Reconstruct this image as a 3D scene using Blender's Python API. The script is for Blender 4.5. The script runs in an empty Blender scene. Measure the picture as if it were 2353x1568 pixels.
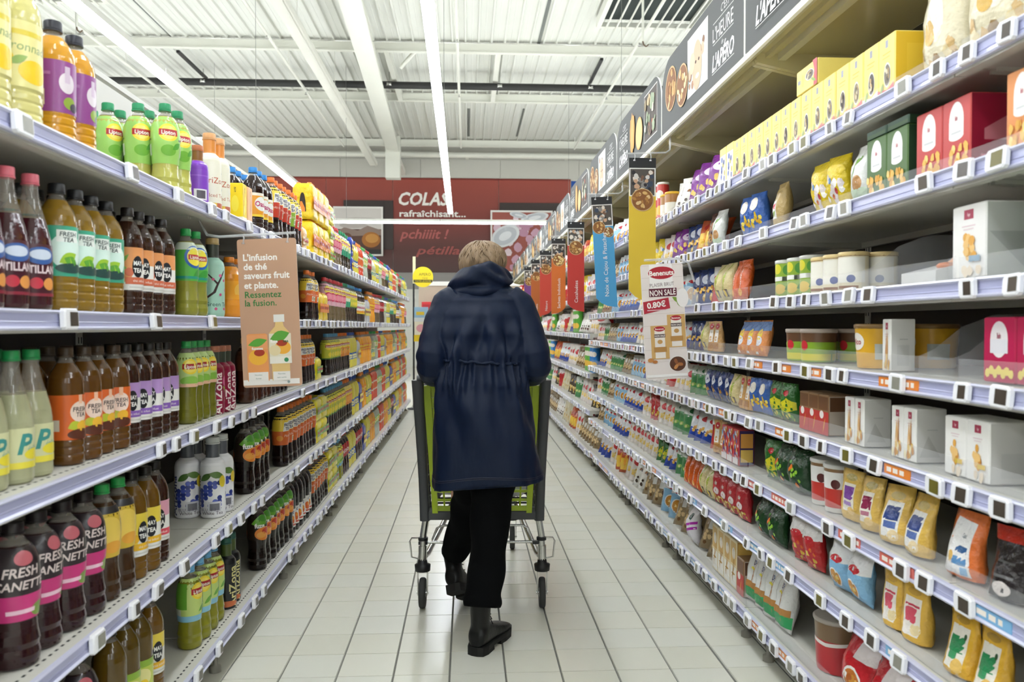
import bpy, bmesh, math, random
from mathutils import Vector, Matrix, noise

random.seed(7)
SC = bpy.context.scene
COL = SC.collection
PI = math.pi

# ---------------------------------------------------------------- camera
F_PX, CX, CY = 1850.0, 1176.5, 784.0
CAM_H = 1.26
YAW = math.atan((CX - 1074) / F_PX)
PITCH = math.atan((CY - 750) / F_PX)
cam_data = bpy.data.cameras.new('camera')
cam_data.sensor_width = 36.0
cam_data.lens = 36.0 * F_PX / 2353.0
cam_data.clip_start = 0.05
cam_data.clip_end = 200
cam_data.dof.use_dof = True
cam_data.dof.focus_distance = 3.9
cam_data.dof.aperture_fstop = 4.5
CAM = bpy.data.objects.new('camera', cam_data)
COL.objects.link(CAM)
CAM.location = (0, 0, CAM_H)
CAM.rotation_euler = (PI / 2 - PITCH, 0, -YAW)
SC.camera = CAM
CAM_R = CAM.rotation_euler.to_matrix()

# ---------------------------------------------------------------- world and exposure
W = bpy.data.worlds.new('store_air')
SC.world = W
W.use_nodes = True
W.node_tree.nodes['Background'].inputs[0].default_value = (0.9, 0.95, 1.0, 1)
W.node_tree.nodes['Background'].inputs[1].default_value = 0.05
SC.view_settings.view_transform = 'Standard'
SC.view_settings.look = 'None'
SC.view_settings.gamma = 1.0
SC.view_settings.use_curve_mapping = False
SC.view_settings.exposure = 0.0
LED_POWER = 34.0          # emission strength of every LED line
LED_Z = 3.48


def ray(px, py):
    return CAM_R @ Vector(((px - CX) / F_PX, -(py - CY) / F_PX, -1.0))


def P(px, py, d):
    """World point seen at a photo pixel at a given distance along the aisle."""
    r = ray(px, py)
    return Vector((0, 0, CAM_H)) + r * (d / r.y)


def YX(px, X):
    """How far down the aisle a photo column meets the plane at X."""
    r = ray(px, 750)
    return r.y * (X / r.x)


# ---------------------------------------------------------------- materials
def lin(c):
    c = c / 255.0
    return c / 12.92 if c <= 0.04045 else ((c + 0.055) / 1.055) ** 2.4


def hexc(h):
    h = h.lstrip('#')
    return (lin(int(h[0:2], 16)), lin(int(h[2:4], 16)), lin(int(h[4:6], 16)), 1.0)


MATS = {}


def M(name, col, rough=0.5, metal=0.0, spec=0.5, coat=0.0, trans=0.0, ior=1.45, alpha=1.0, emit=0.0,
      vary=0.0, vscale=8.0, bump=0.0, bscale=40.0, sheen=0.0, stretch=None):
    if name in MATS:
        return MATS[name]
    m = bpy.data.materials.new(name)
    m.use_nodes = True
    nt = m.node_tree
    b = nt.nodes['Principled BSDF']
    c = hexc(col)
    b.inputs['Base Color'].default_value = c
    b.inputs['Roughness'].default_value = rough
    b.inputs['Metallic'].default_value = metal
    b.inputs['Specular IOR Level'].default_value = spec
    b.inputs['Coat Weight'].default_value = coat
    b.inputs['Coat Roughness'].default_value = 0.08
    b.inputs['Transmission Weight'].default_value = trans
    b.inputs['IOR'].default_value = ior
    b.inputs['Alpha'].default_value = alpha
    b.inputs['Sheen Weight'].default_value = sheen
    if emit:
        b.inputs['Emission Color'].default_value = c
        b.inputs['Emission Strength'].default_value = emit
    if vary or bump:
        tc = nt.nodes.new('ShaderNodeTexCoord')
        mp = nt.nodes.new('ShaderNodeMapping')
        if stretch:
            mp.inputs['Scale'].default_value = stretch
        nt.links.new(tc.outputs['Object'], mp.inputs['Vector'])
    if vary:
        n = nt.nodes.new('ShaderNodeTexNoise')
        n.inputs['Scale'].default_value = vscale
        n.inputs['Detail'].default_value = 4
        nt.links.new(mp.outputs['Vector'], n.inputs['Vector'])
        mx = nt.nodes.new('ShaderNodeMix')
        mx.data_type = 'RGBA'
        mx.inputs['A'].default_value = tuple(min(1, x * (1 + vary)) for x in c[:3]) + (1,)
        mx.inputs['B'].default_value = tuple(x * (1 - vary) for x in c[:3]) + (1,)
        nt.links.new(n.outputs['Fac'], mx.inputs['Factor'])
        nt.links.new(mx.outputs['Result'], b.inputs['Base Color'])
    if bump:
        n2 = nt.nodes.new('ShaderNodeTexNoise')
        n2.inputs['Scale'].default_value = bscale
        n2.inputs['Detail'].default_value = 3
        nt.links.new(mp.outputs['Vector'], n2.inputs['Vector'])
        bp = nt.nodes.new('ShaderNodeBump')
        bp.inputs['Strength'].default_value = bump
        bp.inputs['Distance'].default_value = 0.01
        nt.links.new(n2.outputs['Fac'], bp.inputs['Height'])
        nt.links.new(bp.outputs['Normal'], b.inputs['Normal'])
    MATS[name] = m
    return m


def PC(col, kind='print'):
    """Printed ink: paper label, carton or crinkled foil."""
    nm = kind + '_' + col.lstrip('#')
    if kind == 'foil':
        return M(nm, col, rough=0.24, spec=0.55, bump=0.8, bscale=30, vary=0.12, vscale=20)
    if kind == 'carton':
        return M(nm, col, rough=0.42, vary=0.04, vscale=14)
    if kind == 'flat':
        return M(nm, col, rough=0.6, vary=0.03, vscale=6)
    return M(nm, col, rough=0.3, coat=0.2, vary=0.04, vscale=25)


def clear_plastic(name, tint='#ffffff', a=0.12, rough=0.08):
    """Thin clear plastic: mostly see-through with a glossy skin."""
    if name in MATS:
        return MATS[name]
    m = bpy.data.materials.new(name)
    m.use_nodes = True
    nt = m.node_tree
    b = nt.nodes['Principled BSDF']
    b.inputs['Base Color'].default_value = hexc(tint)
    b.inputs['Roughness'].default_value = rough
    tr = nt.nodes.new('ShaderNodeBsdfTransparent')
    mx = nt.nodes.new('ShaderNodeMixShader')
    mx.inputs[0].default_value = a
    b.inputs['Specular IOR Level'].default_value = 1.0
    b.inputs['Coat Weight'].default_value = 1.0
    nt.links.new(tr.outputs[0], mx.inputs[1])
    nt.links.new(b.outputs[0], mx.inputs[2])
    nt.links.new(mx.outputs[0], nt.nodes['Material Output'].inputs[0])
    MATS[name] = m
    return m


WHITE_METAL = M('white_painted_metal', '#dcdcd4', rough=0.45, vary=0.03, vscale=3)
SHELF_METAL = M('shelf_enamel', '#c9c7bd', rough=0.4, vary=0.03, vscale=4)
DARK_SLOT = M('slot_shadow', '#2a2a28', rough=0.8, vary=0.05)
RAIL = M('lavender_price_rail', '#aeb0d2', rough=0.32, coat=0.3, vary=0.05, vscale=3, stretch=(1, 0.2, 30))
RAIL_LIP = M('rail_lip', '#c9cadf', rough=0.3, coat=0.3, vary=0.03)
TAG_FRAME = M('tag_white_plastic', '#eeeef2', rough=0.35, vary=0.02)
TAG_SCREEN = M('tag_dark_screen', '#4a423a', rough=0.25, vary=0.1, vscale=90)
TAG_SCREEN2 = M('tag_grey_screen', '#8c8a80', rough=0.25, vary=0.1, vscale=90)
CLEAR = clear_plastic('clear_acrylic', '#f2f4f6', 0.10)
CLEAR_PET = clear_plastic('clear_pet', '#b8b0a4', 0.30, 0.05)
CHROME = M('chrome_steel', '#c8c8c6', rough=0.22, metal=1.0, vary=0.05, vscale=30)
BLACK_PIPE = M('black_pipe', '#2b2b2b', rough=0.5, vary=0.1)
BACK_PANEL = M('back_panel_shade', '#2f2c28', rough=0.5, vary=0.04, vscale=3)  # dark shade of the shelf interior put into the panel colour


# ---------------------------------------------------------------- mesh builder
class MB:
    def __init__(self):
        self.v, self.f, self.mi, self.sm, self.mats = [], [], [], [], []

    def m(self, mat):
        if mat not in self.mats:
            self.mats.append(mat)
        return self.mats.index(mat)

    def add(self, verts, faces, mat, smooth=False):
        o = len(self.v)
        self.v.extend([tuple(x) for x in verts])
        k = self.m(mat)
        for f in faces:
            self.f.append([i + o for i in f])
            self.mi.append(k)
            self.sm.append(smooth)
        return self

    def box(self, a, b, mat, T=None):
        x0, y0, z0 = a
        x1, y1, z1 = b
        vs = [Vector(p) for p in ((x0, y0, z0), (x1, y0, z0), (x1, y1, z0), (x0, y1, z0),
                                  (x0, y0, z1), (x1, y0, z1), (x1, y1, z1), (x0, y1, z1))]
        if T is not None:
            vs = [T @ p for p in vs]
        return self.add(vs, [(0, 3, 2, 1), (4, 5, 6, 7), (0, 1, 5, 4), (1, 2, 6, 5), (2, 3, 7, 6), (3, 0, 4, 7)], mat)

    def bbox(self, a, b, mat, bev=0.004):
        """box with chamfered vertical and top edges"""
        x0, y0, z0 = a
        x1, y1, z1 = b
        e = bev
        def ring(i, z):
            return [(x0 + i + e, y0 + i, z), (x1 - i - e, y0 + i, z), (x1 - i, y0 + i + e, z), (x1 - i, y1 - i - e, z),
                    (x1 - i - e, y1 - i, z), (x0 + i + e, y1 - i, z), (x0 + i, y1 - i - e, z), (x0 + i, y0 + i + e, z)]
        R = [ring(e, z0), ring(0, z0 + e), ring(0, z1 - e), ring(e, z1)]
        return self.loft(R, mat)

    def loft(self, rings, mat, smooth=False, cap0=True, cap1=True, closed=True):
        n = len(rings[0])
        vs = [p for r in rings for p in r]
        fs = []
        for k in range(len(rings) - 1):
            for i in range(n if closed else n - 1):
                j = (i + 1) % n
                fs.append((k * n + i, k * n + j, (k + 1) * n + j, (k + 1) * n + i))
        self.add(vs, fs, mat, smooth)
        if cap0:
            self.add(rings[0], [tuple(reversed(range(n)))], mat)
        if cap1:
            self.add(rings[-1], [tuple(range(n))], mat)
        return self

    def lathe(self, prof, mat, seg=16, smooth=True, c=(0, 0, 0), cap0=True, cap1=True, mats=None):
        cx, cy, cz = c
        rings = [[(cx + r * math.cos(2 * PI * i / seg), cy + r * math.sin(2 * PI * i / seg), cz + z) for i in range(seg)]
                 for r, z in prof]
        if mats is None:
            return self.loft(rings, mat, smooth, cap0, cap1)
        for k in range(len(rings) - 1):
            self.loft(rings[k:k + 2], mats[k], smooth, cap0 and k == 0, cap1 and k == len(rings) - 2)
        return self

    def tube(self, pts, r, mat, seg=8, smooth=True, close=False):
        pts = [Vector(p) for p in pts]
        n = len(pts)
        rs = r if isinstance(r, (list, tuple)) else [r] * n
        rings = []
        up = None
        for i in range(n):
            a = pts[max(0, i - 1)]
            b = pts[min(n - 1, i + 1)]
            t = (b - a).normalized()
            if up is None:
                up = Vector((0, 0, 1)) if abs(t.z) < 0.9 else Vector((1, 0, 0))
            x = t.cross(up).normalized()
            up = x.cross(t).normalized()
            # x, up, t
            rings.append([pts[i] + (x * math.cos(2 * PI * k / seg) + up * math.sin(2 * PI * k / seg)) * rs[i] for k in range(seg)])
        rings = [list(reversed(q)) for q in rings]
        return self.loft(rings, mat, smooth)

    def merge(self, me, T):
        """append an existing mesh datablock under a transform"""
        o = len(self.v)
        self.v.extend([tuple(T @ x.co) for x in me.vertices])
        idx = [self.m(x) for x in me.materials]
        for p in me.polygons:
            self.f.append([i + o for i in p.vertices])
            self.mi.append(idx[p.material_index])
            self.sm.append(p.use_smooth)
        return self

    def mesh(self, name):
        me = bpy.data.meshes.new(name)
        me.from_pydata(self.v, [], self.f)
        for x in self.mats:
            me.materials.append(x)
        me.polygons.foreach_set('material_index', self.mi)
        me.polygons.foreach_set('use_smooth', self.sm)
        me.update()
        return me

    def build(self, name, parent=None, loc=None, rot=None):
        return link(name, self.mesh(name), parent, loc, rot)


def link(name, me, parent=None, loc=None, rot=None):
    o = bpy.data.objects.new(name, me)
    COL.objects.link(o)
    if parent is not None:
        o.parent = parent
    if loc is not None:
        o.location = loc
    if rot is not None:
        o.rotation_euler = rot
    return o


def thing(name, label, cat, loc=(0, 0, 0), rz=0.0, group=None):
    o = link(name, None, None, loc, (0, 0, rz))
    return tag(o, label, cat, group)


def tag(o, label, cat, group=None, kind=None):
    if label:
        o['label'] = label
    if cat:
        o['category'] = cat
    if group:
        o['group'] = group
    if kind:
        o['kind'] = kind
    return o


def struct(o):
    o['kind'] = 'structure'
    return o


# ---------------------------------------------------------------- flat print turned into geometry
TXT = {}


def text_geo(body, bold=0.0, shear=0.0):
    key = (body, bold, shear)
    if key not in TXT:
        c = bpy.data.curves.new('lettering', 'FONT')
        c.body = body
        c.resolution_u = 2
        c.offset = bold
        c.shear = shear
        c.align_x = 'CENTER'
        o = bpy.data.objects.new('lettering', c)
        me = bpy.data.meshes.new_from_object(o)
        vs = [(v.co.x, v.co.y) for v in me.vertices]
        fs = [tuple(p.vertices) for p in me.polygons]
        bpy.data.objects.remove(o)
        bpy.data.curves.remove(c)
        bpy.data.meshes.remove(me)
        TXT[key] = (vs, fs)
    return TXT[key]


def R_(u0, v0, u1, v1, col):
    return ('poly', [(u0, v0), (u1, v0), (u1, v1), (u0, v1)], col)


def E_(u, v, ru, rv, col, n=20, rot=0.0):
    c, s = math.cos(rot), math.sin(rot)
    return ('poly', [(u + ru * math.cos(2 * PI * i / n) * c - rv * math.sin(2 * PI * i / n) * s,
                      v + ru * math.cos(2 * PI * i / n) * s + rv * math.sin(2 * PI * i / n) * c) for i in range(n)], col)


def G_(pts, col):
    return ('poly', pts, col)


def T_(body, u, v, h, col, bold=0.0, shear=0.0, rot=0.0, wmax=None):
    """text centred at (u, v) with letter height h"""
    return ('text', body, u, v, h, col, bold, shear, rot, wmax)


def leaf(u, v, l, w, rot, col):
    pts = []
    for i in range(7):
        t = i / 6
        pts.append((l * (t - .5), w * math.sin(PI * t) * .5))
    for i in range(1, 6):
        t = 1 - i / 6
        pts.append((l * (t - .5), -w * math.sin(PI * t) * .5))
    c, s = math.cos(rot), math.sin(rot)
    return ('poly', [(u + x * c - y * s, v + x * s + y * c) for x, y in pts], col)


def blob(u, v, r, col, rnd, n=11, j=.3, ry=1.0):
    return ('poly', [(u + r * (1 - j * rnd.random()) * math.cos(2 * PI * i / n), v + ry * r * (1 - j * rnd.random()) * math.sin(2 * PI * i / n))
                     for i in range(n)], col)


def draw(mb, els, mapper, kind='print', cu=0, cv=0, layer=0.0004, sc=1.0, mirror=False):
    """lay flat print onto a surface; mapper(u, v, lift) gives the 3D point"""
    if cu or cv:
        bm = bmesh.new()
        mats = []
    for i, e in enumerate(els):
        lev = i
        if e[0] == 'lv':
            lev, e = e[1], e[2]
        lift = layer * (lev + 1) if len(els) < 40 or lev != i else layer * (1 + i * 30.0 / len(els))
        if e[0] == 'poly':
            vs = [(x * sc, y * sc) for x, y in e[1]]
            fs = [tuple(range(len(vs)))]
            col = e[2]
        else:
            _, body, u, v, h, col, bold, shear, rot, wmax = e
            tv, fs = text_geo(body, bold, shear)
            if not tv:
                continue
            k = h / 0.72
            if wmax:
                wd = (max(x for x, y in tv) - min(x for x, y in tv)) * k
                if wmax < 0 or wd > wmax:
                    kx = k * abs(wmax) / wd
                else:
                    kx = k
            else:
                kx = k
            c, s = math.cos(rot), math.sin(rot)
            vs = [((u + x * kx * c - (y - .36) * k * s) * sc, (v + x * kx * s + (y - .36) * k * c) * sc) for x, y in tv]
        mat = PC(col, kind) if isinstance(col, str) else col
        if cu or cv:
            if mat not in mats:
                mats.append(mat)
            bv = [bm.verts.new((x, y, lift)) for x, y in vs]
            for f in fs:
                try:
                    bf = bm.faces.new([bv[q] for q in f])
                    bf.material_index = mats.index(mat)
                except ValueError:
                    pass
        else:
            mb.add([mapper(x, y, lift) for x, y in vs], fs, mat)
    if cu or cv:
        for axis, step in ((0, cu), (1, cv)):
            if not step:
                continue
            lo = min(v.co[axis] for v in bm.verts)
            hi = max(v.co[axis] for v in bm.verts)
            k = math.floor(lo / step) + 1
            while k * step < hi - 1e-6:
                co = [0, 0, 0]
                no = [0, 0, 0]
                co[axis] = k * step
                no[axis] = 1
                bmesh.ops.bisect_plane(bm, geom=bm.verts[:] + bm.edges[:] + bm.faces[:], dist=1e-7, plane_co=co, plane_no=no)
                k += 1
        bm.verts.index_update()
        vs = [mapper(v.co.x, v.co.y, v.co.z) for v in bm.verts]
        for k, mat in enumerate(mats):
            fs = [[v.index for v in f.verts] for f in bm.faces if f.material_index == k]
            used = sorted({i for f in fs for i in f})
            rm = {i: n for n, i in enumerate(used)}
            mb.add([vs[i] for i in used], [[rm[i] for i in f] for f in fs], mat, True)
        bm.free()
    return mb

# ================================================================ THE SETTING
ROOM_X0, ROOM_X1, ROOM_Y0, ROOM_Y1, ROOM_Z = -13.5, 13.5, -8.0, 24.5, 6.70

# ---- floor: grout bed, single tiles near the lens, joined tiles beyond
GROUT = M('floor_grout', '#6f6f69', rough=0.8, vary=0.15, vscale=30)
TILE_M = [M('cream_floor_tile_%s' % n, c, rough=0.22, spec=0.5, vary=0.03, vscale=5, bump=0.03, bscale=9)
          for n, c in (('plain', '#dddccf'), ('warm', '#dad9cb'), ('cool', '#dcdcd1'))]
OUTER = M('floor_cream_outer', '#d3d2c6', rough=0.3, vary=0.05, vscale=4)
fl = MB()
fl.box((ROOM_X0, ROOM_Y0, -0.12), (ROOM_X1, ROOM_Y1, -0.006), GROUT)
FLOOR = struct(fl.build('floor'))
TX0, TS, TY0 = -0.0654, 0.2025, 2.7
TXW, TYW = 0.2025, 0.2


def tile_geo(mb, x0, y0, x1, y1, mat):
    b = 0.0015
    mb.add([(x0, y0, -.006), (x1, y0, -.006), (x1, y1, -.006), (x0, y1, -.006),
            (x0 + b, y0 + b, 0), (x1 - b, y0 + b, 0), (x1 - b, y1 - b, 0), (x0 + b, y1 - b, 0)],
           [(4, 5, 6, 7), (0, 1, 5, 4), (1, 2, 6, 5), (2, 3, 7, 6), (3, 0, 4, 7)], mat)


tile_meshes = []
for m_ in TILE_M:
    t = MB()
    tile_geo(t, 0.0026, 0.001, TXW - 0.0026, TYW - 0.001, m_)
    tile_meshes.append(t.mesh('tile'))
for i in range(-4, 6):
    for j in range(30):
        o = link('tile', random.choice(tile_meshes), FLOOR, (TX0 + i * TXW + (0.006 if i == 5 else 0), TY0 + j * TYW, 0))
far = MB()
for i in range(-4, 6):
    xo = 0.006 if i == 5 else 0
    for j in list(range(-14, 0)) + list(range(30, 105)):
        tile_geo(far, TX0 + i * TXW + xo + .0026, TY0 + j * TYW + .001, TX0 + (i + 1) * TXW + xo - .0026, TY0 + (j + 1) * TYW - .001, TILE_M[(i * 7 + j * 3) % 3])
o = far.build('tile_field', FLOOR)
o['kind'] = 'stuff'
ot = MB()
for a, b in ((ROOM_X0, TX0 - 4 * TXW - .002), (TX0 + 6 * TXW + .012, ROOM_X1)):
    ot.box((a, ROOM_Y0, -.006), (b, ROOM_Y1, 0), OUTER)
ot.box((TX0 - 4 * TXW - .002, ROOM_Y0, -.006), (TX0 + 6 * TXW + .012, TY0 - 14 * TYW, 0), OUTER)
ot.box((TX0 - 4 * TXW - .002, TY0 + 105 * TYW, -.006), (TX0 + 6 * TXW + .012, ROOM_Y1, 0), OUTER)
ot.build('under_shelf_floor', FLOOR)

# ---- ceiling: ribbed deck sheets on cross beams
DECK = M('white_roof_deck', '#dedfd8', rough=0.55, vary=0.04, vscale=1.2)
RIBD = M('deck_rib_shade', '#d6d7cf', rough=0.6, vary=0.04)  # darker deck white, shading of the rib slopes put into the colour
BEAM = M('cream_beam_paint', '#e2e2d8', rough=0.5, vary=0.04, vscale=2)
ce = MB()
ce.box((ROOM_X0, ROOM_Y0, ROOM_Z + 0.12), (ROOM_X1, ROOM_Y1, ROOM_Z + 0.2), DECK)
CEIL = struct(ce.build('ceiling'))
SHEET = 1.0
sh = MB()
prof = []
for k in range(4):
    x = k * .25
    prof += [(x, .045), (x + .085, .045), (x + .09, .04), (x + .105, .04), (x + .11, .045), (x + .195, .045), (x + .21, 0), (x + .235, 0)]
prof.append((1.0, .045))
for a, b in zip(prof[:-1], prof[1:]):
    up = abs(a[1] - b[1]) > .02
    sh.add([(a[0], ROOM_Y0, a[1]), (b[0], ROOM_Y0, b[1]), (b[0], ROOM_Y1, b[1]), (a[0], ROOM_Y1, a[1])], [(0, 3, 2, 1)], RIBD if up else DECK)
sh_me = sh.mesh('deck_sheet')
for k in range(27):
    link('deck_sheet', sh_me, CEIL, (ROOM_X0 + k * SHEET, 0, ROOM_Z))
# cross beams
bm_ = MB()
z1 = ROOM_Z - .002
for z0, zz, w in ((z1 - .19, z1 - .17, .10), (z1 - .17, z1 - .012, .03), (z1 - .012, z1, .10)):
    bm_.box((ROOM_X0, -w / 2, z0), (ROOM_X1, w / 2, zz), BEAM)
bm_me = bm_.mesh('cross_beam')
for y in (2.0, 5.4, 8.8, 12.2, 15.6, 19.0, 23.7):
    link('cross_beam', bm_me, CEIL, (0, y, 0))
# dark strips between some deck sheets
STRIP = M('deck_joint_dark', '#6f726f', rough=0.6, vary=0.1)
for px0, py0, px1, py1 in ((320, 0, 400, 98), (1262, 0, 1236, 110), (1078, 250, 1076, 313), (1203, 250, 1189, 313), (410, 255, 445, 310)):
    z = ROOM_Z + .038
    def on(px, py):
        r = ray(px, py)
        return Vector((0, 0, CAM_H)) + r * ((z - CAM_H) / r.z)
    a, b = on(px0, py0), on(px1, py1)
    x = (a.x + b.x) / 2
    s_ = MB()
    s_.box((x - .03, a.y, z - .01), (x + .03, b.y, z + .004), STRIP)
    s_.build('deck_joint', CEIL)
# main rafter, cable tray, pipes along the aisle
rf = MB()
pa, pb = Vector((-1.60, 8.0, 6.30)), Vector((-2.05, 22.6, 6.30))
d = (pb - pa)
for w, z0, z1_ in ((.14, 6.12, 6.14), (.04, 6.14, 6.48), (.34, 6.06, 6.12), (.2, 6.48, 6.5)):
    rf.add([(pa.x - w / 2, pa.y, z0), (pa.x + w / 2, pa.y, z0), (pb.x + w / 2, pb.y, z0), (pb.x - w / 2, pb.y, z0),
            (pa.x - w / 2, pa.y, z1_), (pa.x + w / 2, pa.y, z1_), (pb.x + w / 2, pb.y, z1_), (pb.x - w / 2, pb.y, z1_)],
           [(0, 3, 2, 1), (4, 5, 6, 7), (0, 1, 5, 4), (1, 2, 6, 5), (2, 3, 7, 6), (3, 0, 4, 7)], BEAM)
rf.box((-2.25, 22.4, 5.35), (-1.85, 22.75, 6.5), BEAM)
rf.box((-2.25, 22.75, 5.80), (-1.85, ROOM_Y1 - .04, 5.95), BEAM)
rf.build('rafter', CEIL)
# trimmer frame between beams
tr_ = MB()
for x in (-1.55, .60):
    tr_.box((x - .05, 15.6, ROOM_Z - .19), (x + .05, 19.0, ROOM_Z - .03), BEAM)
tr_.tube([(-1.3, 15.9, 6.3), (-.95, 15.7, 6.62)], .04, BEAM, 6)
tr_.build('trimmer_frame', CEIL)
TRAY = M('cable_tray_white', '#d6d5cb', rough=0.5, vary=0.06, vscale=3)
ty = MB()
ty.box((-2.62, 6, 5.60), (-2.42, 22.0, 5.615), TRAY)
ty.box((-2.62, 6, 5.615), (-2.61, 22.0, 5.70), TRAY)
ty.box((-2.43, 6, 5.615), (-2.42, 22.0, 5.70), TRAY)
ty.tube([(-2.46, 6, 5.585), (-2.46, 22, 5.585)], .012, TRAY, 6)
for y in (9, 12.2, 15.6, 19):
    ty.tube([(-2.52, y, 5.7), (-2.52, y, 6.5)], .006, TRAY, 5)
tag(ty.build('cable_tray'), 'pale metal cable tray hung under the ribbed roof', 'cable tray')
for i, (x, lb) in enumerate(((-6.4, 'thin white sprinkler pipe farthest out over the drinks side'), (-3.38, 'thin white sprinkler pipe beside the cable tray'),
                             (-.17, 'thin white sprinkler pipe straight above the aisle middle'), (2.98, 'thin white sprinkler pipe above the snack canopy'))):
    q = MB()
    q.tube([(x, 4, 6.2), (x, 22.4, 6.2)], .028, BEAM, 8)
    for y in (8.8, 12.2, 15.6, 19.0, 22.3):
        q.tube([(x, y, 6.2), (x, y, 6.507)], .01, BEAM, 5)
    po = q.build('sprinkler_pipe')
    tag(po, lb, 'pipe', 'sprinkler pipes')
    for y in (10.5, 13.9, 17.2):
        h = MB()
        h.lathe([(.012, -.05), (.03, -.048), (.012, -.035), (.012, 0)], CHROME, 8)
        h.build('sprinkler_head', po, (x, y, 6.175))
bp = MB()
bp.tube([(-9.0, 17.4, 6.41), (8.0, 17.4, 6.41)], .075, BLACK_PIPE, 10)
bpo = tag(bp.build('black_pipe'), 'black pipe running straight across under the white roof', 'pipe')
for x in (-5.55, -1.93, -1.66, .70, 2.66):
    h = MB()
    h.tube([(x, 17.4, 6.33), (x, 17.4, 6.69)], .012, CHROME, 6)
    h.lathe([(.085, -.03), (.09, -.03), (.09, .03), (.085, .03)], CHROME, 10, c=(x, 17.4, 6.41))
    h.build('pipe_hanger', bpo)
for x, y0 in ((-5.55, 15.9), (2.66, 15.9)):
    h = MB()
    h.box((x - .03, y0, 6.52), (x + .03, 17.6, 6.57), BLACK_PIPE)
    h.build('strut_channel', bpo)
wp = MB()
wp.tube([(-9, 24.1, 6.36), (6.0, 24.1, 6.36)], .09, BEAM, 10)
for x in (-6, -3, 0, 3):
    wp.box((x - .05, 24.1, 6.3), (x + .05, ROOM_Y1 - .03, 6.34), BEAM)
tag(wp.build('white_duct_pipe'), 'fat white pipe along the top of the back wall', 'pipe')
# hooks on rods
for i, (px, py, d) in enumerate(((1477, 95, 12.5), (176, 62, 12.8))):
    p = P(px, py, d)
    h = MB()
    h.tube([(p.x, p.y, p.z), (p.x, p.y, 6.69)], .02, BEAM, 6)
    h.tube([(p.x, p.y, p.z), (p.x + .01, p.y, p.z - .05), (p.x + .05, p.y, p.z - .08), (p.x + .09, p.y, p.z - .05)], .012, M('rusty_hook', '#6b5a4a', rough=.7, vary=.2), 6)
    tag(h.build('ceiling_hook'), ('steel hook on a white rod near the roof grille above the snacks', 'steel hook on a white rod above the drinks side')[i], 'hook', 'ceiling hooks')
# roof grilles (smoke vents)
GR_DARK = M('vent_dark', '#39403f', rough=.8, vary=.3, vscale=2)
for i, (x0, x1, y0, y1, lb) in enumerate(((2.35, 3.95, 11.0, 14.2, 'white barred roof vent with dark opening above the snack side'),
                                          (-7.9, -5.9, 11.0, 13.6, 'white barred roof vent with dark opening above the drinks side'))):
    g = thing('roof_vent', lb, 'vent', (0, 0, 0))
    q = MB()
    q.box((x0, y0, ROOM_Z - .02), (x1, y1, ROOM_Z - .008), GR_DARK)
    q.build('opening', g)
    q = MB()
    for a, b in (((x0 - .08, y0, 6.52), (x0, y1, 6.69)), ((x1, y0, 6.52), (x1 + .08, y1, 6.69)), ((x0, y1 - .08, 6.52), (x1, y1, 6.6))):
        q.box(a, b, BEAM)
    q.build('frame', g)
    bar = MB()
    bar.tube([(0, y0, 6.5), (0, y1, 6.5)], .018, BEAM, 6)
    bme = bar.mesh('bar')
    n = 9
    for k in range(n):
        link('bar', bme, g, (x0 + (k + .5) * (x1 - x0) / n, 0, 0))
# thin steel wire lines across
for y, z in ((14.3, 6.25),):
    q = MB()
    q.tube([(-9, y, z), (9, y, z)], .006, CHROME, 4)
    tag(q.build('tension_wire'), 'thin steel wire stretched across below the roof deck', 'wire')

# ---- walls
WALLG = M('wall_grey_panel', '#c4c2ba', rough=0.6, vary=0.03, vscale=1)
WALLD = M('wall_store_white', '#cfcec6', rough=0.7, vary=0.03, vscale=1)
w_ = MB()
w_.box((ROOM_X0, ROOM_Y1, 0), (ROOM_X1, ROOM_Y1 + .2, ROOM_Z + .2), WALLD)
WB = struct(w_.build('wall_back'))
for nm, a, b in (('wall_left', (ROOM_X0 - .2, ROOM_Y0, 0), (ROOM_X0, ROOM_Y1, ROOM_Z + .2)), ('wall_right', (ROOM_X1, ROOM_Y0, 0), (ROOM_X1 + .2, ROOM_Y1, ROOM_Z + .2)),
                 ('wall_front', (ROOM_X0, ROOM_Y0 - .2, 0), (ROOM_X1, ROOM_Y0, ROOM_Z + .2))):
    q = MB()
    q.box(a, b, WALLD)
    struct(q.build(nm))


def mural_mat():
    m = bpy.data.materials.new('red_mural_print')
    m.use_nodes = True
    nt = m.node_tree
    b = nt.nodes['Principled BSDF']
    b.inputs['Roughness'].default_value = .55
    tc = nt.nodes.new('ShaderNodeTexCoord')
    sp = nt.nodes.new('ShaderNodeSeparateXYZ')
    nt.links.new(tc.outputs['Object'], sp.inputs[0])
    mr = nt.nodes.new('ShaderNodeMapRange')
    mr.inputs['From Min'].default_value = 2.6
    mr.inputs['From Max'].default_value = 5.7
    nt.links.new(sp.outputs['Z'], mr.inputs['Value'])
    cr = nt.nodes.new('ShaderNodeValToRGB')
    e = cr.color_ramp.elements
    e[0].position, e[0].color = 0.08, hexc('#4b3432')
    e[1].position, e[1].color = 1.0, hexc('#9c473b')
    x = e.new(.35)
    x.color = hexc('#5e3633')
    x = e.new(.62)
    x.color = hexc('#7f3831')
    nt.links.new(mr.outputs[0], cr.inputs[0])
    nt.links.new(cr.outputs[0], b.inputs['Base Color'])
    return m


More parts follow.
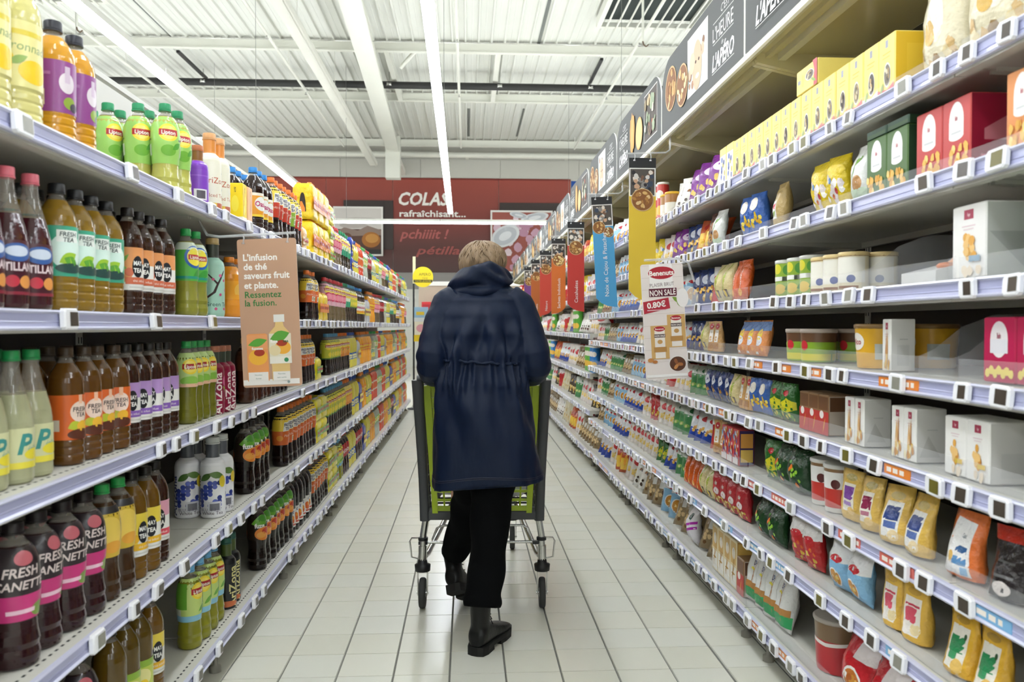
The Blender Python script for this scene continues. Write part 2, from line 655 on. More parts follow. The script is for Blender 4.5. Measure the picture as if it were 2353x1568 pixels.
MURAL = mural_mat()
YW = ROOM_Y1 - .03
def wz(py, d=YW):
    return P(1074, py, d).z
def wx(px, d=YW):
    return P(px, 600, d).x
ztop, zbot = wz(414), wz(627)
xr = wx(1311)
xs = [xr, wx(1146), wx(903), wx(750), wx(595), wx(440), wx(285)]
for a, b in zip(xs[1:], xs[:-1]):
    q = MB()
    q.box((a + .006, YW, zbot), (b - .006, ROOM_Y1, ztop), MURAL)
    q.build('mural_panel', WB)
q = MB()
q.box((xs[-1], YW - .012, ztop), (xr, ROOM_Y1, ztop + .05), M('mural_edge_red', '#7c2f27', rough=.5, vary=.05))
q.build('mural_edge', WB)
for k in range(9):
    for zz in ((ztop + .06, ztop + .62), (ztop + .63, 6.7)):
        q = MB()
        q.box((-11 + k * 2.4 + .008, YW + .005, zz[0]), (-11 + (k + 1) * 2.4 - .008, ROOM_Y1, zz[1]), WALLG)
        q.build('wall_panel', WB)
BLUE = PC('#1f4f9e', 'flat')
q = MB()
q.box((xr + .02, YW, wz(560)), (xr + 2.2, ROOM_Y1, ztop), BLUE)
draw(q, [R_(0.12, -.5, .6, -.1, '#dfe3ea'), R_(.2, -.44, .6, -.16, '#1f4f9e')], lambda u, v, l: (xr + .1 + u, YW - l, ztop + v), 'flat')
q.build('blue_panel', WB)
q = MB()
q.box((-10, YW, zbot - .5), (10, ROOM_Y1, zbot - .01), M('wall_grey_band', '#8f8b88', rough=.6, vary=.04))
q.build('grey_band', WB)


def wall_text(s, px0, px1, py0, py1, col, bold, shear, par):
    """mural lettering, cap height from py1 (foot) to py0 (top)"""
    x0, x1 = wx(px0), wx(px1)
    h = wz(py0) - wz(py1)
    q = MB()
    draw(q, [T_(s, 0, h / 2, h, col, bold, shear, 0, x0 - x1)], lambda u, v, l: ((x0 + x1) / 2 + u, YW - .006 - l, wz(py1) + v), 'flat', layer=.002)
    q.build('mural_lettering', WB)


wall_text('COLAS', 912, 1028, 443, 472, '#f3efe9', .03, .25, 0)
wall_text('rafraîchisant...', 918, 1070, 484, 499, '#f0ebe6', .02, .0, 0)
wall_text('pchiiiit !', 917, 1030, 527, 549, '#b0605c', .02, .28, 0)
wall_text('pétillant', 953, 1092, 566, 585, '#a85955', .02, .28, 0)


def wall_picture(px0, py0, px1, py1, art, name_label, board_shift):
    x0, x1, z1, z0 = wx(px0), wx(px1), wz(py0), wz(py1)
    g = thing('wall_picture', name_label, 'picture', ((x0 + x1) / 2, YW - .005, z0), 0, 'mural pictures')
    W_, H_ = x1 - x0, z1 - z0
    q = MB()
    sx, sz = board_shift  # sideways and upward shift of the dark board behind the print
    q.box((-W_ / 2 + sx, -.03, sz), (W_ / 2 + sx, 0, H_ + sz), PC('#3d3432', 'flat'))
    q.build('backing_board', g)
    q = MB()
    q.box((-W_ / 2, -.10, 0), (W_ / 2, -.05, H_), PC('#e9e6e2', 'flat'))
    b = .05
    els = [R_(-W_ / 2 + b, b, W_ / 2 - b, H_ - b, '#cfc9c4')] + art(W_ - 2 * b, H_ - 2 * b)
    draw(q, els, lambda u, v, l: (u, -.10 - l, v), 'flat', layer=.002)
    q.build('print', g)


def cola_art(w, h):
    return [R_(-w / 2, h * .08, w / 2, h * .58, '#5a3f36'), G_([(-w / 2, h * .5), (-w * .3, h * .62), (0, h * .55), (w * .2, h * .66), (w / 2, h * .56), (w / 2, h * .45), (-w / 2, h * .42)], '#8e7a70'),
            E_(-.1 * w, .66 * h, .3 * w, .06 * h, '#b5aca6'), E_(.28 * w, .35 * h, .2 * w, .17 * h, '#a4692f'), E_(.3 * w, .38 * h, .14 * w, .1 * h, '#c28a45'),
            R_(-w / 2, .05, w / 2, h * .14, '#33302f'), E_(.05 * w, .8 * h, .35 * w, .03 * h, '#b9b2ad'), E_(-.25 * w, .4 * h, .12 * w, .1 * h, '#6d4a3b')]


def can_art(w, h):
    r = random.Random(3)
    e = [R_(-w / 2, .05, w / 2, h + .04, '#a0584e')]
    for k in range(46):
        e.append(blob((r.random() - .5) * w * .92, .12 + r.random() * h * .86, .10 + .07 * r.random(), r.choice(['#d6b9c6', '#e2cdd6', '#c79db0', '#b98aa0']), r, 8))
    for u, v, a, b, rt in ((-.28, .62, .26, .17, .5), (.22, .93, .24, .08, .2), (.36, .35, .17, .26, -.3), (-.05, .97, .16, .05, -.2)):
        e += [E_(u * w, v * h, a * w, b * h, '#d9dadd', 22, rt), E_(u * w, v * h, a * w * .8, b * h * .8, '#bcbfc6', 22, rt), E_(u * w, v * h, a * w * .45, b * h * .4, '#dfe0e4', 16, rt)]
    out = []
    for k in e:
        out.append(('poly', [(max(-w / 2, min(w / 2, x)), max(.05, min(h + .05, y))) for x, y in k[1]], k[2]))
    return out


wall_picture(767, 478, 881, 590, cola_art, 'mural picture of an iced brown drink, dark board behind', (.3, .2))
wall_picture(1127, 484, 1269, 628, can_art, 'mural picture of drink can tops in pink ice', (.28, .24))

# ---- LED lines
LED_M = M('led_diffuser', '#f3f8ff', emit=LED_POWER)
HOUSING = M('led_housing', '#e6e6e0', rough=.4, vary=.02)
WIRE = M('hanger_wire', '#8a8a88', rough=.4, metal=.6, vary=.05)


def led(p0, p1, label, w=.095, group='LED light lines'):
    p0, p1 = Vector(p0), Vector(p1)
    d = p1 - p0
    L = d.length
    g = thing('led_light', label, 'light', p0, math.atan2(d.y, d.x), group)
    n = max(1, round(L / 3.0))
    for k in range(n):
        a, b = L * k / n, L * (k + 1) / n - .012
        q = MB()
        q.box((a, -w / 2, .035), (b, w / 2, .085), HOUSING)
        q.build('housing', g)
        q = MB()
        c = w / 2
        q.loft([[(x, -c, .034), (x, -c * .9, .008), (x, -c * .6, 0), (x, c * .6, 0), (x, c * .9, .008), (x, c, .034)] for x in (a, b)], LED_M)
        q.box((a + .02, -w * .21, .0852), (b - .02, w * .21, .0885), LED_M)  # upward glowing strip, added to brighten the ceiling
        q.build('diffuser_added_uplight', g)
        if k % 2 == 0:
            q = MB()
            q.tube([(a + .4, 0, .085), (a + .4, 0, 6.68 - p0.z)], .003, WIRE, 4)
            q.build('hanger', g)
    return g


led((-.20, -7.0, LED_Z), (-.335, 16.0, LED_Z), 'long bright LED line hung above the middle of the aisle')
led((-2.70, -7.0, LED_Z), (-2.74, 16.0, LED_Z), 'long bright LED line hung behind the drinks shelving')
led((2.35, -7.0, LED_Z), (2.30, 21.0, LED_Z), 'LED line hung behind the grey snack canopy')  # hidden row, lengthened to brighten the far ceiling
for x, lb in ((-5.2, 'LED line over the next aisle beyond the drinks shelving'), (-7.7, 'LED line two aisles beyond the drinks shelving'), (-10.2, 'LED line three aisles beyond the drinks shelving'),
              (4.8, 'LED line over the next aisle beyond the snack shelving'), (7.3, 'LED line two aisles beyond the snack shelving'), (9.8, 'LED line three aisles beyond the snack shelving')):
    led((x, -7.0, LED_Z), (x, 22.5, LED_Z), lb)  # unseen rows, run farther back than the seen ones to brighten the ceiling
led((wx(752, 17.0), 17.0, P(1000, 514, 17.0).z), (wx(1268, 17.0), 17.0, P(1000, 514, 17.0).z), 'level LED line crossing the back of the store', .1)

# ================================================================ SHELVING
XL, XR = -0.87, 1.08          # price-rail planes of the drinks and the snack side
BAY = 1.33
DEPTH = 0.47
LZ = [0.150, 0.532, 0.915, 1.273, 1.649]                       # rail middles, drinks side, bottom to top
RZ = [0.140, 0.431, 0.662, 0.896, 1.117, 1.342, 1.593, 1.841]  # snack side, near bays
RZF = [0.120, 0.490, 0.820, 1.170, 1.510, 1.870]               # snack side, far bays
RAIL_H = 0.042
L_START, L_N = 0.19, 9
R_START, R_NEAR, R_N = 0.41, 5, 14

CANOPY_M = M('canopy_cream_gloss', '#d9d0a6', rough=0.22, coat=0.3, vary=0.03, vscale=2)
LIP_M = M('canopy_lip_cream', '#e9e5cf', rough=0.35, vary=0.02)
KICK = M('kick_plate_grey', '#8d8a80', rough=0.5, vary=0.08, vscale=5)


def rail_mesh(L):
    q = MB()
    h = RAIL_H / 2
    pr = [(0, -h), (.011, -h), (.013, -h + .004), (.008, -h + .008), (.0065, -.006), (.008, -.004), (.0065, -.002), (.0065, h - .009), (.008, h - .008), (.013, h - .004), (.011, h), (0, h)]
    for k, (a, b) in enumerate(zip(pr[:-1], pr[1:])):
        q.add([(a[0], 0, a[1]), (b[0], 0, b[1]), (b[0], L, b[1]), (a[0], L, a[1])], [(0, 3, 2, 1)], RAIL if 2 < k < 8 else RAIL_LIP)
    for y, fl in ((0, 0), (L, 1)):
        q.add([(x, y, z) for x, z in pr], [tuple(range(len(pr))) if fl else tuple(reversed(range(len(pr))))], RAIL_LIP)
    return q.mesh('price_rail')


def tag_mesh(screen, w=.062, h=.046, sw=.036):
    q = MB()
    # chamfered plate lying against the rail, facing +X
    def ring(x, i):
        e = .006
        a, b = w / 2 - i, h / 2 - i
        return [(x, -a + e, -b), (x, a - e, -b), (x, a, -b + e), (x, a, b - e), (x, a - e, b), (x, -a + e, b), (x, -a, b - e), (x, -a, -b + e)]
    q.loft([ring(.002, 0), ring(.011, 0), ring(.014, .003)], TAG_FRAME)
    off = .007
    q.add([(.0145, -sw / 2 + off, -h * .33), (.0145, sw / 2 + off, -h * .33), (.0145, sw / 2 + off, h * .33), (.0145, -sw / 2 + off, h * .33)], [(0, 1, 2, 3)], screen)
    return q.mesh('price_tag')


TAGS = [tag_mesh(TAG_SCREEN), tag_mesh(TAG_SCREEN), tag_mesh(TAG_SCREEN2), tag_mesh(PC('#6a6224', 'print')), tag_mesh(TAG_SCREEN, .05, .044, .026)]


def shelf_mesh(L, slots):
    q = MB()
    h = RAIL_H / 2
    q.box((-DEPTH, .003, h - .03), (0, L - .003, h), SHELF_METAL)
    q.box((-.03, .003, h - .048), (0, L - .003, h - .03), SHELF_METAL)
    q.box((-DEPTH, .003, h - .05), (-DEPTH + .02, L - .003, h - .03), SHELF_METAL)
    if slots:
        n = int(L / .026)
        for k in range(n):
            y = (k + .3) * L / n
            q.add([(-.028, y, h + .0006), (-.022, y, h + .0006), (-.022, y + .012, h + .0006), (-.028, y + .012, h + .0006)], [(0, 1, 2, 3)], DARK_SLOT)
    return q.mesh('shelf')


def bracket_mesh():
    q = MB()
    pts = [(-DEPTH, -.03), (-.09, -.03), (-.09, -.038), (-DEPTH, -.052)]
    h = RAIL_H / 2
    q.loft([[(x, y, z + h) for x, z in pts] for y in (-.003, .003)], SHELF_METAL)
    return q.mesh('bracket')


def lip_mesh(L, hgt=.055):
    q = MB()
    h = RAIL_H / 2
    q.box((-.012, .01, h), (-.009, L - .01, h + hgt), CLEAR)
    q.box((-.05, .01, h + .0002), (-.012, L - .01, h + .003), CLEAR)
    return q.mesh('clear_lip')


def divider_mesh():
    q = MB()
    h = RAIL_H / 2
    pr = [(-.014, .002), (-.014, .05), (-.05, .065), (-.12, .12), (-.2, .15), (-.4, .155), (-.4, .002)]
    q.loft([[(x, y, z + h) for x, z in pr] for y in (-.001, .001)], CLEAR)
    return q.mesh('divider')


def upright_mesh(H):
    q = MB()
    q.box((-DEPTH - .035, -.02, 0), (-DEPTH - .002, .02, H), WHITE_METAL)
    z = .2
    while z < H - .04:
        q.box((-DEPTH - .0025, -.012, z), (-DEPTH - .0012, -.007, z + .022), DARK_SLOT)
        q.box((-DEPTH - .0025, .007, z), (-DEPTH - .0012, .012, z + .022), DARK_SLOT)
        q.box((-DEPTH - .022, -.0206, z), (-DEPTH - .012, -.0198, z + .022), DARK_SLOT)
        z += .05
    return q.mesh('upright')


def base_mesh(L, z):
    q = MB()
    q.box((-DEPTH, .002, 0), (-.085, L - .002, z - .028), KICK)
    for y in (.12, L - .12):
        q.lathe([(.022, 0), (.022, .02), (.009, .024), (.009, z - .03)], KICK, 8, c=(-.05, y, 0))
    return q.mesh('base')


def back_mesh(L, H, panels):
    q = MB()
    for a, b in panels:
        q.box((-DEPTH - .02, .002, a + .002), (-DEPTH - .006, L - .002, b - .002), BACK_PANEL)
    return q.mesh('back_panel')


RAIL_ME, BR_ME = rail_mesh(BAY), bracket_mesh()
SH_SLOT, SH_PLAIN = shelf_mesh(BAY, True), shelf_mesh(BAY, False)
LIP_ME, LIPLOW_ME, DIV_ME = lip_mesh(BAY, .05), lip_mesh(BAY, .03), divider_mesh()
UP_L, UP_R = upright_mesh(2.22), upright_mesh(2.30)
BASE_L, BASE_R, BASE_RF = base_mesh(BAY, LZ[0]), base_mesh(BAY, RZ[0]), base_mesh(BAY, RZF[0])
HEADM = M('header_white', '#c6c6c0', rough=.5, vary=.03)
HEAD_ME = MB().box((-DEPTH - .02, .002, 1.95), (-DEPTH - .004, BAY - .002, 2.16), HEADM).box((-DEPTH - .02, .002, 1.70), (-DEPTH - .006, BAY - .002, 1.93), HEADM).box((-DEPTH - .024, 0, 2.17), (-DEPTH + .004, BAY, 2.19), HEADM).mesh('header_panel')
BACKL_ME = back_mesh(BAY, 2, [(.15, .53), (.53, .91), (.91, 1.27), (1.27, 1.69)])
BACKR_ME = back_mesh(BAY, 2, [(.14, .66), (.66, 1.12), (1.12, 1.6), (1.6, 2.3)])
BAYS = {'L': [], 'R': []}
ORD = {1: 'first', 2: 'second', 3: 'third', 4: 'fourth', 5: 'fifth', 6: 'sixth', 7: 'seventh', 8: 'eighth', 9: 'ninth', 10: 'tenth', 11: 'eleventh', 12: 'twelfth', 13: 'thirteenth', 14: 'fourteenth'}


def make_bay(side, k):
    if side == 'L':
        Y0 = L_START + k * BAY
        o = thing('shelving_bay', '%s bay of white shelving stocked with drinks, counted along the aisle' % ORD[k + 1], 'shelving', (XL, Y0, 0), 0, 'drinks shelving bays')
        levels, base, back, up = LZ, BASE_L, BACKL_ME, UP_L
    else:
        Y0 = R_START + k * BAY
        o = thing('shelving_bay', '%s bay of white canopied shelving stocked with snacks, counted along the aisle' % ORD[k + 1], 'shelving', (XR, Y0 + BAY, 0), PI, 'snack shelving bays')
        far_ = k >= R_NEAR
        levels, base, back, up = (RZF if far_ else RZ), (BASE_RF if far_ else BASE_R), BACKR_ME, UP_R
    link('base', base, o)
    link('back_panel', back, o)
    link('upright', up, o, (0, .021, 0))
    if (side == 'L' and k == L_N - 1) or (side == 'R' and k == 0):
        link('upright', up, o, (0, BAY - .021, 0))
    if side == 'L':
        link('header_panel', HEAD_ME, o)
    near = (k < 5)
    rnd = random.Random(k * 17 + (5 if side == 'L' else 3))
    for i, z in enumerate(levels):
        s = link('shelf', SH_SLOT if (side == 'L' and k < 4) else SH_PLAIN, o, (0, 0, z))
        link('price_rail', RAIL_ME, s)
        if i > 0:
            link('bracket', BR_ME, s, (0, .012, 0))
            link('bracket', BR_ME, s, (0, BAY - .012, 0))
        if side == 'R':
            link('clear_lip', LIP_ME if i in (0, 2, 3, 4, 5) else LIPLOW_ME, s)
        n = 8 if side == 'L' else 10
        ys = []
        for j in range(n):
            if rnd.random() < .22 + (0.15 if side == 'L' and k < 3 else 0):
                continue
            ys.append((j + .5 + rnd.uniform(-.25, .25)) * BAY / n)
        if near:
            for y in ys:
                t = link('price_tag', rnd.choice(TAGS), s, (.009, y, rnd.uniform(-.002, .002)))
                t.rotation_euler = (rnd.uniform(-.05, .05), rnd.uniform(-.12, .05), 0)
            if side == 'R' and i <= 4:
                cols = ['#e8893a', '#e8893a', '#7db4dd', '#d9685a'] if i > 0 else ['#d9685a', '#e8893a', '#7db4dd']
                cc = cols[(k + i) % len(cols)] if i != 3 else '#e8893a'
                if i == 1 and k < 3:
                    cc = '#7db4dd'
                if rnd.random() < .85:
                    zz = [y for y in (.13, .38, .62, .87, 1.12)]
                    for y in zz:
                        if rnd.random() < .62:
                            w = rnd.uniform(.09, .2)
                            q = MB()
                            q.box((.0066, y - w / 2, -.012), (.0088, y + w / 2, .012), PC(cc, 'print'))
                            els = []
                            uu = -w / 2 + .012
                            while uu < w / 2 - .03:
                                ww = rnd.uniform(.012, .035)
                                els.append(R_(uu, -.006, uu + ww, .006, '#f6ece2'))
                                uu += ww + .008
                            draw(q, els, lambda u, v, l: (.0088 + l, y + u, v), layer=.00002)
                            q.build('promo_strip', s)
        else:
            q = MB()
            for y in ys:
                q.merge(rnd.choice(TAGS), Matrix.Translation((.009, y, 0)))
            t = q.build('price_tag_row', s)
            t['kind'] = 'stuff'
    BAYS[side].append(o)
    return o


for k in range(L_N):
    make_bay('L', k)
for k in range(R_N):
    make_bay('R', k)

# ---- canopy over the snack side (one unit per bay)
CZ = 2.275
cq = MB()
cq.box((-.56, .002, CZ + .03), (-.02, BAY - .002, CZ + .042), CANOPY_M)
cq.box((-.56, .002, CZ - .02), (-.54, BAY - .002, CZ + .03), CANOPY_M)
cq.add([(-.02, 0, CZ + .012), (.004, 0, CZ), (.012, 0, CZ + .006), (.012, 0, CZ + .028), (-.02, 0, CZ + .04),
        (-.02, BAY, CZ + .012), (.004, BAY, CZ), (.012, BAY, CZ + .006), (.012, BAY, CZ + .028), (-.02, BAY, CZ + .04)],
       [(0, 1, 6, 5), (1, 2, 7, 6), (2, 3, 8, 7), (3, 4, 9, 8), (4, 0, 5, 9), (4, 3, 2, 1, 0), (5, 6, 7, 8, 9)], LIP_M)
CAN_TOP = cq.mesh('canopy_panel')
cq = MB()
cq.box((-.14, .01, CZ + .004), (-.11, BAY - .01, CZ + .03), LIP_M)
cq.box((-.08, .01, CZ + .012), (-.06, BAY - .01, CZ + .03), CANOPY_M)
CAN_RAIL = cq.mesh('canopy_rib')
cq = MB()
pts = [(-.55, CZ - .10), (-.5, CZ - .11), (-.03, CZ - .005), (-.02, CZ + .03), (-.55, CZ + .03)]
cq.loft([[(x, y, z) for x, z in pts] for y in (-.012, .012)], CANOPY_M)
CAN_ARM = cq.mesh('canopy_arm')
for k in range(1, R_N):
    o = BAYS['R'][k]
    c = link('canopy', CAN_TOP, o)
    link('canopy_rib', CAN_RAIL, c)
    link('canopy_arm', CAN_ARM, c, (0, .014, 0))
    link('canopy_arm', CAN_ARM, c, (0, BAY - .014, 0))

# ---- grey header banners standing on the canopy lip
BAN = M('banner_grey', '#505250', rough=.6, vary=.02, vscale=2)
BAN_EDGE = M('banner_edge_white', '#d8d8d4', rough=.5, vary=.02)
rb = random.Random(12)


def photo_els(u0, v0, u1, v1, seed, pal, frame='#e6e4de', n=26):
    r = random.Random(seed)
    e = [R_(u0 - .006, v0 - .006, u1 + .006, v1 + .006, frame), R_(u0, v0, u1, v1, pal[0])]
    for k in range(n):
        w, h = (u1 - u0), (v1 - v0)
        rr = r.uniform(.06, .17) * min(w, h)
        x, y = r.uniform(u0 + rr, u1 - rr), r.uniform(v0 + rr, v1 - rr)
        e.append(blob(x, y, rr, r.choice(pal[1:]), r, 7))
    return e


def bowl_els(u, v, r_, cols, seed, n=16, rim='#c9a878'):
    r = random.Random(seed)
    e = [E_(u, v, r_, r_, rim, 24), E_(u, v, r_ * .92, r_ * .92, '#8a5a30', 22)]
    for k in range(n):
        a, q = r.random() * 2 * PI, math.sqrt(r.random()) * r_ * .76
        e.append(E_(u + q * math.cos(a), v + q * math.sin(a), r_ * r.uniform(.13, .24), r_ * r.uniform(.1, .17), r.choice(cols), 8, r.random() * 3))
    return e


NUT = ['#c99a5b', '#b07d42', '#e0c08a', '#94622f', '#d8b070']
SCENE = ['#4a4038', '#8a7a5a', '#c9b48c', '#3a4a36', '#9aa88a', '#5a3a30', '#d8cfc0', '#a85a3a']
PEOPLE = ['#55504a', '#c8a183', '#2f2d30', '#d9d5cf', '#3f4a5c', '#7a5a48', '#e6dcd0', '#8d8a86']


def banner(k):
    H, L = .375, BAY - .02
    o = thing('header_banner', '%s grey header banner with snack pictures on the snack canopy' % ORD[k], 'banner', (XR - .004, R_START + k * BAY + BAY - .01, CZ + .03), PI, 'grey canopy banners')
    q = MB()
    r = .17
    out = [(0, 0), (L, 0), (L, H - r)]
    for i in range(1, 7):
        a = PI / 2 * i / 6
        out.append((L - r + r * math.cos(a), H - r + r * math.sin(a)))
    for i in range(0, 7):
        a = PI / 2 + PI / 2 * i / 6
        out.append((r + r * math.cos(a), H - r + r * math.sin(a)))
    n = len(out)
    fr = [(.008, u, v) for u, v in out]
    bk = [(0, u, v) for u, v in out]
    q.add(fr, [tuple(range(n))], BAN)
    q.add(bk, [tuple(reversed(range(n)))], BAN)
    q.add(fr + bk, [(i, i + n, (i + 1) % n + n, (i + 1) % n) for i in range(n)], BAN_EDGE)
    q.build('board', o)
    m = lambda u, v, l: (.008 + l, u, v)
    q = MB()
    def words(u):
        return [T_("C'EST", u + .03, .295, .034, '#dcdcd8', 0, .2), R_(u - .13, .262, u + .14, .265, '#dcdcd8'), T_("L'HEURE", u, .215, .062, '#f0f0ec', .0, 0, 0, .27), R_(u - .13, .172, u + .14, .175, '#dcdcd8'),
                T_('de', u, .152, .022, '#dcdcd8'), T_("L'APÉRO", u, .095, .068, '#ffffff', .03, .25, 0, .29), R_(u - .14, .048, u + .15, .051, '#dcdcd8')]
    if k % 2 == 0:
        els = words(L - .26) + photo_els(.52, .06, .84, .33, k + 40, ['#cfd8d6', '#d8b79a', '#8a6248', '#d8b79a', '#e8d2bd', '#b9c6c4', '#a87a5a'], n=10)
        els += [E_(.68, .17, .075, .115, '#d9b596', 22), E_(.66, .19, .012, .008, '#4a3328', 10), E_(.71, .19, .012, .008, '#4a3328', 10), E_(.685, .12, .03, .012, '#e9e2dc', 12), E_(.60, .2, .045, .05, '#dcc9a8', 16)]
        els += bowl_els(.20, .20, .115, NUT, k, 22) + bowl_els(.43, .15, .105, ['#e6cf9a', '#d8b070', '#efe0b8'], k + 3, 12)
    else:
        els = photo_els(L - .42, .06, L - .1, .33, k + 60, SCENE) + [E_(L - .55, .15, .10, .10, '#d9a860', 22), E_(L - .55, .15, .088, .09, '#e6c486', 20)]
        pts = []
        r2 = random.Random(k)
        for i in range(26):
            a = 2 * PI * i / 26
            rr = 1 + r2.uniform(-.12, .12)
            pts.append((L - .75 + .075 * rr * math.cos(a), .2 + .125 * rr * math.sin(a)))
        els += [G_(pts, '#d49a48'), E_(L - .755, .2, .03, .09, '#e0ae60', 14)] + words(.27)
    if k >= 4:
        els = [e for e in els]
    draw(q, els, m, 'flat', layer=.0002)
    q.build('print', o)
    return o


for k in range(1, R_N):
    banner(k)


def blobc(u, v, r, col, rnd, n=11, j=.3):
    return blob(u, v, r, col, rnd, n, j, .42)

# ================================================================ PRODUCTS
PROD = {}
SHAPES = {
    'tea': [(0.0, 0.0), (.82, 0), (.96, .015), (1, .04), (1, .075), (.965, .09), (1, .105), (1, .14), (.965, .155), (1, .17), (1, .205), (.965, .22), (1, .24), (1, .66), (.985, .70), (.93, .745), (.82, .79), (.66, .83), (.48, .87), (.36, .90), (.33, .92), (.33, .955)],
    'wavy': [(0.0, 0.0), (.80, 0), (.95, .02), (.99, .05), (1, .09), (.95, .14), (.99, .18), (.93, .24), (.90, .28), (.89, .33), (.91, .38), (.96, .44), (1, .50), (1, .60), (.985, .68), (.93, .745), (.82, .80), (.62, .85), (.44, .885), (.35, .91), (.33, .93), (.33, .955)],
    'champ': [(0.0, 0.0), (.84, 0), (.96, .015), (1, .04), (1, .40), (.985, .46), (.93, .53), (.83, .60), (.70, .67), (.56, .74), (.45, .81), (.39, .87), (.36, .92), (.36, .96)],
    'ari': [(0.0, 0.0), (.88, 0), (.97, .012), (1, .03), (1, .63), (.985, .66), (.93, .69), (.82, .715), (.66, .735), (.56, .75), (.54, .765), (.54, .93)],
    'soda': [(0.0, 0.0), (.80, 0), (.96, .02), (1, .06), (1, .20), (.94, .28), (.87, .35), (.86, .40), (.92, .46), (1, .54), (1, .64), (.95, .71), (.82, .78), (.64, .84), (.46, .89), (.36, .92), (.34, .955)],
    'slim': [(0.0, 0.0), (.85, 0), (.97, .02), (1, .05), (1, .18), (.96, .2), (1, .22), (1, .70), (.96, .76), (.82, .82), (.58, .87), (.42, .90), (.40, .955)],
}


def prad(shape, R, H, z):
    pr = SHAPES[shape]
    t = max(0, min(1, z / H))
    for (r0, z0), (r1, z1) in zip(pr[:-1], pr[1:]):
        if z0 <= t <= z1 and z1 > z0:
            return R * (r0 + (r1 - r0) * (t - z0) / (z1 - z0))
    return R * pr[-1][0]


def bottle(key, name, desc, short, shape, R, H, liquid, cap, lab=None, fill=.86, capR=.42, capH=.062, sleeve=None, opaque=False, neck=None, seg=18, trans=0.0):
    pr = SHAPES[shape]
    LIQ = M('liquid_' + liquid.lstrip('#') + ('_o' if opaque else ''), liquid, rough=.28 if opaque else .09, spec=.5, coat=.5 if not opaque else .2, vary=.1, vscale=9, bump=0.0 if opaque else .25, bscale=22, trans=trans, ior=1.34)
    q = MB()
    prof = [(r * R if r else .001, z * H) for r, z in pr]
    mats = []
    for (a, b) in zip(pr[:-1], pr[1:]):
        zz = (a[1] + b[1]) / 2
        if opaque:
            mats.append(neck if (neck and zz > .755) else LIQ)
        else:
            mats.append(LIQ if zz < fill else CLEAR_PET)
    q.lathe(prof, LIQ, seg, True, mats=mats, cap0=False)
    if not opaque:
        # liquid surface
        r_ = prad(shape, R, H, fill * H) * .97
        q.add([(r_ * math.cos(2 * PI * i / seg), r_ * math.sin(2 * PI * i / seg), fill * H) for i in range(seg)], [tuple(range(seg))], LIQ)
    body = q.mesh(name)
    parts = []
    if lab:
        z0, z1, bg, els = lab
        z0 *= H
        z1 *= H
        hh = z1 - z0
        q = MB()
        hw = PI * R * .997
        allels = [('lv', 0, R_(-hw / hh, 0, hw / hh, 1, bg))]
        span = PI * R / hh
        for li, e in enumerate(els):
            for off in (0, 1):
                s = off * span
                for sh in ((s,) if off == 0 else (s, -s)):
                    if e[0] == 'poly':
                        us = [u for u, v in e[1]]
                        if max(us) - min(us) > 1.7 * span:
                            if off:
                                continue
                            allels.append(('lv', li + 1, ('poly', [(max(-span, min(span, u)), v) for u, v in e[1]], e[2])))
                            continue
                        pts = [(u + sh, v) for u, v in e[1]]
                        if off:
                            pts = [(u, v) for u, v in pts]
                        if max(u for u, v in pts) > span * 1.45 or min(u for u, v in pts) < -span * 1.45:
                            continue
                        allels.append(('lv', li + 1, ('poly', pts, e[2])))
                    elif off == 0 or sh > 0:
                        allels.append(('lv', li + 1, ('text', e[1], e[2] + sh) + e[3:]))
        def mp(u, v, l):
            zz = z0 + v
            r = prad(shape, R, H, zz) + .0006 + l
            if shape == 'tea' and zz < .66 * H:
                r = R + .0006 + l
            a = u / R
            return (r * math.cos(a), r * math.sin(a), zz)
        draw(q, allels, mp, 'print', cu=.011, cv=(.02 if shape in ('wavy', 'soda', 'champ') or z1 > .66 * H else 0), layer=.00012, sc=hh)
        parts.append(('label', q.mesh('label')))
    CAPM = M('cap_' + cap.lstrip('#'), cap, rough=.35, vary=.03)
    q = MB()
    rc = R * capR
    zc = H * (1 - capH)
    ring = []
    nseg = 20
    q.lathe([(rc, zc - .001), (rc, H - .003), (rc * .93, H)], CAPM, nseg, False if nseg > 20 else True)
    q.lathe([(rc * 1.06, zc - .006), (rc * 1.06, zc - .002)], CAPM, 14)
    parts.append(('cap', q.mesh('cap')))
    PROD[key] = dict(name=name, cat='bottle', body=body, parts=parts, w=2 * R, d=2 * R, h=H, desc=desc, short=short, rot=True)


def tea_logo(txt='Lipton', v=.62, s=.26):
    """yellow sun disc with a red name band"""
    return [E_(0, v, s * 1.05, s * .95, '#f3d83b', 22), E_(0, v, s * .8, s * .72, '#f7e36a', 20), R_(-s * 1.0, v - s * .32, s * 1.0, v + s * .34, '#b02a2c'), T_(txt, 0, v, s * .42, '#fdf6ea', .02, 0, 0, s * 1.8)]


def fresh_badge(v=.70, s=.2):
    return [G_([(-s * 1.1, v - s), (s * .9, v - s * .8), (s * 1.2, v + s * 1.0), (-s * .8, v + s * .9)], '#f4f2ec'), T_('FRESH', .02, v + s * .42, s * .62, '#1f2c4e', .03, .1, .06, s * 1.9), T_('TEA', .03, v - s * .38, s * .62, '#1f2c4e', .03, .1, .06, s * 1.5)]


def may_logo(v=.6, s=.2):
    return [E_(0, v, s * .8, s * 1.5, '#15181f', 20), T_('MAY', 0, v + s * .5, s * .62, '#f2f2ee', .03, 0, 0, s * 1.3), T_('TEA', 0, v - s * .5, s * .62, '#f2f2ee', .03, 0, 0, s * 1.3)]


def ari_logo(u, v, h, col, rot=PI / 2):
    return T_('AriZona', u, v, h, col, .02, 0, rot)


def fruits(vals):
    e = []
    for u, v, r, c in vals:
        e += [E_(u, v, r, r, c, 14)]
    return e


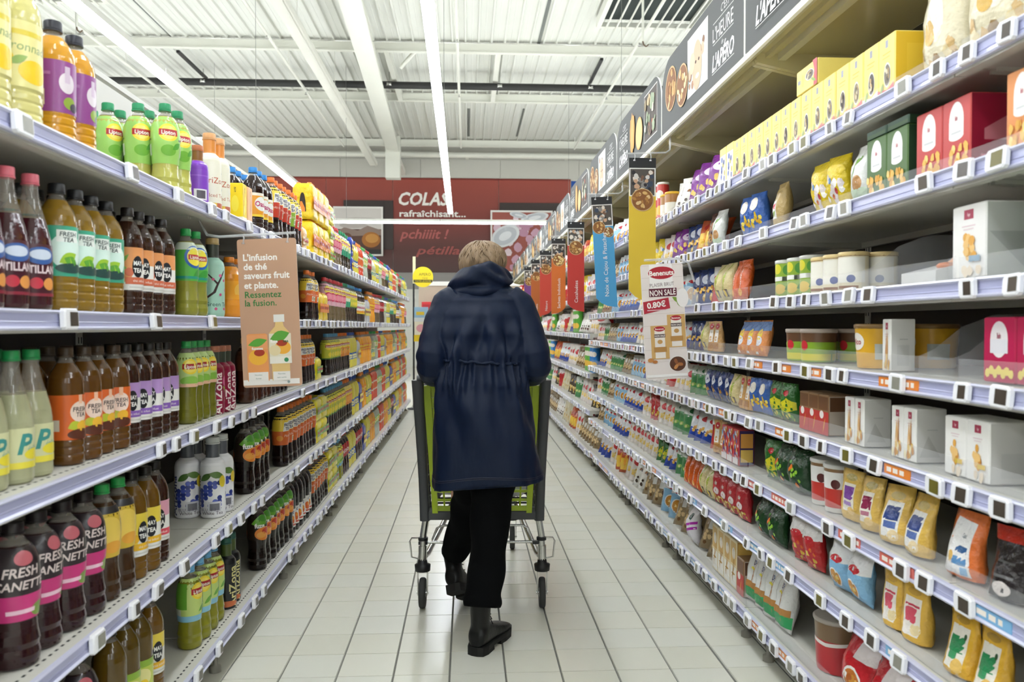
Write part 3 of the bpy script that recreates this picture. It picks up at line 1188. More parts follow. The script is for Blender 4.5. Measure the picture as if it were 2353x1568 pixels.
bottle('lemonade', 'lemonade_bottle', 'large pale yellow lemonade bottle', 'lemonade bottle', 'tea', .054, .34, '#dcd489', '#e8d23c',
       (.24, .64, '#e2da93', [T_('Citronnade', 0, .62, .14, '#7d9660', .0, .15), R_(-.5, .78, .3, .86, '#d6c23a'), E_(.15, .25, .25, .18, '#f0c51c'), E_(-.35, .4, .2, .18, '#f2d33a'), E_(.5, .7, .08, .08, '#e89a8a'), leaf(-.1, .4, .3, .12, .5, '#8aa84e')]), trans=.15)
bottle('juice_purple', 'juice_bottle', 'amber juice bottle with purple label and black cap', 'purple-labelled juice', 'tea', .046, .285, '#c98f1f', '#23242e',
       (.25, .66, '#8b3f86', [E_(.1, .58, .16, .2, '#d9cfd6'), R_(.05, .58, .16, .9, '#cbb8cc'), E_(.15, .2, .13, .12, '#8aa33a'), E_(.25, .13, .1, .09, '#2c1f3a'), R_(.45, .15, .75, .42, '#d8cbd8'), R_(-.5, .12, -.3, .42, '#e6d9b8'), R_(-.7, .7, -.2, .76, '#a868a4')]))
bottle('greentea', 'green_tea_bottle', 'pale green tea bottle with green cap', 'pale green tea', 'wavy', .043, .285, '#c6c463', '#1f8e5c',
       (.33, .84, '#9acb63', tea_logo('Lipton', .66, .2) + [E_(.0, .28, .16, .12, '#6fae3a'), leaf(.18, .38, .26, .12, .7, '#4f9a34'), R_(-.62, .18, -.4, .42, '#e8ede0'), R_(-.7, .5, -.4, .54, '#2f5a40'), E_(-.5, .86, .05, .04, '#d98a4a')]), trans=.2)
bottle('purple_can', 'iced_tea_can', 'violet patterned iced tea flask', 'violet flask', 'ari', .037, .215, '#7d3fb8', '#b5673a',
       (.06, .60, '#7f42ba', [R_(-.3, .1, .1, .42, '#e6e2ea'), R_(-.22, .14, .04, .38, '#55505a'), R_(-.9, .8, .9, .84, '#935ac8')]), opaque=True, neck=PC('#8a5a2c'), capR=.56)
bottle('cream', 'iced_tea_flask', 'tall cream iced tea flask with peach cap band', 'cream flask', 'ari', .041, .295, '#e6e3cf', '#d9a06a',
       (.05, .63, '#e8e5d2', [T_('AriZona', 0, .62, .13, '#b5502f', .0, 0, 0, .62), T_('Iced Tea', .02, .3, .08, '#b5684a'), leaf(.3, .82, .16, .06, .5, '#4f9aa0'), leaf(-.3, .8, .16, .06, -.5, '#4f9aa0'), leaf(.25, .45, .14, .05, .4, '#4f9aa0'), R_(-.6, .03, .6, .14, '#d8b84e'), R_(-.4, .03, -.2, .14, '#7aa84e'), R_(0, .03, .2, .14, '#b8684e'), R_(.35, .03, .5, .14, '#8a5aa8')]), opaque=True, neck=PC('#d98a3c'), capR=.56)
bottle('oasis', 'fruit_tea_bottle', 'dark fruit drink bottle with blue cap', 'blue-capped dark bottle', 'tea', .045, .29, '#24120f', '#2f86d0',
       (.24, .60, '#dd9422', [R_(-2.2, .88, 2.2, 1, '#e8e2d2'), E_(0, .55, .34, .3, '#e8e9e2'), T_('Oasis', 0, .55, .22, '#b83a6a', .03, .1), E_(.5, .3, .1, .1, '#c96a2a'), leaf(.2, .85, .3, .15, .4, '#a8c88a'), R_(-.9, 0, .9, .1, '#e8c93a')]))
for key, lo, hi, nm, cap in (('fresh_red', '#c5402c', '#f0cc40', 'red', '#ea7a2e'), ('fresh_orange', '#d9692e', '#f0cc40', 'orange', '#ea7a2e'), ('fresh_pink', '#c8559a', '#e8dcd8', 'pink', '#d85a9a'), ('fresh_green', '#8fb83e', '#f0cc40', 'green', '#ea7a2e')):
    bottle(key, 'iced_tea_bottle', 'dark iced tea bottle with yellow-and-%s sleeve' % nm, '%s-sleeved tea' % nm, 'wavy', .0425, .30, '#1c0e0a', cap,
           (.36, .83, lo, [R_(-3, .56, 3, 1, hi), G_([(-3, .5), (3, .5), (3, .6), (-3, .6)], hi)] + fresh_badge(.66, .17) + [T_('Pêche' if nm != 'red' else 'Fruits rouges', 0, .34, .09, '#f4dccb', .0, .2), R_(.12, .06, .24, .26, '#f2efe2'), R_(.15, .1, .21, .22, '#7aa83a'), E_(-.3, .25, .12, .1, '#e89a3a')]))
bottle('sparkred', 'sparkling_juice_bottle', 'dark red sparkling juice bottle with pink cap', 'sparkling red', 'champ', .047, .335, '#3c1018', '#d96a78',
       (.10, .48, '#451522', [E_(0, .78, .3, .17, '#3a5f9e', 20), E_(0, .8, .22, .1, '#c9d3e2', 18), T_('PÉTILLANT', 0, .52, .15, '#e2cfd2', .03, 0, 0, .8), E_(-.1, .25, .12, .11, '#c93a4a'), E_(.15, .24, .13, .12, '#e0984e'), R_(-.9, 0, .9, .06, '#8a2a3a')]), fill=.70)
bottle('teal', 'iced_tea_bottle', 'brown iced tea bottle with teal label and black cap', 'teal-labelled tea', 'tea', .0445, .305, '#8a6a1e', '#17181a',
       (.27, .66, '#43a888', [E_(.0, .5, .36, .36, '#d6ece2', 22), R_(-.22, .68, .22, .92, '#e9efe9'), T_('FRESH', 0, .84, .09, '#3a4a48', .02, .1), T_('TEA', 0, .73, .09, '#3a4a48', .02, .1), leaf(0, .36, .4, .22, .5, '#9cc23a'), leaf(.05, .3, .3, .2, -.4, '#5fa03a'), E_(.05, .16, .3, .1, '#2a4a46'), R_(.6, .3, .8, .4, '#d8ece4'), R_(.6, .05, .7, .2, '#e8d88a')]))
for key, c1, c2, nm in (('may_peach', '#e0985e', '#cf6a4a', 'peach'), ('may_purple', '#b793cf', '#8a62b8', 'lilac'), ('may_yellow', '#ecd34a', '#e8b41e', 'yellow'), ('may_pink', '#e2a3b8', '#d8485a', 'pink')):
    bottle(key, 'iced_tea_bottle', 'dark brown tea bottle with white-and-%s label' % nm, '%s-labelled tea' % nm, 'tea', .0425, .315, '#32180c' if key != 'may_yellow' else '#6a4a10', '#171310',
           (.22, .62, '#ecebe6', [R_(-3, .62, 3, 1, c1), G_([(-.6, .62), (.0, .62), (-.15, .3), (-.4, .1), (-.6, .1)], c1), leaf(-.3, .72, .3, .08, .9, '#7aa84a'), leaf(-.36, .55, .3, .08, -.5, '#8ab85a'), E_(-.2, .42, .1, .1, c2)] + may_logo(.55, .17) + [R_(-.28, .14, .36, .3, c2), T_('thé infusé', .04, .22, .06, '#f6efe6'), R_(-.2, .05, .3, .09, '#cfcfc8')]))
bottle('greenblue', 'green_tea_bottle', 'green-capped tea bottle with round blue and yellow logo', 'blue-logo tea', 'wavy', .041, .30, '#8a8a34', '#2aa04e',
       (.40, .84, '#58b24a', [R_(-3, .8, 3, 1, '#d8e6d2'), E_(0, .62, .3, .3, '#1f5fae', 22), E_(0, .62, .23, .23, '#f2e24a', 22), R_(-.2, .55, .2, .68, '#c23a3a'), T_('Lipton', 0, .615, .09, '#fff7ea', .02), leaf(.1, .2, .4, .2, .5, '#3f9a3e'), R_(-3, .05, 3, .12, '#2a9a86')]))
bottle('mint', 'iced_tea_flask', 'mint green tea flask with blossom branch', 'mint flask', 'ari', .0425, .29, '#a9d6c4', '#b59a62',
       (.04, .64, '#abd8c6', [G_([(-.25, .30), (-.05, .46), (.02, .62), (.2, .92), (.22, .9), (.06, .6), (.0, .44), (-.24, .26)], '#3a2a2a'), G_([(.04, .6), (-.2, .86), (-.18, .87), (.06, .64)], '#3a2a2a'), T_('Green Tea', .06, .2, .09, '#2f5a4e', 0, 0, 0, .6)] + fruits([(-.2, .84, .03, '#d85a8a'), (.1, .8, .035, '#e07aa0'), (.2, .7, .03, '#d0487a'), (-.05, .72, .03, '#d85a8a'), (.25, .5, .035, '#e07aa0'), (-.22, .5, .03, '#d0487a'), (.1, .4, .03, '#d85a8a'), (0, .1, .03, '#d85a8a'), (.2, .1, .03, '#d0487a')])), opaque=True, neck=PC('#3a4038'), capR=.56)
bottle('orangejug', 'orange_juice_bottle', 'stubby orange juice bottle', 'orange juice', 'soda', .047, .24, '#e8962a', '#e88a1e',
       (.3, .6, '#f0a52c', [E_(0, .5, .3, .35, '#f4c25a'), leaf(.2, .8, .3, .15, .5, '#4f8a34')]))
bottle('sparklemon', 'sparkling_lemonade_bottle', 'cloudy lemonade bottle with long neck and green cap', 'cloudy lemonade', 'champ', .05, .335, '#c3c49c', '#1d8a4a',
       (.12, .42, '#d0d0a2', [T_('P', -.06, .62, .5, '#3f8f8a', .03, .25), T_('étillant', .28, .48, .16, '#4f9a92', .0, .25, 0, .5), R_(-2.2, .0, 2.2, .16, '#e6d84a'), R_(-.95, .2, -.6, .5, '#cfdcdc'), E_(.25, .34, .3, .14, '#e4d33a')]), fill=.66, trans=.3)
bottle('orangelab', 'iced_tea_bottle', 'brown iced tea bottle with orange label', 'orange-labelled tea', 'tea', .0435, .30, '#5c3a10', '#3a2a1a',
       (.22, .60, '#e0692a', [E_(.05, .62, .24, .24, '#efd8c8', 20), T_('FRESH', .05, .68, .1, '#4a3a3a', .02, .1), T_('TEA', .05, .56, .1, '#4a3a3a', .02, .1), R_(.0, .8, .1, 1, '#f0c0a0'), leaf(-.1, .32, .3, .2, .4, '#b8c23a'), E_(.1, .3, .15, .12, '#e8b43a'), E_(.05, .12, .3, .12, '#5a2f22'), R_(.62, .2, .8, .45, '#eadfcc')]))
bottle('liptongreen_s', 'green_tea_bottle', 'slim green tea bottle with pale leafy label', 'slim green tea', 'wavy', .036, .275, '#6b6a1e', '#2f9a50',
       (.45, .86, '#bfd98a', tea_logo('Lipton', .6, .24) + [E_(0, .18, .3, .14, '#8cc04e'), R_(-3, 0, 3, .1, '#e8b89a')]))
bottle('maroon', 'iced_tea_flask', 'crimson iced tea flask with white upright lettering', 'crimson flask', 'ari', .036, .25, '#8a1438', '#b8765a',
       (.04, .63, '#8c1238', [ari_logo(.05, .45, .22, '#f2e6e2'), E_(-.3, .75, .2, .16, '#c93a7a'), leaf(-.25, .4, .3, .12, 1.2, '#9cc23a'), leaf(-.35, .3, .3, .12, .3, '#d8d89a'), E_(.35, .75, .16, .14, '#d85a9a'), leaf(.3, .55, .26, .1, -.6, '#9cc23a')]), opaque=True, neck=PC('#3f4a3c'), capR=.56)
bottle('browntea', 'iced_tea_bottle', 'plain dark brown tea bottle, label turned away', 'plain brown tea', 'wavy', .0425, .30, '#3a1c10', '#e2b23a',
       (.5, .8, '#4a2a18', [R_(-.3, .3, .3, .6, '#7a5a34')]))
bottle('lemontea', 'iced_tea_bottle', 'dark lemon iced tea bottle with yellow logo sleeve', 'lemon iced tea', 'wavy', .0425, .30, '#1d110a', '#5aa0c8',
       (.38, .84, '#c9c93e', tea_logo('Lipton', .68, .2) + [R_(-.75, .05, -.4, .5, '#6f7a1e'), R_(-.5, .3, -.42, .5, '#e8e0a0'), leaf(.3, .3, .25, .1, .6, '#5f9a34'), E_(.1, .25, .14, .12, '#f0dc4a'), R_(-3, 0, 3, .06, '#3a6a34')]))
bottle('orangetea', 'iced_tea_bottle', 'dark peach iced tea bottle with orange logo sleeve', 'peach iced tea', 'wavy', .0425, .30, '#1d110a', '#ea7a2e',
       (.38, .84, '#e08a34', tea_logo('Lipton', .7, .2) + [R_(-3, .85, 3, 1, '#ead87a'), E_(.1, .3, .2, .16, '#f0a84a'), leaf(-.15, .36, .25, .1, .6, '#5f9a34')]))
bottle('pinktea', 'iced_tea_bottle', 'red-capped pale pink iced tea bottle', 'pink iced tea', 'wavy', .041, .285, '#6a5a3e', '#c8323a',
       (.36, .86, '#e2b0bc', tea_logo('Lipton', .72, .18) + [E_(.05, .4, .24, .2, '#c93a5a'), E_(.05, .4, .18, .14, '#e88a9a'), leaf(-.2, .3, .25, .1, .6, '#6fa84a'), R_(-.7, .2, -.4, .6, '#e8dcd8')]))
bottle('greendark', 'green_tea_bottle', 'dark green tea bottle with white and green sleeve', 'green-sleeved tea', 'wavy', .0425, .30, '#231a0c', '#1f8e5c',
       (.38, .86, '#e2ead2', tea_logo('Lipton', .66, .19) + [R_(-3, 0, 3, .3, '#2f9a74'), leaf(.2, .4, .3, .14, .6, '#5fa03a')]))
bottle('fuzepeach', 'iced_tea_bottle', 'black tea bottle with leaf and peach sleeve', 'peach-sleeved black tea', 'wavy', .044, .305, '#170c08', '#1b1512',
       (.46, .85, '#2b2118', [leaf(-.02, .74, .9, .42, .25, '#6fae3a'), leaf(.1, .82, .7, .25, .0, '#4f9634'), T_('fuze', -.12, .56, .17, '#f6f4ee', .04), T_('tea', .34, .56, .17, '#2a4a22', .02), E_(.08, .24, .4, .26, '#e88a34', 22), E_(.16, .34, .2, .12, '#c23a28'), E_(-.05, .2, .2, .12, '#f0a84e')]))
bottle('ari_white', 'iced_tea_flask', 'white iced tea flask with blue berries', 'white berry flask', 'ari', .0445, .295, '#e9e9ec', '#cfd3d0',
       (.03, .64, '#ececee', [ari_logo(.33, .42, .17, '#1f2f7a')] + [E_(-.12 + .09 * ((i * 7) % 5 - 2), .45 + .075 * ((i * 3) % 7 - 3), .05, .05, ['#3a4a9a', '#4a5ab0', '#2c3a80'][i % 3], 10) for i in range(22)] + [leaf(-.2, .8, .28, .13, .6, '#4a6a34'), leaf(.0, .84, .3, .14, -.2, '#5a7a3e'), E_(.12, .7, .07, .12, '#d8c23a'), T_('BLUEBERRY', -.1, .14, .06, '#3a3a5a', 0, 0, 0, .4), T_('White Tea', -.08, .07, .07, '#3a2a3a', 0, 0, 0, .4), R_(.62, .1, .86, .3, '#cfd0d6'), R_(.65, .12, .83, .26, '#6a6a72')]), opaque=True, neck=PC('#565a60'), capR=.56)
bottle('canette', 'soft_drink_bottle', 'dark soft drink bottle with black and magenta sleeve', 'magenta-sleeved bottle', 'wavy', .05, .30, '#2a0f12', '#1c1416',
       (.34, .84, '#2b2226', [R_(-3, 0, 3, .36, '#c8307a'), T_('FRESH', 0, .68, .13, '#e2d3d0', .02, .2), T_('CANETTE', 0, .5, .12, '#e2d3d0', .02, .2, 0, .75), E_(.05, .86, .14, .1, '#c96a74'), E_(.3, .12, .16, .1, '#7a9a3a'), R_(-.2, .1, .2, .16, '#f0c8da')]))
bottle('yellowdark', 'soft_drink_bottle', 'dark soft drink bottle with yellow fruit sleeve', 'yellow-sleeved bottle', 'wavy', .0445, .305, '#3a2410', '#2aa04e',
       (.38, .82, '#d9b73a', [E_(0, .5, .32, .3, '#f0d060'), R_(-.7, .4, -.5, .75, '#d8d8d8'), R_(-.66, .45, -.54, .7, '#2a3a4a'), R_(-3, .86, 3, 1, '#2b2a2c'), E_(.1, .2, .2, .12, '#e8a83a')]))
bottle('lime', 'soft_drink_bottle', 'brown tea bottle with lime label', 'lime-labelled tea', 'tea', .0435, .30, '#57420f', '#171310',
       (.16, .48, '#c3cf4e', [E_(.0, .5, .3, .26, '#e8e29a'), R_(-3, .8, 3, 1, '#8fb43a'), E_(.05, .3, .14, .14, '#eecb2e')]))
bottle('bluecap', 'green_tea_bottle', 'green tea bottle with pale blue cap', 'blue-capped green tea', 'wavy', .041, .28, '#8c8a24', '#6fb0dc',
       (.34, .85, '#c6dc7e', tea_logo('Lipton', .7, .2) + [R_(-.7, .3, -.3, .9, '#6fae3a'), R_(-.7, .1, -.45, .3, '#dfe6d2'), R_(-3, 0, 3, .14, '#8ac4dc'), leaf(.1, .3, .3, .12, .6, '#6fae3a')]), trans=.1)
bottle('ari_black', 'iced_tea_flask', 'black iced tea flask with gold upright lettering', 'black flask', 'ari', .0375, .27, '#16171a', '#2a5a4e',
       (.03, .64, '#17181b', [ari_logo(.05, .48, .2, '#d8cf8e'), leaf(-.25, .3, .3, .08, 1.0, '#a8b83a'), leaf(-.3, .22, .3, .08, .6, '#c8a83a'), E_(-.1, .08, .3, .07, '#c86a3a')]), opaque=True, neck=PC('#4a5a2a'), capR=.56)
bottle('whitelab', 'tea_syrup_bottle', 'black bottle with white fruit label', 'white-labelled black bottle', 'wavy', .042, .30, '#140b09', '#2a2624',
       (.12, .44, '#e6e3dc', [E_(0, .42, .2, .22, '#d8642e'), T_('c', .1, .85, .2, '#1f3f8a', .03), R_(-.35, .04, .35, .18, '#c8503a'), E_(.1, .5, .1, .1, '#e89a3a')]))
bottle('lemonsoda', 'lemon_soda_bottle', 'bright yellow lemon soda bottle with blue cap', 'yellow lemon soda', 'soda', .047, .31, '#efe053', '#2a55b0',
       (.24, .42, '#2f62b0', [E_(0, .5, .5, .4, '#efe9a8'), T_('Citron', 0, .5, .35, '#2a4a9a', .03)]), trans=.15)
bottle('orangesoda', 'orange_soda_bottle', 'bright orange soda bottle with dented waist', 'orange soda', 'soda', .047, .31, '#f0a31c', '#e8862a',
       (.42, .62, '#e2702a', [E_(0, .5, .6, .36, '#f4d23a'), T_('Orange', 0, .5, .35, '#d8482a', .03)]))
bottle('redcola', 'cola_bottle', 'dark cola bottle with red sleeve', 'red-sleeved cola', 'soda', .044, .30, '#2a0f0c', '#c02a2a',
       (.42, .74, '#b8262c', [T_('Cola', 0, .5, .35, '#f2e8e4', .02, .2)]))
bottle('clearsoda', 'clear_soda_bottle', 'clear pale soda bottle with green cap', 'clear soda', 'soda', .045, .305, '#d6dccb', '#4aa84e',
       (.42, .66, '#7cc04e', [E_(0, .5, .5, .36, '#f0ecc8'), E_(.3, .6, .2, .2, '#d8cf3a')]), trans=.3)
bottle('redorange', 'blood_orange_bottle', 'red-orange juice bottle with orange cap', 'red-orange juice', 'slim', .042, .30, '#d8482a', '#e8862a',
       (.3, .6, '#e8d6c4', [E_(0, .5, .4, .36, '#d8602a')]))


# ---- shrink-wrapped multipacks
def multipack(key, desc, short, L, D, H, film, band, cap, rows=3):
    q = MB()
    FM = PC(film, 'foil')
    n = 28
    rings = []
    for z, s in ((0, .93), (.02, .99), (.12, 1), (.30, .96), (.45, .93), (.60, .97), (.74, 1), (.86, .985), (.94, .9), (.985, .78), (1.0, .7)):
        ring = []
        for i in range(n):
            a = 2 * PI * i / n
            c, sn = math.cos(a), math.sin(a)
            e = .32
            x = math.copysign(abs(c) ** e, c) * D / 2 * s
            y = math.copysign(abs(sn) ** e, sn) * L / 2 * s
            bulge = 1 - .035 * abs(math.sin(rows * PI * (y / L + .5)))
            ring.append((x * bulge, y, z * H))
        rings.append(ring)
    q.loft(rings, FM, True)
    body = q.mesh('multipack')
    parts = []
    # open end showing the bottles
    q = MB()
    for sgn in (-1, 1):
        pts = [(-.16, .2), (.16, .2), (.13, .5), (.09, .66), (.04, .72), (-.04, .72), (-.09, .66), (-.13, .5)]
        y = sgn * (L / 2 + .001)
        vs = [(u * D, y * (.985 if v < .3 else .955 if v < .6 else .985), v * H) for u, v in pts]
        q.add(vs, [tuple(range(len(vs))) if sgn < 0 else tuple(reversed(range(len(vs))))], PC('#2a1a10'))
        vs = [(u * D * .75, y * 1.003 * (.985 if v < .3 else .965), v * H) for u, v in ((-.16, .2), (.16, .2), (.14, .48), (-.14, .48))]
        q.add(vs, [(0, 1, 2, 3) if sgn < 0 else (3, 2, 1, 0)], PC(band))
    parts.append(('end_opening', q.mesh('end_opening')))
    q = MB()
    for k in range(rows):
        y = (k - (rows - 1) / 2) * L / rows
        q.add([(D * .515, y - .03, .3 * H), (D * .515, y + .03, .3 * H), (D * .52, y + .03, .62 * H), (D * .52, y - .03, .62 * H)], [(0, 1, 2, 3)], PC(band, 'foil'))
        q.add([(D * .53, y - .022, .42 * H), (D * .53, y + .022, .42 * H), (D * .53, y + .022, .52 * H), (D * .53, y - .022, .52 * H)], [(0, 1, 2, 3)], PC('#b0302c', 'foil'))
    parts.append(('front_print', q.mesh('front_print')))
    q = MB()
    CM = M('cap_' + cap.lstrip('#'), cap, rough=.35, vary=.03)
    for k in range(rows):
        for x in (-.25, .25):
            q.lathe([(.014, H * .97), (.014, H * 1.03), (.012, H * 1.035)], CM, 8, c=(x * D, (k - (rows - 1) / 2) * L / rows * .72, 0))
    parts.append(('cap_row', q.mesh('cap_row')))
    PROD[key] = dict(name='multipack', cat='multipack', body=body, parts=parts, w=L, d=D, h=H * 1.03, desc=desc, short=short, rot=False)


multipack('pack_yellow', 'yellow shrink-wrapped pack of small bottles', 'yellow pack', .19, .13, .215, '#f2cf28', '#f08a2a', '#e8862a')
multipack('pack_lemon', 'lemon yellow shrink-wrapped pack of cans', 'lemon pack', .19, .13, .13, '#f0e02e', '#7aa83a', '#d8d8d8')
multipack('pack_blue', 'yellow-and-blue shrink-wrapped pack of bottles', 'blue pack', .19, .13, .22, '#2440a8', '#f0d82e', '#2440a8')
multipack('pack_silver', 'silver-and-yellow shrink-wrapped pack of bottles', 'silver pack', .19, .13, .2, '#c9ccd2', '#e8d23a', '#2440a8')
multipack('pack_peach', 'small peach-coloured pack of bottles', 'peach pack', .12, .1, .14, '#e8b878', '#f0d8a8', '#e8862a')


# ---- cartons
def carton(key, name, desc, short, w, d, h, col, front, side=None, top=None, sidecol=None, cat='box', kind='carton'):
    q = MB()
    q.bbox((-d / 2, -w / 2, 0), (d / 2, w / 2, h), PC(col, kind), min(.003, d * .05))
    if sidecol:
        for s in (-1, 1):
            y = s * (w / 2 + .0002)
            vs = [(-d / 2 + .003, y, .003), (d / 2 - .003, y, .003), (d / 2 - .003, y, h - .003), (-d / 2 + .003, y, h - .003)]
            q.add(vs, [(0, 1, 2, 3) if s < 0 else (3, 2, 1, 0)], PC(sidecol, kind))
    draw(q, front, lambda u, v, l: (d / 2 + l, u * w / 2, v * h), kind, layer=.0002)
    if side:
        draw(q, side, lambda u, v, l: (-u * d / 2, w / 2 + .0003 + l, v * h), kind, layer=.0002)
        draw(q, side, lambda u, v, l: (u * d / 2, -w / 2 - .0003 - l, v * h), kind, layer=.0002)
    PROD[key] = dict(name=name, cat=cat, body=q.mesh(name), parts=[], w=w, d=d, h=h, desc=desc, short=short, rot=False)


carton('yo_yellow', 'drink_carton', 'yellow slim drink carton with black lettering', 'yellow carton', .06, .06, .165, '#f2d21c', [R_(-1, .0, 1, .18, '#f0ede2'), T_('YO', 0, .84, .13, '#2a2a2a', .02), E_(.2, .5, .5, .2, '#f6e04a'), E_(-.3, .35, .3, .12, '#f8ea7a')], [R_(-1, 0, 1, .18, '#f0ede2'), T_('YO', 0, .84, .13, '#2a2a2a', .02), E_(0, .5, .5, .2, '#f6e04a')])
carton('xy_peach', 'drink_carton', 'peach slim drink carton with black lettering', 'peach carton', .06, .06, .165, '#edbf92', [R_(-1, 0, 1, .15, '#f0ede2'), T_('XY', 0, .84, .13, '#2a2a2a', .02), leaf(.1, .5, .7, .15, .8, '#d88a4a')], [T_('XY', 0, .84, .13, '#2a2a2a', .02), leaf(.1, .5, .7, .15, .8, '#d88a4a')])


def round_els(u, v, a, b, seed, cols, ring='#7a6a5a'):
    r = random.Random(seed)
    e = [E_(u, v, a, b, '#e9e6df', 18), E_(u, v, a * .86, b * .86, ring, 18)]
    for k in range(7):
        e.append(E_(u + r.uniform(-.5, .5) * a, v + r.uniform(-.5, .5) * b, a * .22, b * .22, r.choice(cols), 8))
    return e


YB = dict(w=.082, d=.16, h=.19)
for k, (ring, low) in enumerate((('#6f6456', '#c8525a'), ('#4a4038', '#d8dae2'), ('#8a7a5a', '#c8525a'), ('#5a4a3a', '#cf8a3a'))):
    carton('yellowbox%d' % k, 'snack_box', 'yellow cardboard snack box with round window', 'yellow box', .082, .16, .165, '#f0dc78', [R_(-.16, .8, .16, .92, '#9a9aa8'), R_(-.5, .7, .5, .72, '#d8b84a'), R_(-.5, .64, .4, .655, '#d8b84a')] + round_els(.1, .36, .42, .2, k, ['#b89a6a', '#d8c8a8', '#3a3028'], ring) + [G_([(-1, 0), (1, 0), (1, .2), (.2, .12), (-1, .16)], low), leaf(-.5, .16, .5, .12, .4, '#8aa84e')],
           [R_(-.6, .3, .4, .8, '#e8c23a'), R_(-.9, .05, .9, .2, '#d89a2a')], sidecol='#e2b92c')
carton('bluebox', 'snack_box', 'white and blue cardboard snack box', 'white-and-blue box', .09, .15, .17, '#f0e07a', [R_(-.9, .1, .9, .8, '#eceae6')] + [blobc(random.Random(i).uniform(-.6, .6), .2 + .07 * i, .2, ['#3a4a9a', '#6a7ac0', '#c8b84a'][i % 3], random.Random(i), 8) for i in range(8)], sidecol='#e6cf4a')


def oval_front(c1, c2, seed):
    r = random.Random(seed)
    e = [E_(0, .68, .52, .27, '#eceae6', 22), R_(-.52, .45, .52, .68, '#eceae6'), E_(0, .46, .52, .06, '#eceae6', 18), T_('Belin', 0, .72, .07, '#b0384a', .02, 0, 0, .7), R_(-.35, .5, .35, .53, '#c8c8c8')]
    for k in range(14):
        e.append(blobc(r.uniform(-.75, .75), r.uniform(.06, .3), .2, r.choice(['#e2b24e', '#d8a03c', '#f0cf7a']), r, 7, .4))
    return e


carton('redbox', 'cracker_box', 'red cracker box with white oval panel', 'red cracker box', .135, .2, .205, '#c0403e', oval_front(0, 0, 2), [G_([(-.6, .5), (.2, .72), (.5, .5), (.3, .35), (-.6, .35)], '#b9717a'), R_(-.7, .12, .5, .15, '#c86a7a')], sidecol='#8a1630')
carton('greenbox', 'cracker_box', 'dark green cracker box with white oval panel', 'green cracker box', .105, .2, .155, '#4a6a34', oval_front(0, 0, 3), [R_(-.6, .3, .5, .7, '#2f4a30')], sidecol='#24402a')
carton('greenflat', 'cracker_box', 'dark green cracker box laid flat on top', 'flat green box', .105, .2, .07, '#2f4f3a', [R_(-.9, .1, .9, .5, '#3a5a34')], sidecol='#24402a')
carton('orangebox', 'cracker_box', 'orange cracker box with white oval panel', 'orange cracker box', .13, .19, .225, '#d88a4a', oval_front(0, 0, 4), sidecol='#b8642a')
carton('crimsonbox', 'cracker_box', 'crimson and yellow cracker box', 'crimson box', .11, .13, .15, '#b4124a', [E_(0, .66, .55, .28, '#e6dfe0', 20), R_(-.55, .45, .55, .66, '#dcdadf'), T_('Belin', 0, .72, .09, '#8a1a3a', .02)] + [blobc(-.7 + .25 * i, .14 + .05 * (i % 2), .2, '#ead46a', random.Random(i), 7) for i in range(7)], sidecol='#8a1030')
carton('greentall', 'snack_box', 'bright green snack box with white panel', 'bright green box', .12, .14, .22, '#3f9a34', [E_(0, .7, .6, .2, '#f0f0ec'), E_(0, .3, .6, .18, '#e8c05a')], sidecol='#2f7a2a')


def bread_front(seed, v0=.55, sticks=False):
    r = random.Random(seed)
    e = [R_(-.28, .80, .28, .93, '#a83a52'), T_('Roger', 0, .865, .05, '#e8c8ce', .02, 0, 0, .4), R_(-.4, .7, .4, .715, '#d8c0c4'), R_(-.3, .66, .3, .672, '#d8c0c4')]
    if sticks:
        for k in range(6):
            a = r.uniform(1.1, 1.9)
            e.append(leaf(r.uniform(-.35, .35), r.uniform(.34, .5), .75, .09, a, r.choice(['#c88a3c', '#b57428', '#dba858'])))
        for k in range(8):
            e.append(blobc(r.uniform(-.7, .7), r.uniform(.08, .28), .22, r.choice(['#e6c06a', '#d8a03c', '#efe2b8', '#c88a3c']), r, 8))
    else:
        for k in range(9):
            e.append(blobc(r.uniform(-.3, .35), r.uniform(.24, .56), .2, r.choice(['#dba24a', '#c88a34', '#e8bf7a']), r, 8))
        for k in range(4):
            e.append(blobc(r.uniform(-.7, .7), r.uniform(.04, .12), .2, '#e8d8c0', r, 8))
        e.append(R_(.1, .22, .75, .30, '#d8b84a' if seed % 2 else '#7a9ab0'))
    return e


carton('whitetall', 'breadstick_box', 'tall white breadstick box with red square mark', 'tall white box', .085, .13, .27, '#e9e7e2', bread_front(5, sticks=True), [R_(-.5, .1, .5, .5, '#c9c8c4'), R_(-.3, .6, .4, .62, '#b8b8b4')], sidecol='#d5d3ce')
carton('whitemid', 'breadstick_box', 'white breadstick box with red square mark', 'white breadstick box', .088, .12, .205, '#eae8e3', bread_front(6, sticks=True), [G_([(-.8, .1), (.6, .1), (-.2, .5)], '#bdbbb6'), R_(-.3, .6, .4, .62, '#b8b8b4')], sidecol='#cfcdc8')
carton('whiteshort', 'breadstick_box', 'short white cracker box with red square mark', 'short white box', .092, .12, .155, '#eae8e3', bread_front(7), [R_(-.5, .1, .5, .5, '#c9c8c4')], sidecol='#d2d0cb')
carton('whitewide', 'breadstick_box', 'wide white cheese cracker box', 'wide white box', .125, .15, .165, '#e9e7e3', bread_front(8), [G_([(-.9, .6), (.2, .1), (.8, .1), (.8, .6)], '#a9aaa6'), R_(.3, .82, .6, .9, '#9a4a5a')], sidecol='#bfc0bb')
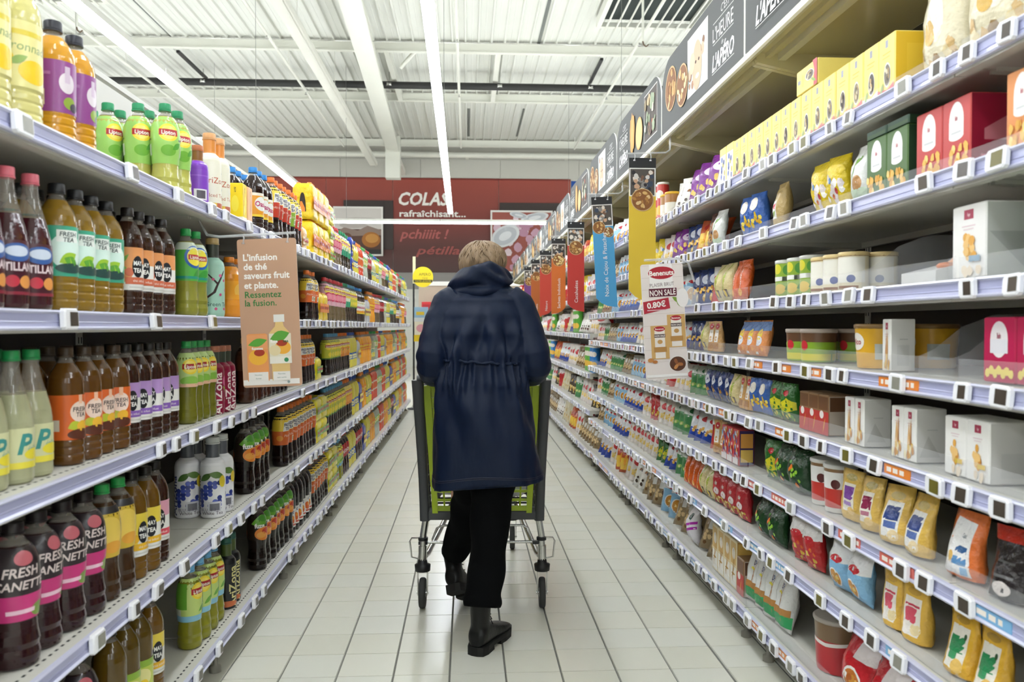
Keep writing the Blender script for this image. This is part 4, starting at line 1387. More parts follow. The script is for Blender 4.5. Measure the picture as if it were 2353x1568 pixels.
carton('nutbox', 'nut_box', 'small dark nut box with clear window', 'small nut box', .07, .09, .125, '#8a6a4a', [R_(-.9, .62, .9, .95, '#6a4426'), R_(-1, 0, 1, .58, '#b8322e'), E_(-.3, .5, .4, .1, '#e6dcd6'), leaf(.2, .25, .6, .1, .7, '#d8a83a')], [R_(-.9, .6, .9, .95, '#5a3a22')], sidecol='#a89a8c')
carton('redpack', 'snack_box', 'red and white snack box with busy pattern', 'red patterned box', .1, .09, .205, '#c63a40', [blobc(random.Random(i).uniform(-.75, .75), random.Random(i + 50).uniform(.1, .95), .2, ['#e8e2e0', '#3a4a9a', '#e0a03a', '#b0202c', '#5aa0d8', '#d8d0cc'][i % 6], random.Random(i), 7) for i in range(30)] + [R_(-.9, .03, .9, .2, '#e8dcdc')], [R_(-.8, .1, .8, .45, '#d8b45a'), R_(-.8, .5, .8, .9, '#d89a4a')], sidecol='#3a2a5a')
carton('pastabox', 'pretzel_box', 'tall beige pretzel box with clear side', 'beige pretzel box', .085, .09, .215, '#d9c9a0', [R_(-.8, .5, .8, .95, '#c8a25c'), E_(.1, .72, .5, .12, '#e8e2d6'), R_(-.9, .05, .9, .45, '#e6e2d8'), T_('Eco', .1, .8, .06, '#2a3a7a', .02)] + [leaf(0, .3 + .06 * i, 1.2, .05, .3 * i, '#b88a3c') for i in range(4)], [R_(-.85, .5, .85, .95, '#d8b05a'), R_(-.85, .05, .85, .46, '#c8963c')], sidecol='#b88a4a')


# ---- bags
def bag(key, name, desc, short, w, h, t, col, front, stand=False, lean=.06, seed=1, cat='snack bag', clear_top=None):
    r = random.Random(seed)
    def shape(u, v):
        """half thickness at u in -1..1, v in 0..1"""
        su = max(0.0, 1 - abs(u) ** 3.2) ** .62
        if stand:
            sv = (1 - max(0, (v - .1) / .9) ** 1.5) * (1 if v > .04 else .8)
            sv = max(sv, .0)
        else:
            sv = math.sin(PI * min(1, max(0, (v - .02) / .92))) ** .55 if .02 < v < .94 else 0
        n_ = noise.noise(Vector((u * 2.3 + seed * 7.1, v * 4.1, seed * 1.3)))
        n2 = noise.noise(Vector((u * 6 + seed, v * 9, 3.0 + seed)))
        return max(.0008, t / 2 * su * sv * (1 + .28 * n_ + .13 * n2))
    def wid(v):
        if stand:
            return 1 - .05 * v + .02 * math.sin(v * 9 + seed)
        return 1 - .07 * math.sin(PI * v) + .015 * math.sin(v * 11 + seed)
    def bend(v):
        return -lean * h * v * v + .012 * math.sin(v * 3 + seed)
    nu, nv = 8, 11
    vs_f = [(v / nv) for v in range(nv + 1)]
    q = MB()
    rings = []
    for v in vs_f:
        ring = []
        z = v * h + (.004 * math.sin(seed + 3) if 0 < v < 1 else 0)
        for i in range(nu + 1):
            u = -1 + 2 * i / nu
            ring.append((shape(u, v) + bend(v), u * w / 2 * wid(v), z))
        for i in range(nu - 1, 0, -1):
            u = -1 + 2 * i / nu
            ring.append((-shape(u, v) + bend(v), u * w / 2 * wid(v), z))
        rings.append(ring)
    MAT = PC(col, 'foil')
    q.loft(rings, MAT, True)
    def mp(u, v, l):
        uu = max(-1, min(1, u))
        vv = max(0, min(1, v))
        i0 = min(nu - 1, int((uu + 1) / 2 * nu))
        j0 = min(nv - 1, int(vv * nv))
        fu, fv = (uu + 1) / 2 * nu - i0, vv * nv - j0
        def pt(i, j):
            return Vector(rings[j][i])
        p = pt(i0, j0) * (1 - fu) * (1 - fv) + pt(i0 + 1, j0) * fu * (1 - fv) + pt(i0, j0 + 1) * (1 - fu) * fv + pt(i0 + 1, j0 + 1) * fu * fv
        return (p.x + .0004 + l, p.y, p.z)
    draw(q, front, mp, 'foil', cu=.25, cv=1.0 / nv, layer=.00015)
    PROD[key] = dict(name=name, cat=cat, body=q.mesh(name), parts=[], w=w, d=t, h=h, desc=desc, short=short, rot=False, bag=True)


def chips(seed, cols, v0=.06, v1=.4, n=10, r_=.22):
    r = random.Random(seed)
    return [blobc(r.uniform(-.65, .65), r.uniform(v0, v1), r.uniform(.6, 1) * r_, r.choice(cols), r, 7, .4) for k in range(n)]


POT = ['#e8c46a', '#d8a848', '#f0d890', '#c8903c']
bag('cream_big', 'crisp_bag', 'big cream crisp bag with gold seal', 'cream bag', .20, .31, .11, '#d9d0b2', [E_(.1, .45, .4, .2, '#e6e0cc'), E_(-.2, .35, .25, .1, '#c9a24a')] + chips(2, ['#c9a870', '#8a6a3a', '#e0cfa0'], .04, .2), seed=3)
bag('yellow_white', 'popcorn_bag', 'yellow snack bag with white printed patches', 'yellow-and-white bag', .16, .235, .09, '#dcc028', chips(5, ['#ece8e4', '#e2d8d8', '#f2efe8'], .1, .58, 12, .26) + [E_(.2, .3, .12, .06, '#b84a4a'), E_(-.2, .5, .12, .06, '#4a7aa8'), E_(-.1, .2, .1, .05, '#c86a3a')], seed=5)
bag('veg_white', 'cracker_bag', 'white snack bag with green herbs', 'white herb bag', .13, .22, .07, '#dfe0da', [leaf(-.2, .6, .6, .16, .8, '#5f8a3e'), leaf(.1, .7, .5, .14, .3, '#7aa050'), E_(.1, .3, .5, .14, '#b88a5a'), R_(-.8, .04, .8, .2, '#b9cfae')], seed=7)
bag('grain', 'grain_bag', 'clear bag of pale seeds with white label', 'seed bag', .13, .215, .08, '#b59a62', [R_(-.75, .2, .3, .62, '#e9e7df'), E_(-.2, .5, .3, .08, '#c8505a'), leaf(-.2, .32, .6, .14, .1, '#8ab04a')], seed=9)
bag('blueyellow', 'crisp_bag', 'blue and yellow corn snack bag', 'blue-and-yellow bag', .15, .215, .08, '#3f66b0', chips(3, ['#e6c234', '#d8a82a', '#f0da6a'], .08, .5, 12, .24) + [E_(0, .7, .55, .16, '#e8e2d6')], seed=11)
bag('redorange_bag', 'crisp_bag', 'red and orange snack bag', 'red-and-orange bag', .14, .21, .08, '#c2562c', [R_(-.8, .1, .1, .5, '#e8c04a'), E_(.1, .7, .6, .16, '#a8322a'), leaf(-.2, .4, .7, .3, 1, '#e8a23a')], seed=13)
bag('brownbag', 'nut_bag', 'dark brown nut bag', 'brown bag', .13, .21, .07, '#4a2a20', [E_(0, .6, .5, .14, '#8a5a3a'), E_(0, .3, .5, .14, '#b07d42')], seed=15)
bag('navybag', 'crisp_bag', 'navy blue crisp bag', 'navy bag', .15, .215, .085, '#23366e', [E_(0, .66, .55, .16, '#d8dce8'), T_('chips', 0, .66, .1, '#23366e', .02)] + chips(4, POT), seed=17)
bag('purplebag', 'crisp_bag', 'glossy purple crisp bag', 'purple bag', .15, .21, .085, '#7a2a8a', [E_(0, .65, .5, .14, '#e6d2e6')] + chips(6, POT), seed=19)
bag('mixwhite', 'nut_bag', 'white mixed nut bag with dark nuts', 'white nut bag', .15, .20, .08, '#e4e1da', chips(8, ['#4a3a30', '#8a5a34', '#c8a878', '#2f2a28'], .1, .55, 14, .18) + [E_(0, .8, .4, .08, '#3a3a3a')], seed=21)
bag('greenyellow', 'crisp_bag', 'green and yellow crisp bag', 'green-and-yellow bag', .16, .20, .085, '#2f6a2c', [G_([(-.9, .3), (.2, .62), (.9, .5), (.9, .3), (0, .2)], '#d8cf2e'), E_(.1, .72, .3, .08, '#c02c34')] + chips(9, ['#9ac23a', '#d8c84a', '#5f9a34'], .05, .3), seed=23)
bag('darkgreen', 'crisp_bag', 'dark green snack bag with orange swirls', 'dark green bag', .17, .20, .09, '#1d3f22', chips(10, ['#d8702a', '#4a8a34', '#8ab83a', '#142a18'], .1, .9, 14, .2), seed=25)
bag('orangenut', 'peanut_bag', 'orange peanut bag with blue cap panel', 'orange peanut bag', .15, .205, .07, '#d88a4e', [R_(-1, .72, 1, .97, '#6a8ac0'), E_(0, .62, .38, .16, '#e8c93a'), E_(0, .44, .5, .14, '#dfe0e6'), R_(-.6, .06, -.1, .14, '#f2ede6')] + chips(1, ['#d87a2a', '#e8a04a'], .15, .3, 6), seed=27)
bag('brownkraft', 'nut_bag', 'kraft brown nut pouch with red oval', 'kraft pouch', .12, .225, .07, '#c79b63', [E_(0, .82, .55, .1, '#b8303a'), T_('Benenuts', 0, .82, .06, '#f4eae6', .02, 0, 0, .9), R_(-.5, .3, .5, .7, '#ece7df'), T_('NON SALÉ', 0, .62, .05, '#5a1a2a', .02, 0, 0, .9), E_(0, .42, .25, .08, '#c99a5b'), R_(-.7, .08, .7, .26, '#a8743c')], stand=True, seed=29)
bag('bluesky', 'popcorn_bag', 'pale blue and white snack bag', 'pale blue bag', .16, .21, .09, '#86b6d8', [R_(-1, .62, 1, 1, '#e4e4e4'), E_(0, .68, .55, .08, '#c8323a')] + round_els(-.1, .28, .55, .2, 3, POT, '#c8862a'), seed=31)
bag('whiteblue', 'crisp_bag', 'white crisp bag with deep blue foot', 'white-and-blue bag', .16, .205, .085, '#dcdde0', [G_([(-1, 0), (1, 0), (1, .4), (0, .25), (-1, .45)], '#22409a'), E_(0, .72, .5, .1, '#c8323a')] + chips(12, POT, .2, .5, 7), seed=33)
bag('redwhite', 'crisp_bag', 'white crisp bag with red corner', 'white-and-red bag', .16, .205, .085, '#e6ddd8', [G_([(.1, 1), (1, 1), (1, .3)], '#b0202a'), E_(-.1, .6, .55, .14, '#c83a40'), T_('vico', -.1, .6, .1, '#f6eeea', .03)] + chips(13, POT, .08, .35), seed=35)
bag('greenpea', 'crisp_bag', 'glossy green and white snack bag', 'green-and-white bag', .16, .205, .085, '#cfd6cc', [G_([(-1, .0), (1, 0), (1, .5), (-1, .7)], '#4a8a54'), E_(0, .78, .4, .1, '#2f6a44')] + chips(14, ['#d8d89a', '#8ab85a'], .08, .35), seed=37)
bag('clearnut', 'nut_bag', 'clear bag of brown pretzels', 'pretzel bag', .16, .195, .085, '#8f7a58', chips(15, ['#6a4a28', '#b08a54', '#d8bb8a', '#4a3420'], .06, .9, 18, .2) + [R_(-.5, .5, .4, .72, '#e6e4de')], seed=39)
bag('goldbag', 'nut_bag', 'gold and black nut bag', 'gold-and-black bag', .15, .2, .085, '#3a2c1a', [E_(0, .62, .5, .12, '#d8b04a')] + chips(16, ['#d8a84a', '#b07d2a', '#e8cf8a'], .06, .45, 12), seed=41)
bag('tanpurple', 'nut_pouch', 'tan nut pouch with purple block', 'purple-block pouch', .14, .2, .075, '#d9b45c', [R_(-.5, .16, .5, .72, '#e6e0d2'), R_(-.42, .4, .42, .66, '#7a4a96'), R_(-.4, .28, .3, .36, '#a88ac0'), E_(.25, .18, .3, .08, '#e8c47a'), E_(0, .84, .5, .07, '#b8a86a')], stand=True, seed=43)
bag('tanwine', 'nut_pouch', 'tan nut pouch with wine red block', 'wine-block pouch', .14, .2, .075, '#d9b45c', [R_(-.5, .16, .5, .72, '#e6e0d2'), R_(-.42, .4, .42, .64, '#8a2a4a'), R_(-.4, .28, .3, .36, '#b87a8a'), E_(.25, .18, .3, .08, '#e8c47a'), E_(0, .84, .5, .07, '#b8a86a')], stand=True, seed=44)
bag('tanblue', 'nut_pouch', 'tan nut pouch with navy block', 'navy-block pouch', .15, .2, .08, '#dcb455', [R_(-.55, .12, .55, .74, '#eae8e2'), R_(-.45, .42, .45, .66, '#33457e'), R_(-.4, .28, .4, .4, '#5a6fa8'), E_(.3, .16, .3, .1, '#e8cf9a'), E_(0, .84, .5, .07, '#c8b06a')], stand=True, seed=45)
bag('tangreen', 'nut_pouch', 'yellow nut pouch with green block', 'green-block pouch', .15, .2, .08, '#dfae38', [R_(-.58, .1, .58, .76, '#ebe6d8'), R_(-.45, .36, .45, .6, '#2f8a56'), R_(-.35, .24, .2, .36, '#3f9a64'), E_(.3, .16, .3, .12, '#e8c06a'), E_(0, .86, .5, .06, '#b8923a'), E_(.4, .62, .1, .05, '#3a5a3a')], stand=True, seed=47)
bag('tanpink', 'nut_pouch', 'yellow nut pouch with pink block', 'pink-block pouch', .14, .2, .08, '#e0b44e', [R_(-.58, .1, .58, .76, '#efe8de'), R_(-.45, .32, .35, .58, '#d8566a'), R_(-.5, .6, .5, .64, '#c84a5a'), E_(.35, .22, .3, .1, '#ecd9a8'), E_(0, .86, .5, .06, '#c8a04a')], stand=True, seed=48)
bag('tanorange', 'nut_pouch', 'yellow nut pouch with orange block', 'orange-block pouch', .15, .2, .08, '#e0b040', [R_(-.58, .1, .58, .76, '#efe8de'), R_(-.45, .36, .45, .6, '#d8642e'), E_(.3, .2, .3, .1, '#e8c06a')], stand=True, seed=50)
bag('orangebig', 'nut_pouch', 'large white and orange nut pouch with blue bands', 'orange-edged pouch', .17, .225, .09, '#e2763a', [G_([(-.85, .06), (.72, .06), (.5, .86), (-.7, .9)], '#e9e8e6'), R_(-.2, .4, .5, .5, '#2f5a8a'), R_(-.2, .22, .5, .34, '#5a8ab8'), E_(-.4, .3, .2, .1, '#d8b060'), T_('Cajou', .1, .66, .07, '#4a5a6a', .02), R_(.3, .08, .6, .2, '#8ab4d8')], stand=True, seed=51)
bag('darkpouch', 'nut_pouch', 'dark grey nut pouch with red top', 'dark pouch', .16, .215, .08, '#2b2626', [R_(-1, .8, 1, 1, '#b83222'), R_(-.5, .3, .5, .34, '#6a6a6a'), R_(-.5, .5, .4, .53, '#5a5a5a'), E_(0, .15, .5, .1, '#d8cfc8')], stand=True, seed=53)
bag('redbag', 'snack_bag', 'red snack bag with white cap and yellow bites', 'red bag', .14, .2, .08, '#c02a2c', [R_(-1, .68, 1, 1, '#e6e2e0'), E_(0, .68, .6, .08, '#c8323a'), R_(-.3, .3, .0, .42, '#e8c24a'), R_(.2, .16, .5, .26, '#e0b03a')] + chips(20, ['#d8602a', '#e8b84a'], .06, .5, 6, .14), seed=55)
bag('redcurl', 'snack_bag', 'red snack bag with round bowl picture', 'red bowl bag', .17, .19, .09, '#b8242c', round_els(-.05, .3, .62, .28, 5, ['#c8862a', '#a85a24', '#e0b04a'], '#b86a2a') + [R_(-.2, .7, .8, .92, '#e2d8d6')], seed=57)
bag('eco', 'snack_bag', 'white snack bag with green foot band', 'green-footed bag', .15, .24, .075, '#dcdcd8', [T_('ECO+', 0, .78, .09, '#23408a', .02), E_(-.1, .66, .25, .03, '#e8dc5a'), leaf(0, .5, 1.0, .05, .9, '#a8744a'), leaf(.1, .52, 1.0, .05, 2.2, '#a8744a'), R_(-.9, .28, .9, .42, '#b07d42'), R_(-1, .1, 1, .3, '#2f9a5a')], seed=59)
bag('paprika', 'crisp_bag', 'red and white crisp bag with curly lettering', 'red lettered bag', .14, .2, .075, '#b83038', [T_('chips', 0, .66, .12, '#f0e2e0', .03, .3), E_(0, .4, .4, .12, '#e6d8d4')] + chips(22, POT, .06, .3), seed=61)
bag('oliveb', 'crisp_bag', 'beige snack bag with green and yellow stripes', 'beige striped bag', .13, .2, .075, '#cfc08c', [leaf(0, .6, 1.2, .3, 1.2, '#9aa83a'), R_(-.5, .1, .5, .3, '#5a4a3a'), E_(0, .2, .3, .1, '#e8c84a')], seed=63)
bag('orangelong', 'crisp_bag', 'tall orange snack bag with white lettering', 'tall orange bag', .11, .215, .065, '#c8561e', [T_('apéro', 0, .55, .16, '#f0dcc8', .02, 0, 1.4), E_(0, .2, .4, .1, '#e8b04a')], seed=65)
bag('greenflags', 'crisp_bag', 'pale green snack bag', 'pale green bag', .12, .215, .07, '#a9b86a', [E_(0, .6, .4, .2, '#d8e0b0'), R_(-.6, .1, .6, .3, '#6a8a3a')], seed=67)
bag('purplestripe', 'snack_bag', 'white snack bag with violet stripes', 'violet striped bag', .14, .17, .075, '#dcd8dc', [G_([(-1, .2), (1, .5), (1, .58), (-1, .28)], '#a02a9a'), G_([(-1, .36), (1, .66), (1, .74), (-1, .44)], '#a02a9a'), E_(.2, .8, .3, .1, '#2a5a54')], seed=69)


# ---- tubs, canisters, trays
def tub(key, name, desc, short, R, H, col, lidcol, els, taper=1.12, lid_h=.012, upper=None, clear=False):
    q = MB()
    if upper:
        zc = H * .6
        q.lathe([(R * .9, 0), (R * (.9 + (taper - 1) * .6), zc)], PC(col), 18, True)
        q.lathe([(R * (.9 + (taper - 1) * .6), zc), (R * .9 * taper, H - lid_h)], PC(upper), 18, True, cap0=False)
    else:
        q.lathe([(R * .9, 0), (R * .9 * taper, H - lid_h)], PC(col), 18, True)
    body = q.mesh(name)
    parts = []
    if els:
        q = MB()
        def mp(u, v, l):
            r = R * .9 * (1 + (taper - 1) * v / (H - lid_h)) + .0005 + l
            return (r * math.cos(u / R), r * math.sin(u / R), v)
        e2 = []
        for li, e in enumerate(els):
            for s in (0, PI * R / H):
                if e[0] == 'poly':
                    e2.append(('lv', li + 1, ('poly', [(u + s, v) for u, v in e[1]], e[2])))
                else:
                    e2.append(('lv', li + 1, ('text', e[1], e[2] + s) + e[3:]))
        e2.insert(0, ('lv', 0, R_(-PI * R / H * .995, .04, PI * R / H * .995, .56 if upper else .9, col)))
        draw(q, e2, mp, 'print', cu=.012, layer=.00025, sc=H)
        parts.append(('label', q.mesh('label')))
    q = MB()
    rr = R * .9 * taper
    lm = CLEAR if clear else M('lid_' + lidcol.lstrip('#'), lidcol, rough=.35, vary=.03)
    q.lathe([(rr, H - lid_h - .002), (rr * 1.05, H - lid_h), (rr * 1.05, H - .002), (rr * .98, H)], lm, 18)
    parts.append(('lid', q.mesh('lid')))
    PROD[key] = dict(name=name, cat='tub' if taper > 1.01 else 'canister', body=body, parts=parts, w=2 * rr * 1.05, d=2 * rr * 1.05, h=H, desc=desc, short=short, rot=True)


tub('canister', 'snack_canister', 'cream round snack canister with brown lid rim', 'cream canister', .047, .115, '#e3d8b8', '#d8c088', [R_(-.5, .2, .5, .85, '#e9e6da'), E_(.1, .3, .12, .1, '#3a4a8a'), R_(-.9, .88, .9, .92, '#8a5a34'), R_(-.3, .05, .3, .12, '#8a5a34')], 1.0)
tub('yellowtub', 'nut_tub', 'yellow nut tub with brown lid', 'yellow tub', .068, .125, '#d8a52a', '#8a6a3c', [R_(.1, .2, .6, .55, '#b8bcb4'), E_(-.4, .6, .25, .2, '#e9e4da'), T_('Vico', -.4, .6, .13, '#a82a34', .02)], 1.12)
tub('greentub', 'nut_tub', 'green and yellow nut tub with clear top', 'green tub', .058, .11, '#8aae34', '#b8aaa0', [R_(-.8, .05, .8, .25, '#d8d02e'), E_(-.1, .5, .15, .15, '#c8323a')], 1.1, upper='#6a4a34')
tub('vegpot', 'snack_pot', 'green vegetable snack pot with white band', 'vegetable pot', .05, .13, '#8aa83a', '#d8d8d0', [E_(-.1, .75, .16, .14, '#d8cf3a'), E_(.25, .72, .14, .14, '#4a8a34'), R_(-1.2, .42, 1.2, .54, '#ecece6'), E_(0, .2, .2, .14, '#d8b84a'), leaf(.3, .25, .3, .15, .5, '#3f7a2e')], 1.02)
tub('whitetub', 'nut_tub', 'tall white tub of nuts with red and white label', 'white nut tub', .055, .165, '#d6d2cb', '#d9d9d4', [R_(-.3, .1, .35, .5, '#c03a32'), R_(-.3, .5, .35, .85, '#ecebe8'), E_(.05, .6, .1, .1, '#5a2a2a')], 1.12, upper='#8a6a4a')
tub('redtub', 'nut_tub', 'red tub of nuts with clear rim', 'red tub', .072, .17, '#b83036', '#a8a096', [G_([(-.9, .6), (0, .5), (.9, .6), (.9, .66), (0, .57), (-.9, .66)], '#e6e2dc')], 1.14, upper='#7a6248')
tub('bluecan', 'crisp_canister', 'tall blue crisp canister', 'blue canister', .038, .235, '#2a7ac0', '#e8e6e2', [E_(0, .7, .12, .1, '#e6dcd0'), E_(0, .3, .13, .12, '#e8b84a')], 1.0)
tub('redcan', 'crisp_canister', 'tall red crisp canister', 'red canister', .038, .235, '#c23a34', '#e8e6e2', [E_(0, .7, .12, .1, '#e6dcd0'), E_(0, .3, .13, .12, '#e8b84a')], 1.0)
tub('greencan', 'crisp_canister', 'tall green crisp canister', 'green canister', .038, .235, '#5aa83e', '#e8e6e2', [E_(0, .7, .12, .1, '#e6dcd0'), E_(0, .3, .13, .12, '#e8b84a')], 1.0)
tub('jar', 'nut_jar', 'clear nut jar with yellow lid', 'yellow-lidded jar', .048, .15, '#a8743a', '#e8b83a', [R_(-.4, .2, .4, .6, '#e6e2d6')], 1.0)


def tray(key, desc, short, w, d, h):
    q = MB()
    q.loft([[(-d / 2, -w / 2, 0), (d / 2, -w / 2, 0), (d / 2, w / 2, 0), (-d / 2, w / 2, 0)], [(-d / 2, -w / 2, h), (d / 2, -w / 2, h * .3), (d / 2, w / 2, h * .3), (-d / 2, w / 2, h)]], PC('#d9d9d6', 'print'))
    r = random.Random(4)
    for k in range(12):
        x, y = r.uniform(-.4, .35) * d, r.uniform(-.4, .4) * w
        z = h * (.65 - .7 * x / d) + .002
        q.lathe([(.001, -.01), (.02, -.006), (.024, 0), (.018, .006), (.001, .009)], PC(r.choice(['#d88a4a', '#c8703a', '#e0a868'])), 8, c=(x, y, z))
    PROD[key] = dict(name='snack_tray', cat='tray', body=q.mesh('snack_tray'), parts=[], w=w, d=d, h=h, desc=desc, short=short, rot=False)


tray('tray', 'pale sloping tray of orange snacks', 'snack tray', .15, .26, .09)

# ================================================================ STOCK ON THE SHELVES
USED = {}
COUNT = {}
FARL, FARR = MB(), MB()
LIM_L, LIM_R = 6.35, 7.04
LPH = ['bottom drinks shelf', 'fourth drinks shelf down', 'third drinks shelf down', 'second drinks shelf down', 'top drinks shelf']
RPH = ['bottom snack shelf', 'seventh snack shelf down', 'sixth snack shelf down', 'fifth snack shelf down', 'fourth snack shelf down', 'third snack shelf down', 'second snack shelf down', 'top snack shelf']
RPF = ['bottom shelf of the far snack bays', 'fifth shelf of the far snack bays', 'fourth shelf of the far snack bays', 'third shelf of the far snack bays', 'second shelf of the far snack bays', 'top shelf of the far snack bays']


ORD2 = ['', 'first', 'second', 'third', 'fourth', 'fifth', 'sixth', 'seventh', 'eighth', 'ninth', 'tenth', 'eleventh', 'twelfth', 'thirteenth', 'fourteenth', 'fifteenth', 'sixteenth', 'seventeenth', 'eighteenth', 'nineteenth', 'twentieth'] + ['farther'] * 12
FAN = {'navybag', 'whiteblue', 'redwhite', 'greenpea', 'bluesky', 'clearnut', 'purplebag', 'redbag', 'goldbag', 'mixwhite', 'yellow_white', 'blueyellow', 'redorange_bag', 'paprika', 'cream_big', 'greenyellow', 'darkgreen'}
FAN_A = .78
FAN_W = 1.28


def label_for(p, shelf, nb, most=16):
    opts = ['%s on the %s' % (p['desc'], shelf), '%s %s on the %s' % (p['short'], p['cat'], shelf) if p['cat'] not in p['short'] else '%s on the %s' % (p['short'], shelf)]
    if nb:
        opts.append('%s on the %s beside the %s' % (p['desc'], shelf, nb))
        opts.append('%s on the %s beside the %s' % (p['short'], shelf, nb))
    for k in ('nearer the far end', 'farther along'):
        opts.append('%s on the %s, %s' % (p['short'], shelf, k))
    for o in opts:
        if len(o.split()) <= most and o not in USED:
            USED[o] = 1
            return o
    return opts[0]


def put(p, T, label, group, Y, lim, far):
    """one item: an object of its own near the lens, joined into the far rows beyond"""
    if Y > lim:
        far.merge(p['body'], T)
        for nm, me in p['parts']:
            far.merge(me, T)
        return
    o = link(p['name'], p['body'])
    o.matrix_world = T
    tag(o, label, p['cat'], group)
    COUNT[p['cat']] = COUNT.get(p['cat'], 0) + 1
    for nm, me in p['parts']:
        link(nm, me, o)


def run(side, lev, entries, levels, phrases, limY, topgap=.45, center=True, y_from=None, y_to=None):
    z = levels[lev] + RAIL_H / 2 + .0005
    if side == 'R':
        z += .003
    avail = (levels[lev + 1] - RAIL_H / 2 - .03 - z) if lev + 1 < len(levels) else topgap
    last = y_from if y_from is not None else -9
    far = FARL if side == 'L' else FARR
    lim = LIM_L if side == 'L' else LIM_R
    for idx, e in enumerate(entries):
        key, px, n = e[:3]
        opt = e[3] if len(e) > 3 else {}
        deep, stack, rot = opt.get('deep', 1), opt.get('stack', 1), opt.get('rot', None)
        keys = [key] if isinstance(key, str) else key
        p = PROD[keys[0]]
        s = min(1.0, (avail - .012) / (p['h'] * stack)) * opt.get('s', 1.0)
        w, d = p['w'] * s, p['d'] * s
        if side == 'L':
            X = XL - .03 - d / 2 - opt.get('in', 0)
        else:
            X = XR + .03 + d / 2 + opt.get('in', 0)
        sp = w * (1.035 if not p.get('bag') else 1.02) * opt.get('sp', 1.0)
        if px is None:
            Y = last + sp / 2
        elif center:
            Y = max(YX(px, X), last + sp / 2)
        else:
            Y = max(YX(px, XR + .03) + sp / 2, last + sp / 2)
        fan = side == 'R' and keys[0] in FAN and Y > 3.6
        if fan:
            n = max(n, round(n * sp / (d / math.sin(FAN_A) * 1.2)))
            sp = d / math.sin(FAN_A) * 1.08
            w *= FAN_W
            sp *= 1.12
            X = XR + .028 + (w * math.sin(FAN_A) + d * math.cos(FAN_A)) / 2
            Y = last + w * math.cos(FAN_A) * .55 if idx or y_from is not None else Y
        nb = PROD[(entries[idx - 1][0] if isinstance(entries[idx - 1][0], str) else entries[idx - 1][0][0])]['short'] if idx else None
        many = n * deep * stack > 1
        lab = label_for(p, phrases[lev], nb, 12 if many else 16) if Y < lim else None
        r = random.Random(idx * 31 + lev * 7 + (1 if side == 'L' else 99))
        for k in range(n):
            if y_to is not None and Y + sp / 2 > y_to:
                return last
            for dd in range(deep):
                for st in range(stack):
                    kk = keys[(k + dd + st) % len(keys)]
                    pp = PROD[kk]
                    xx = X + (-1 if side == 'L' else 1) * dd * d * 1.03
                    if abs(xx) + d / 2 > abs(XL if side == 'L' else XR) + DEPTH - .004:
                        continue
                    if pp['rot']:
                        # turned so that the label looks towards someone walking up the aisle
                        rz = (rot if rot is not None else -.62) + r.uniform(-.28, .28)
                        if side == 'R':
                            rz = PI - (rot if rot is not None else -.55) + r.uniform(-.25, .25)
                    elif fan:
                        rz = PI + FAN_A + r.uniform(-.09, .09)
                    elif pp.get('bag'):
                        rz = r.uniform(-.16, .02) if side == 'L' else PI + r.uniform(-.04, .26)
                    else:
                        rz = r.uniform(-.02, .02) + (0 if side == 'L' else PI)
                    T = Matrix.Translation((xx + (r.uniform(-.004, .004) if pp['rot'] else 0), Y + r.uniform(-.001, .001), z + st * pp['h'] * s)) @ Matrix.Rotation(rz, 4, 'Z')
                    if pp.get('bag'):
                        T = T @ Matrix.Rotation(r.uniform(-.05, .05), 4, 'X')
                        T = Matrix.Translation((0, 0, .004)) @ T
                    if fan:
                        T = T @ Matrix.Rotation(-.26 + r.uniform(-.06, .06), 4, 'Y') @ Matrix.Diagonal((1.1, FAN_W, 1.06, 1))
                    T = T @ Matrix.Scale(s, 4)
                    lb = lab
                    if lab and many:
                        lb = lab + (', ' + ORD2[min(k + 1, 30)] + ' in ' + ('front row' if dd == 0 and deep > 1 else ORD2[dd + 1] + ' row' if dd else 'row') if n > 1 else ', ' + ORD2[dd + 1] + ' from front' if deep > 1 else '') + ((', lower', ', upper', ', topmost')[st] if stack > 1 else '')
                    put(pp, T, lb, (p['short'] + ' run, ' + phrases[lev] + (' %d' % idx)), Y, lim, far)
            Y += sp
        last = Y - sp / 2
        if fan:
            last += w * math.cos(FAN_A) * .2
    return last


def fill(side, lev, keys, levels, phrases, y0, y1, seed, topgap=.3):
    """stock the rest of a shelf in short runs"""
    r = random.Random(seed)
    y = y0
    i = 0
    while y < y1 - .2:
        k = keys[i % len(keys)]
        i += 1
        nn = r.randint(3, 5) if side == 'L' else r.randint(2, 4)
        opt = {}
        if k.startswith('pack'):
            nn = r.randint(1, 2)
            opt['stack'] = 1 if lev < 4 and not k == 'pack_lemon' else 2
        y2 = run(side, lev, [(k, None, nn, opt)], levels, phrases, y1, topgap, True, y, y1)
        if y2 <= y:
            break
        y = y2 + (.01 if side == 'L' else .004)


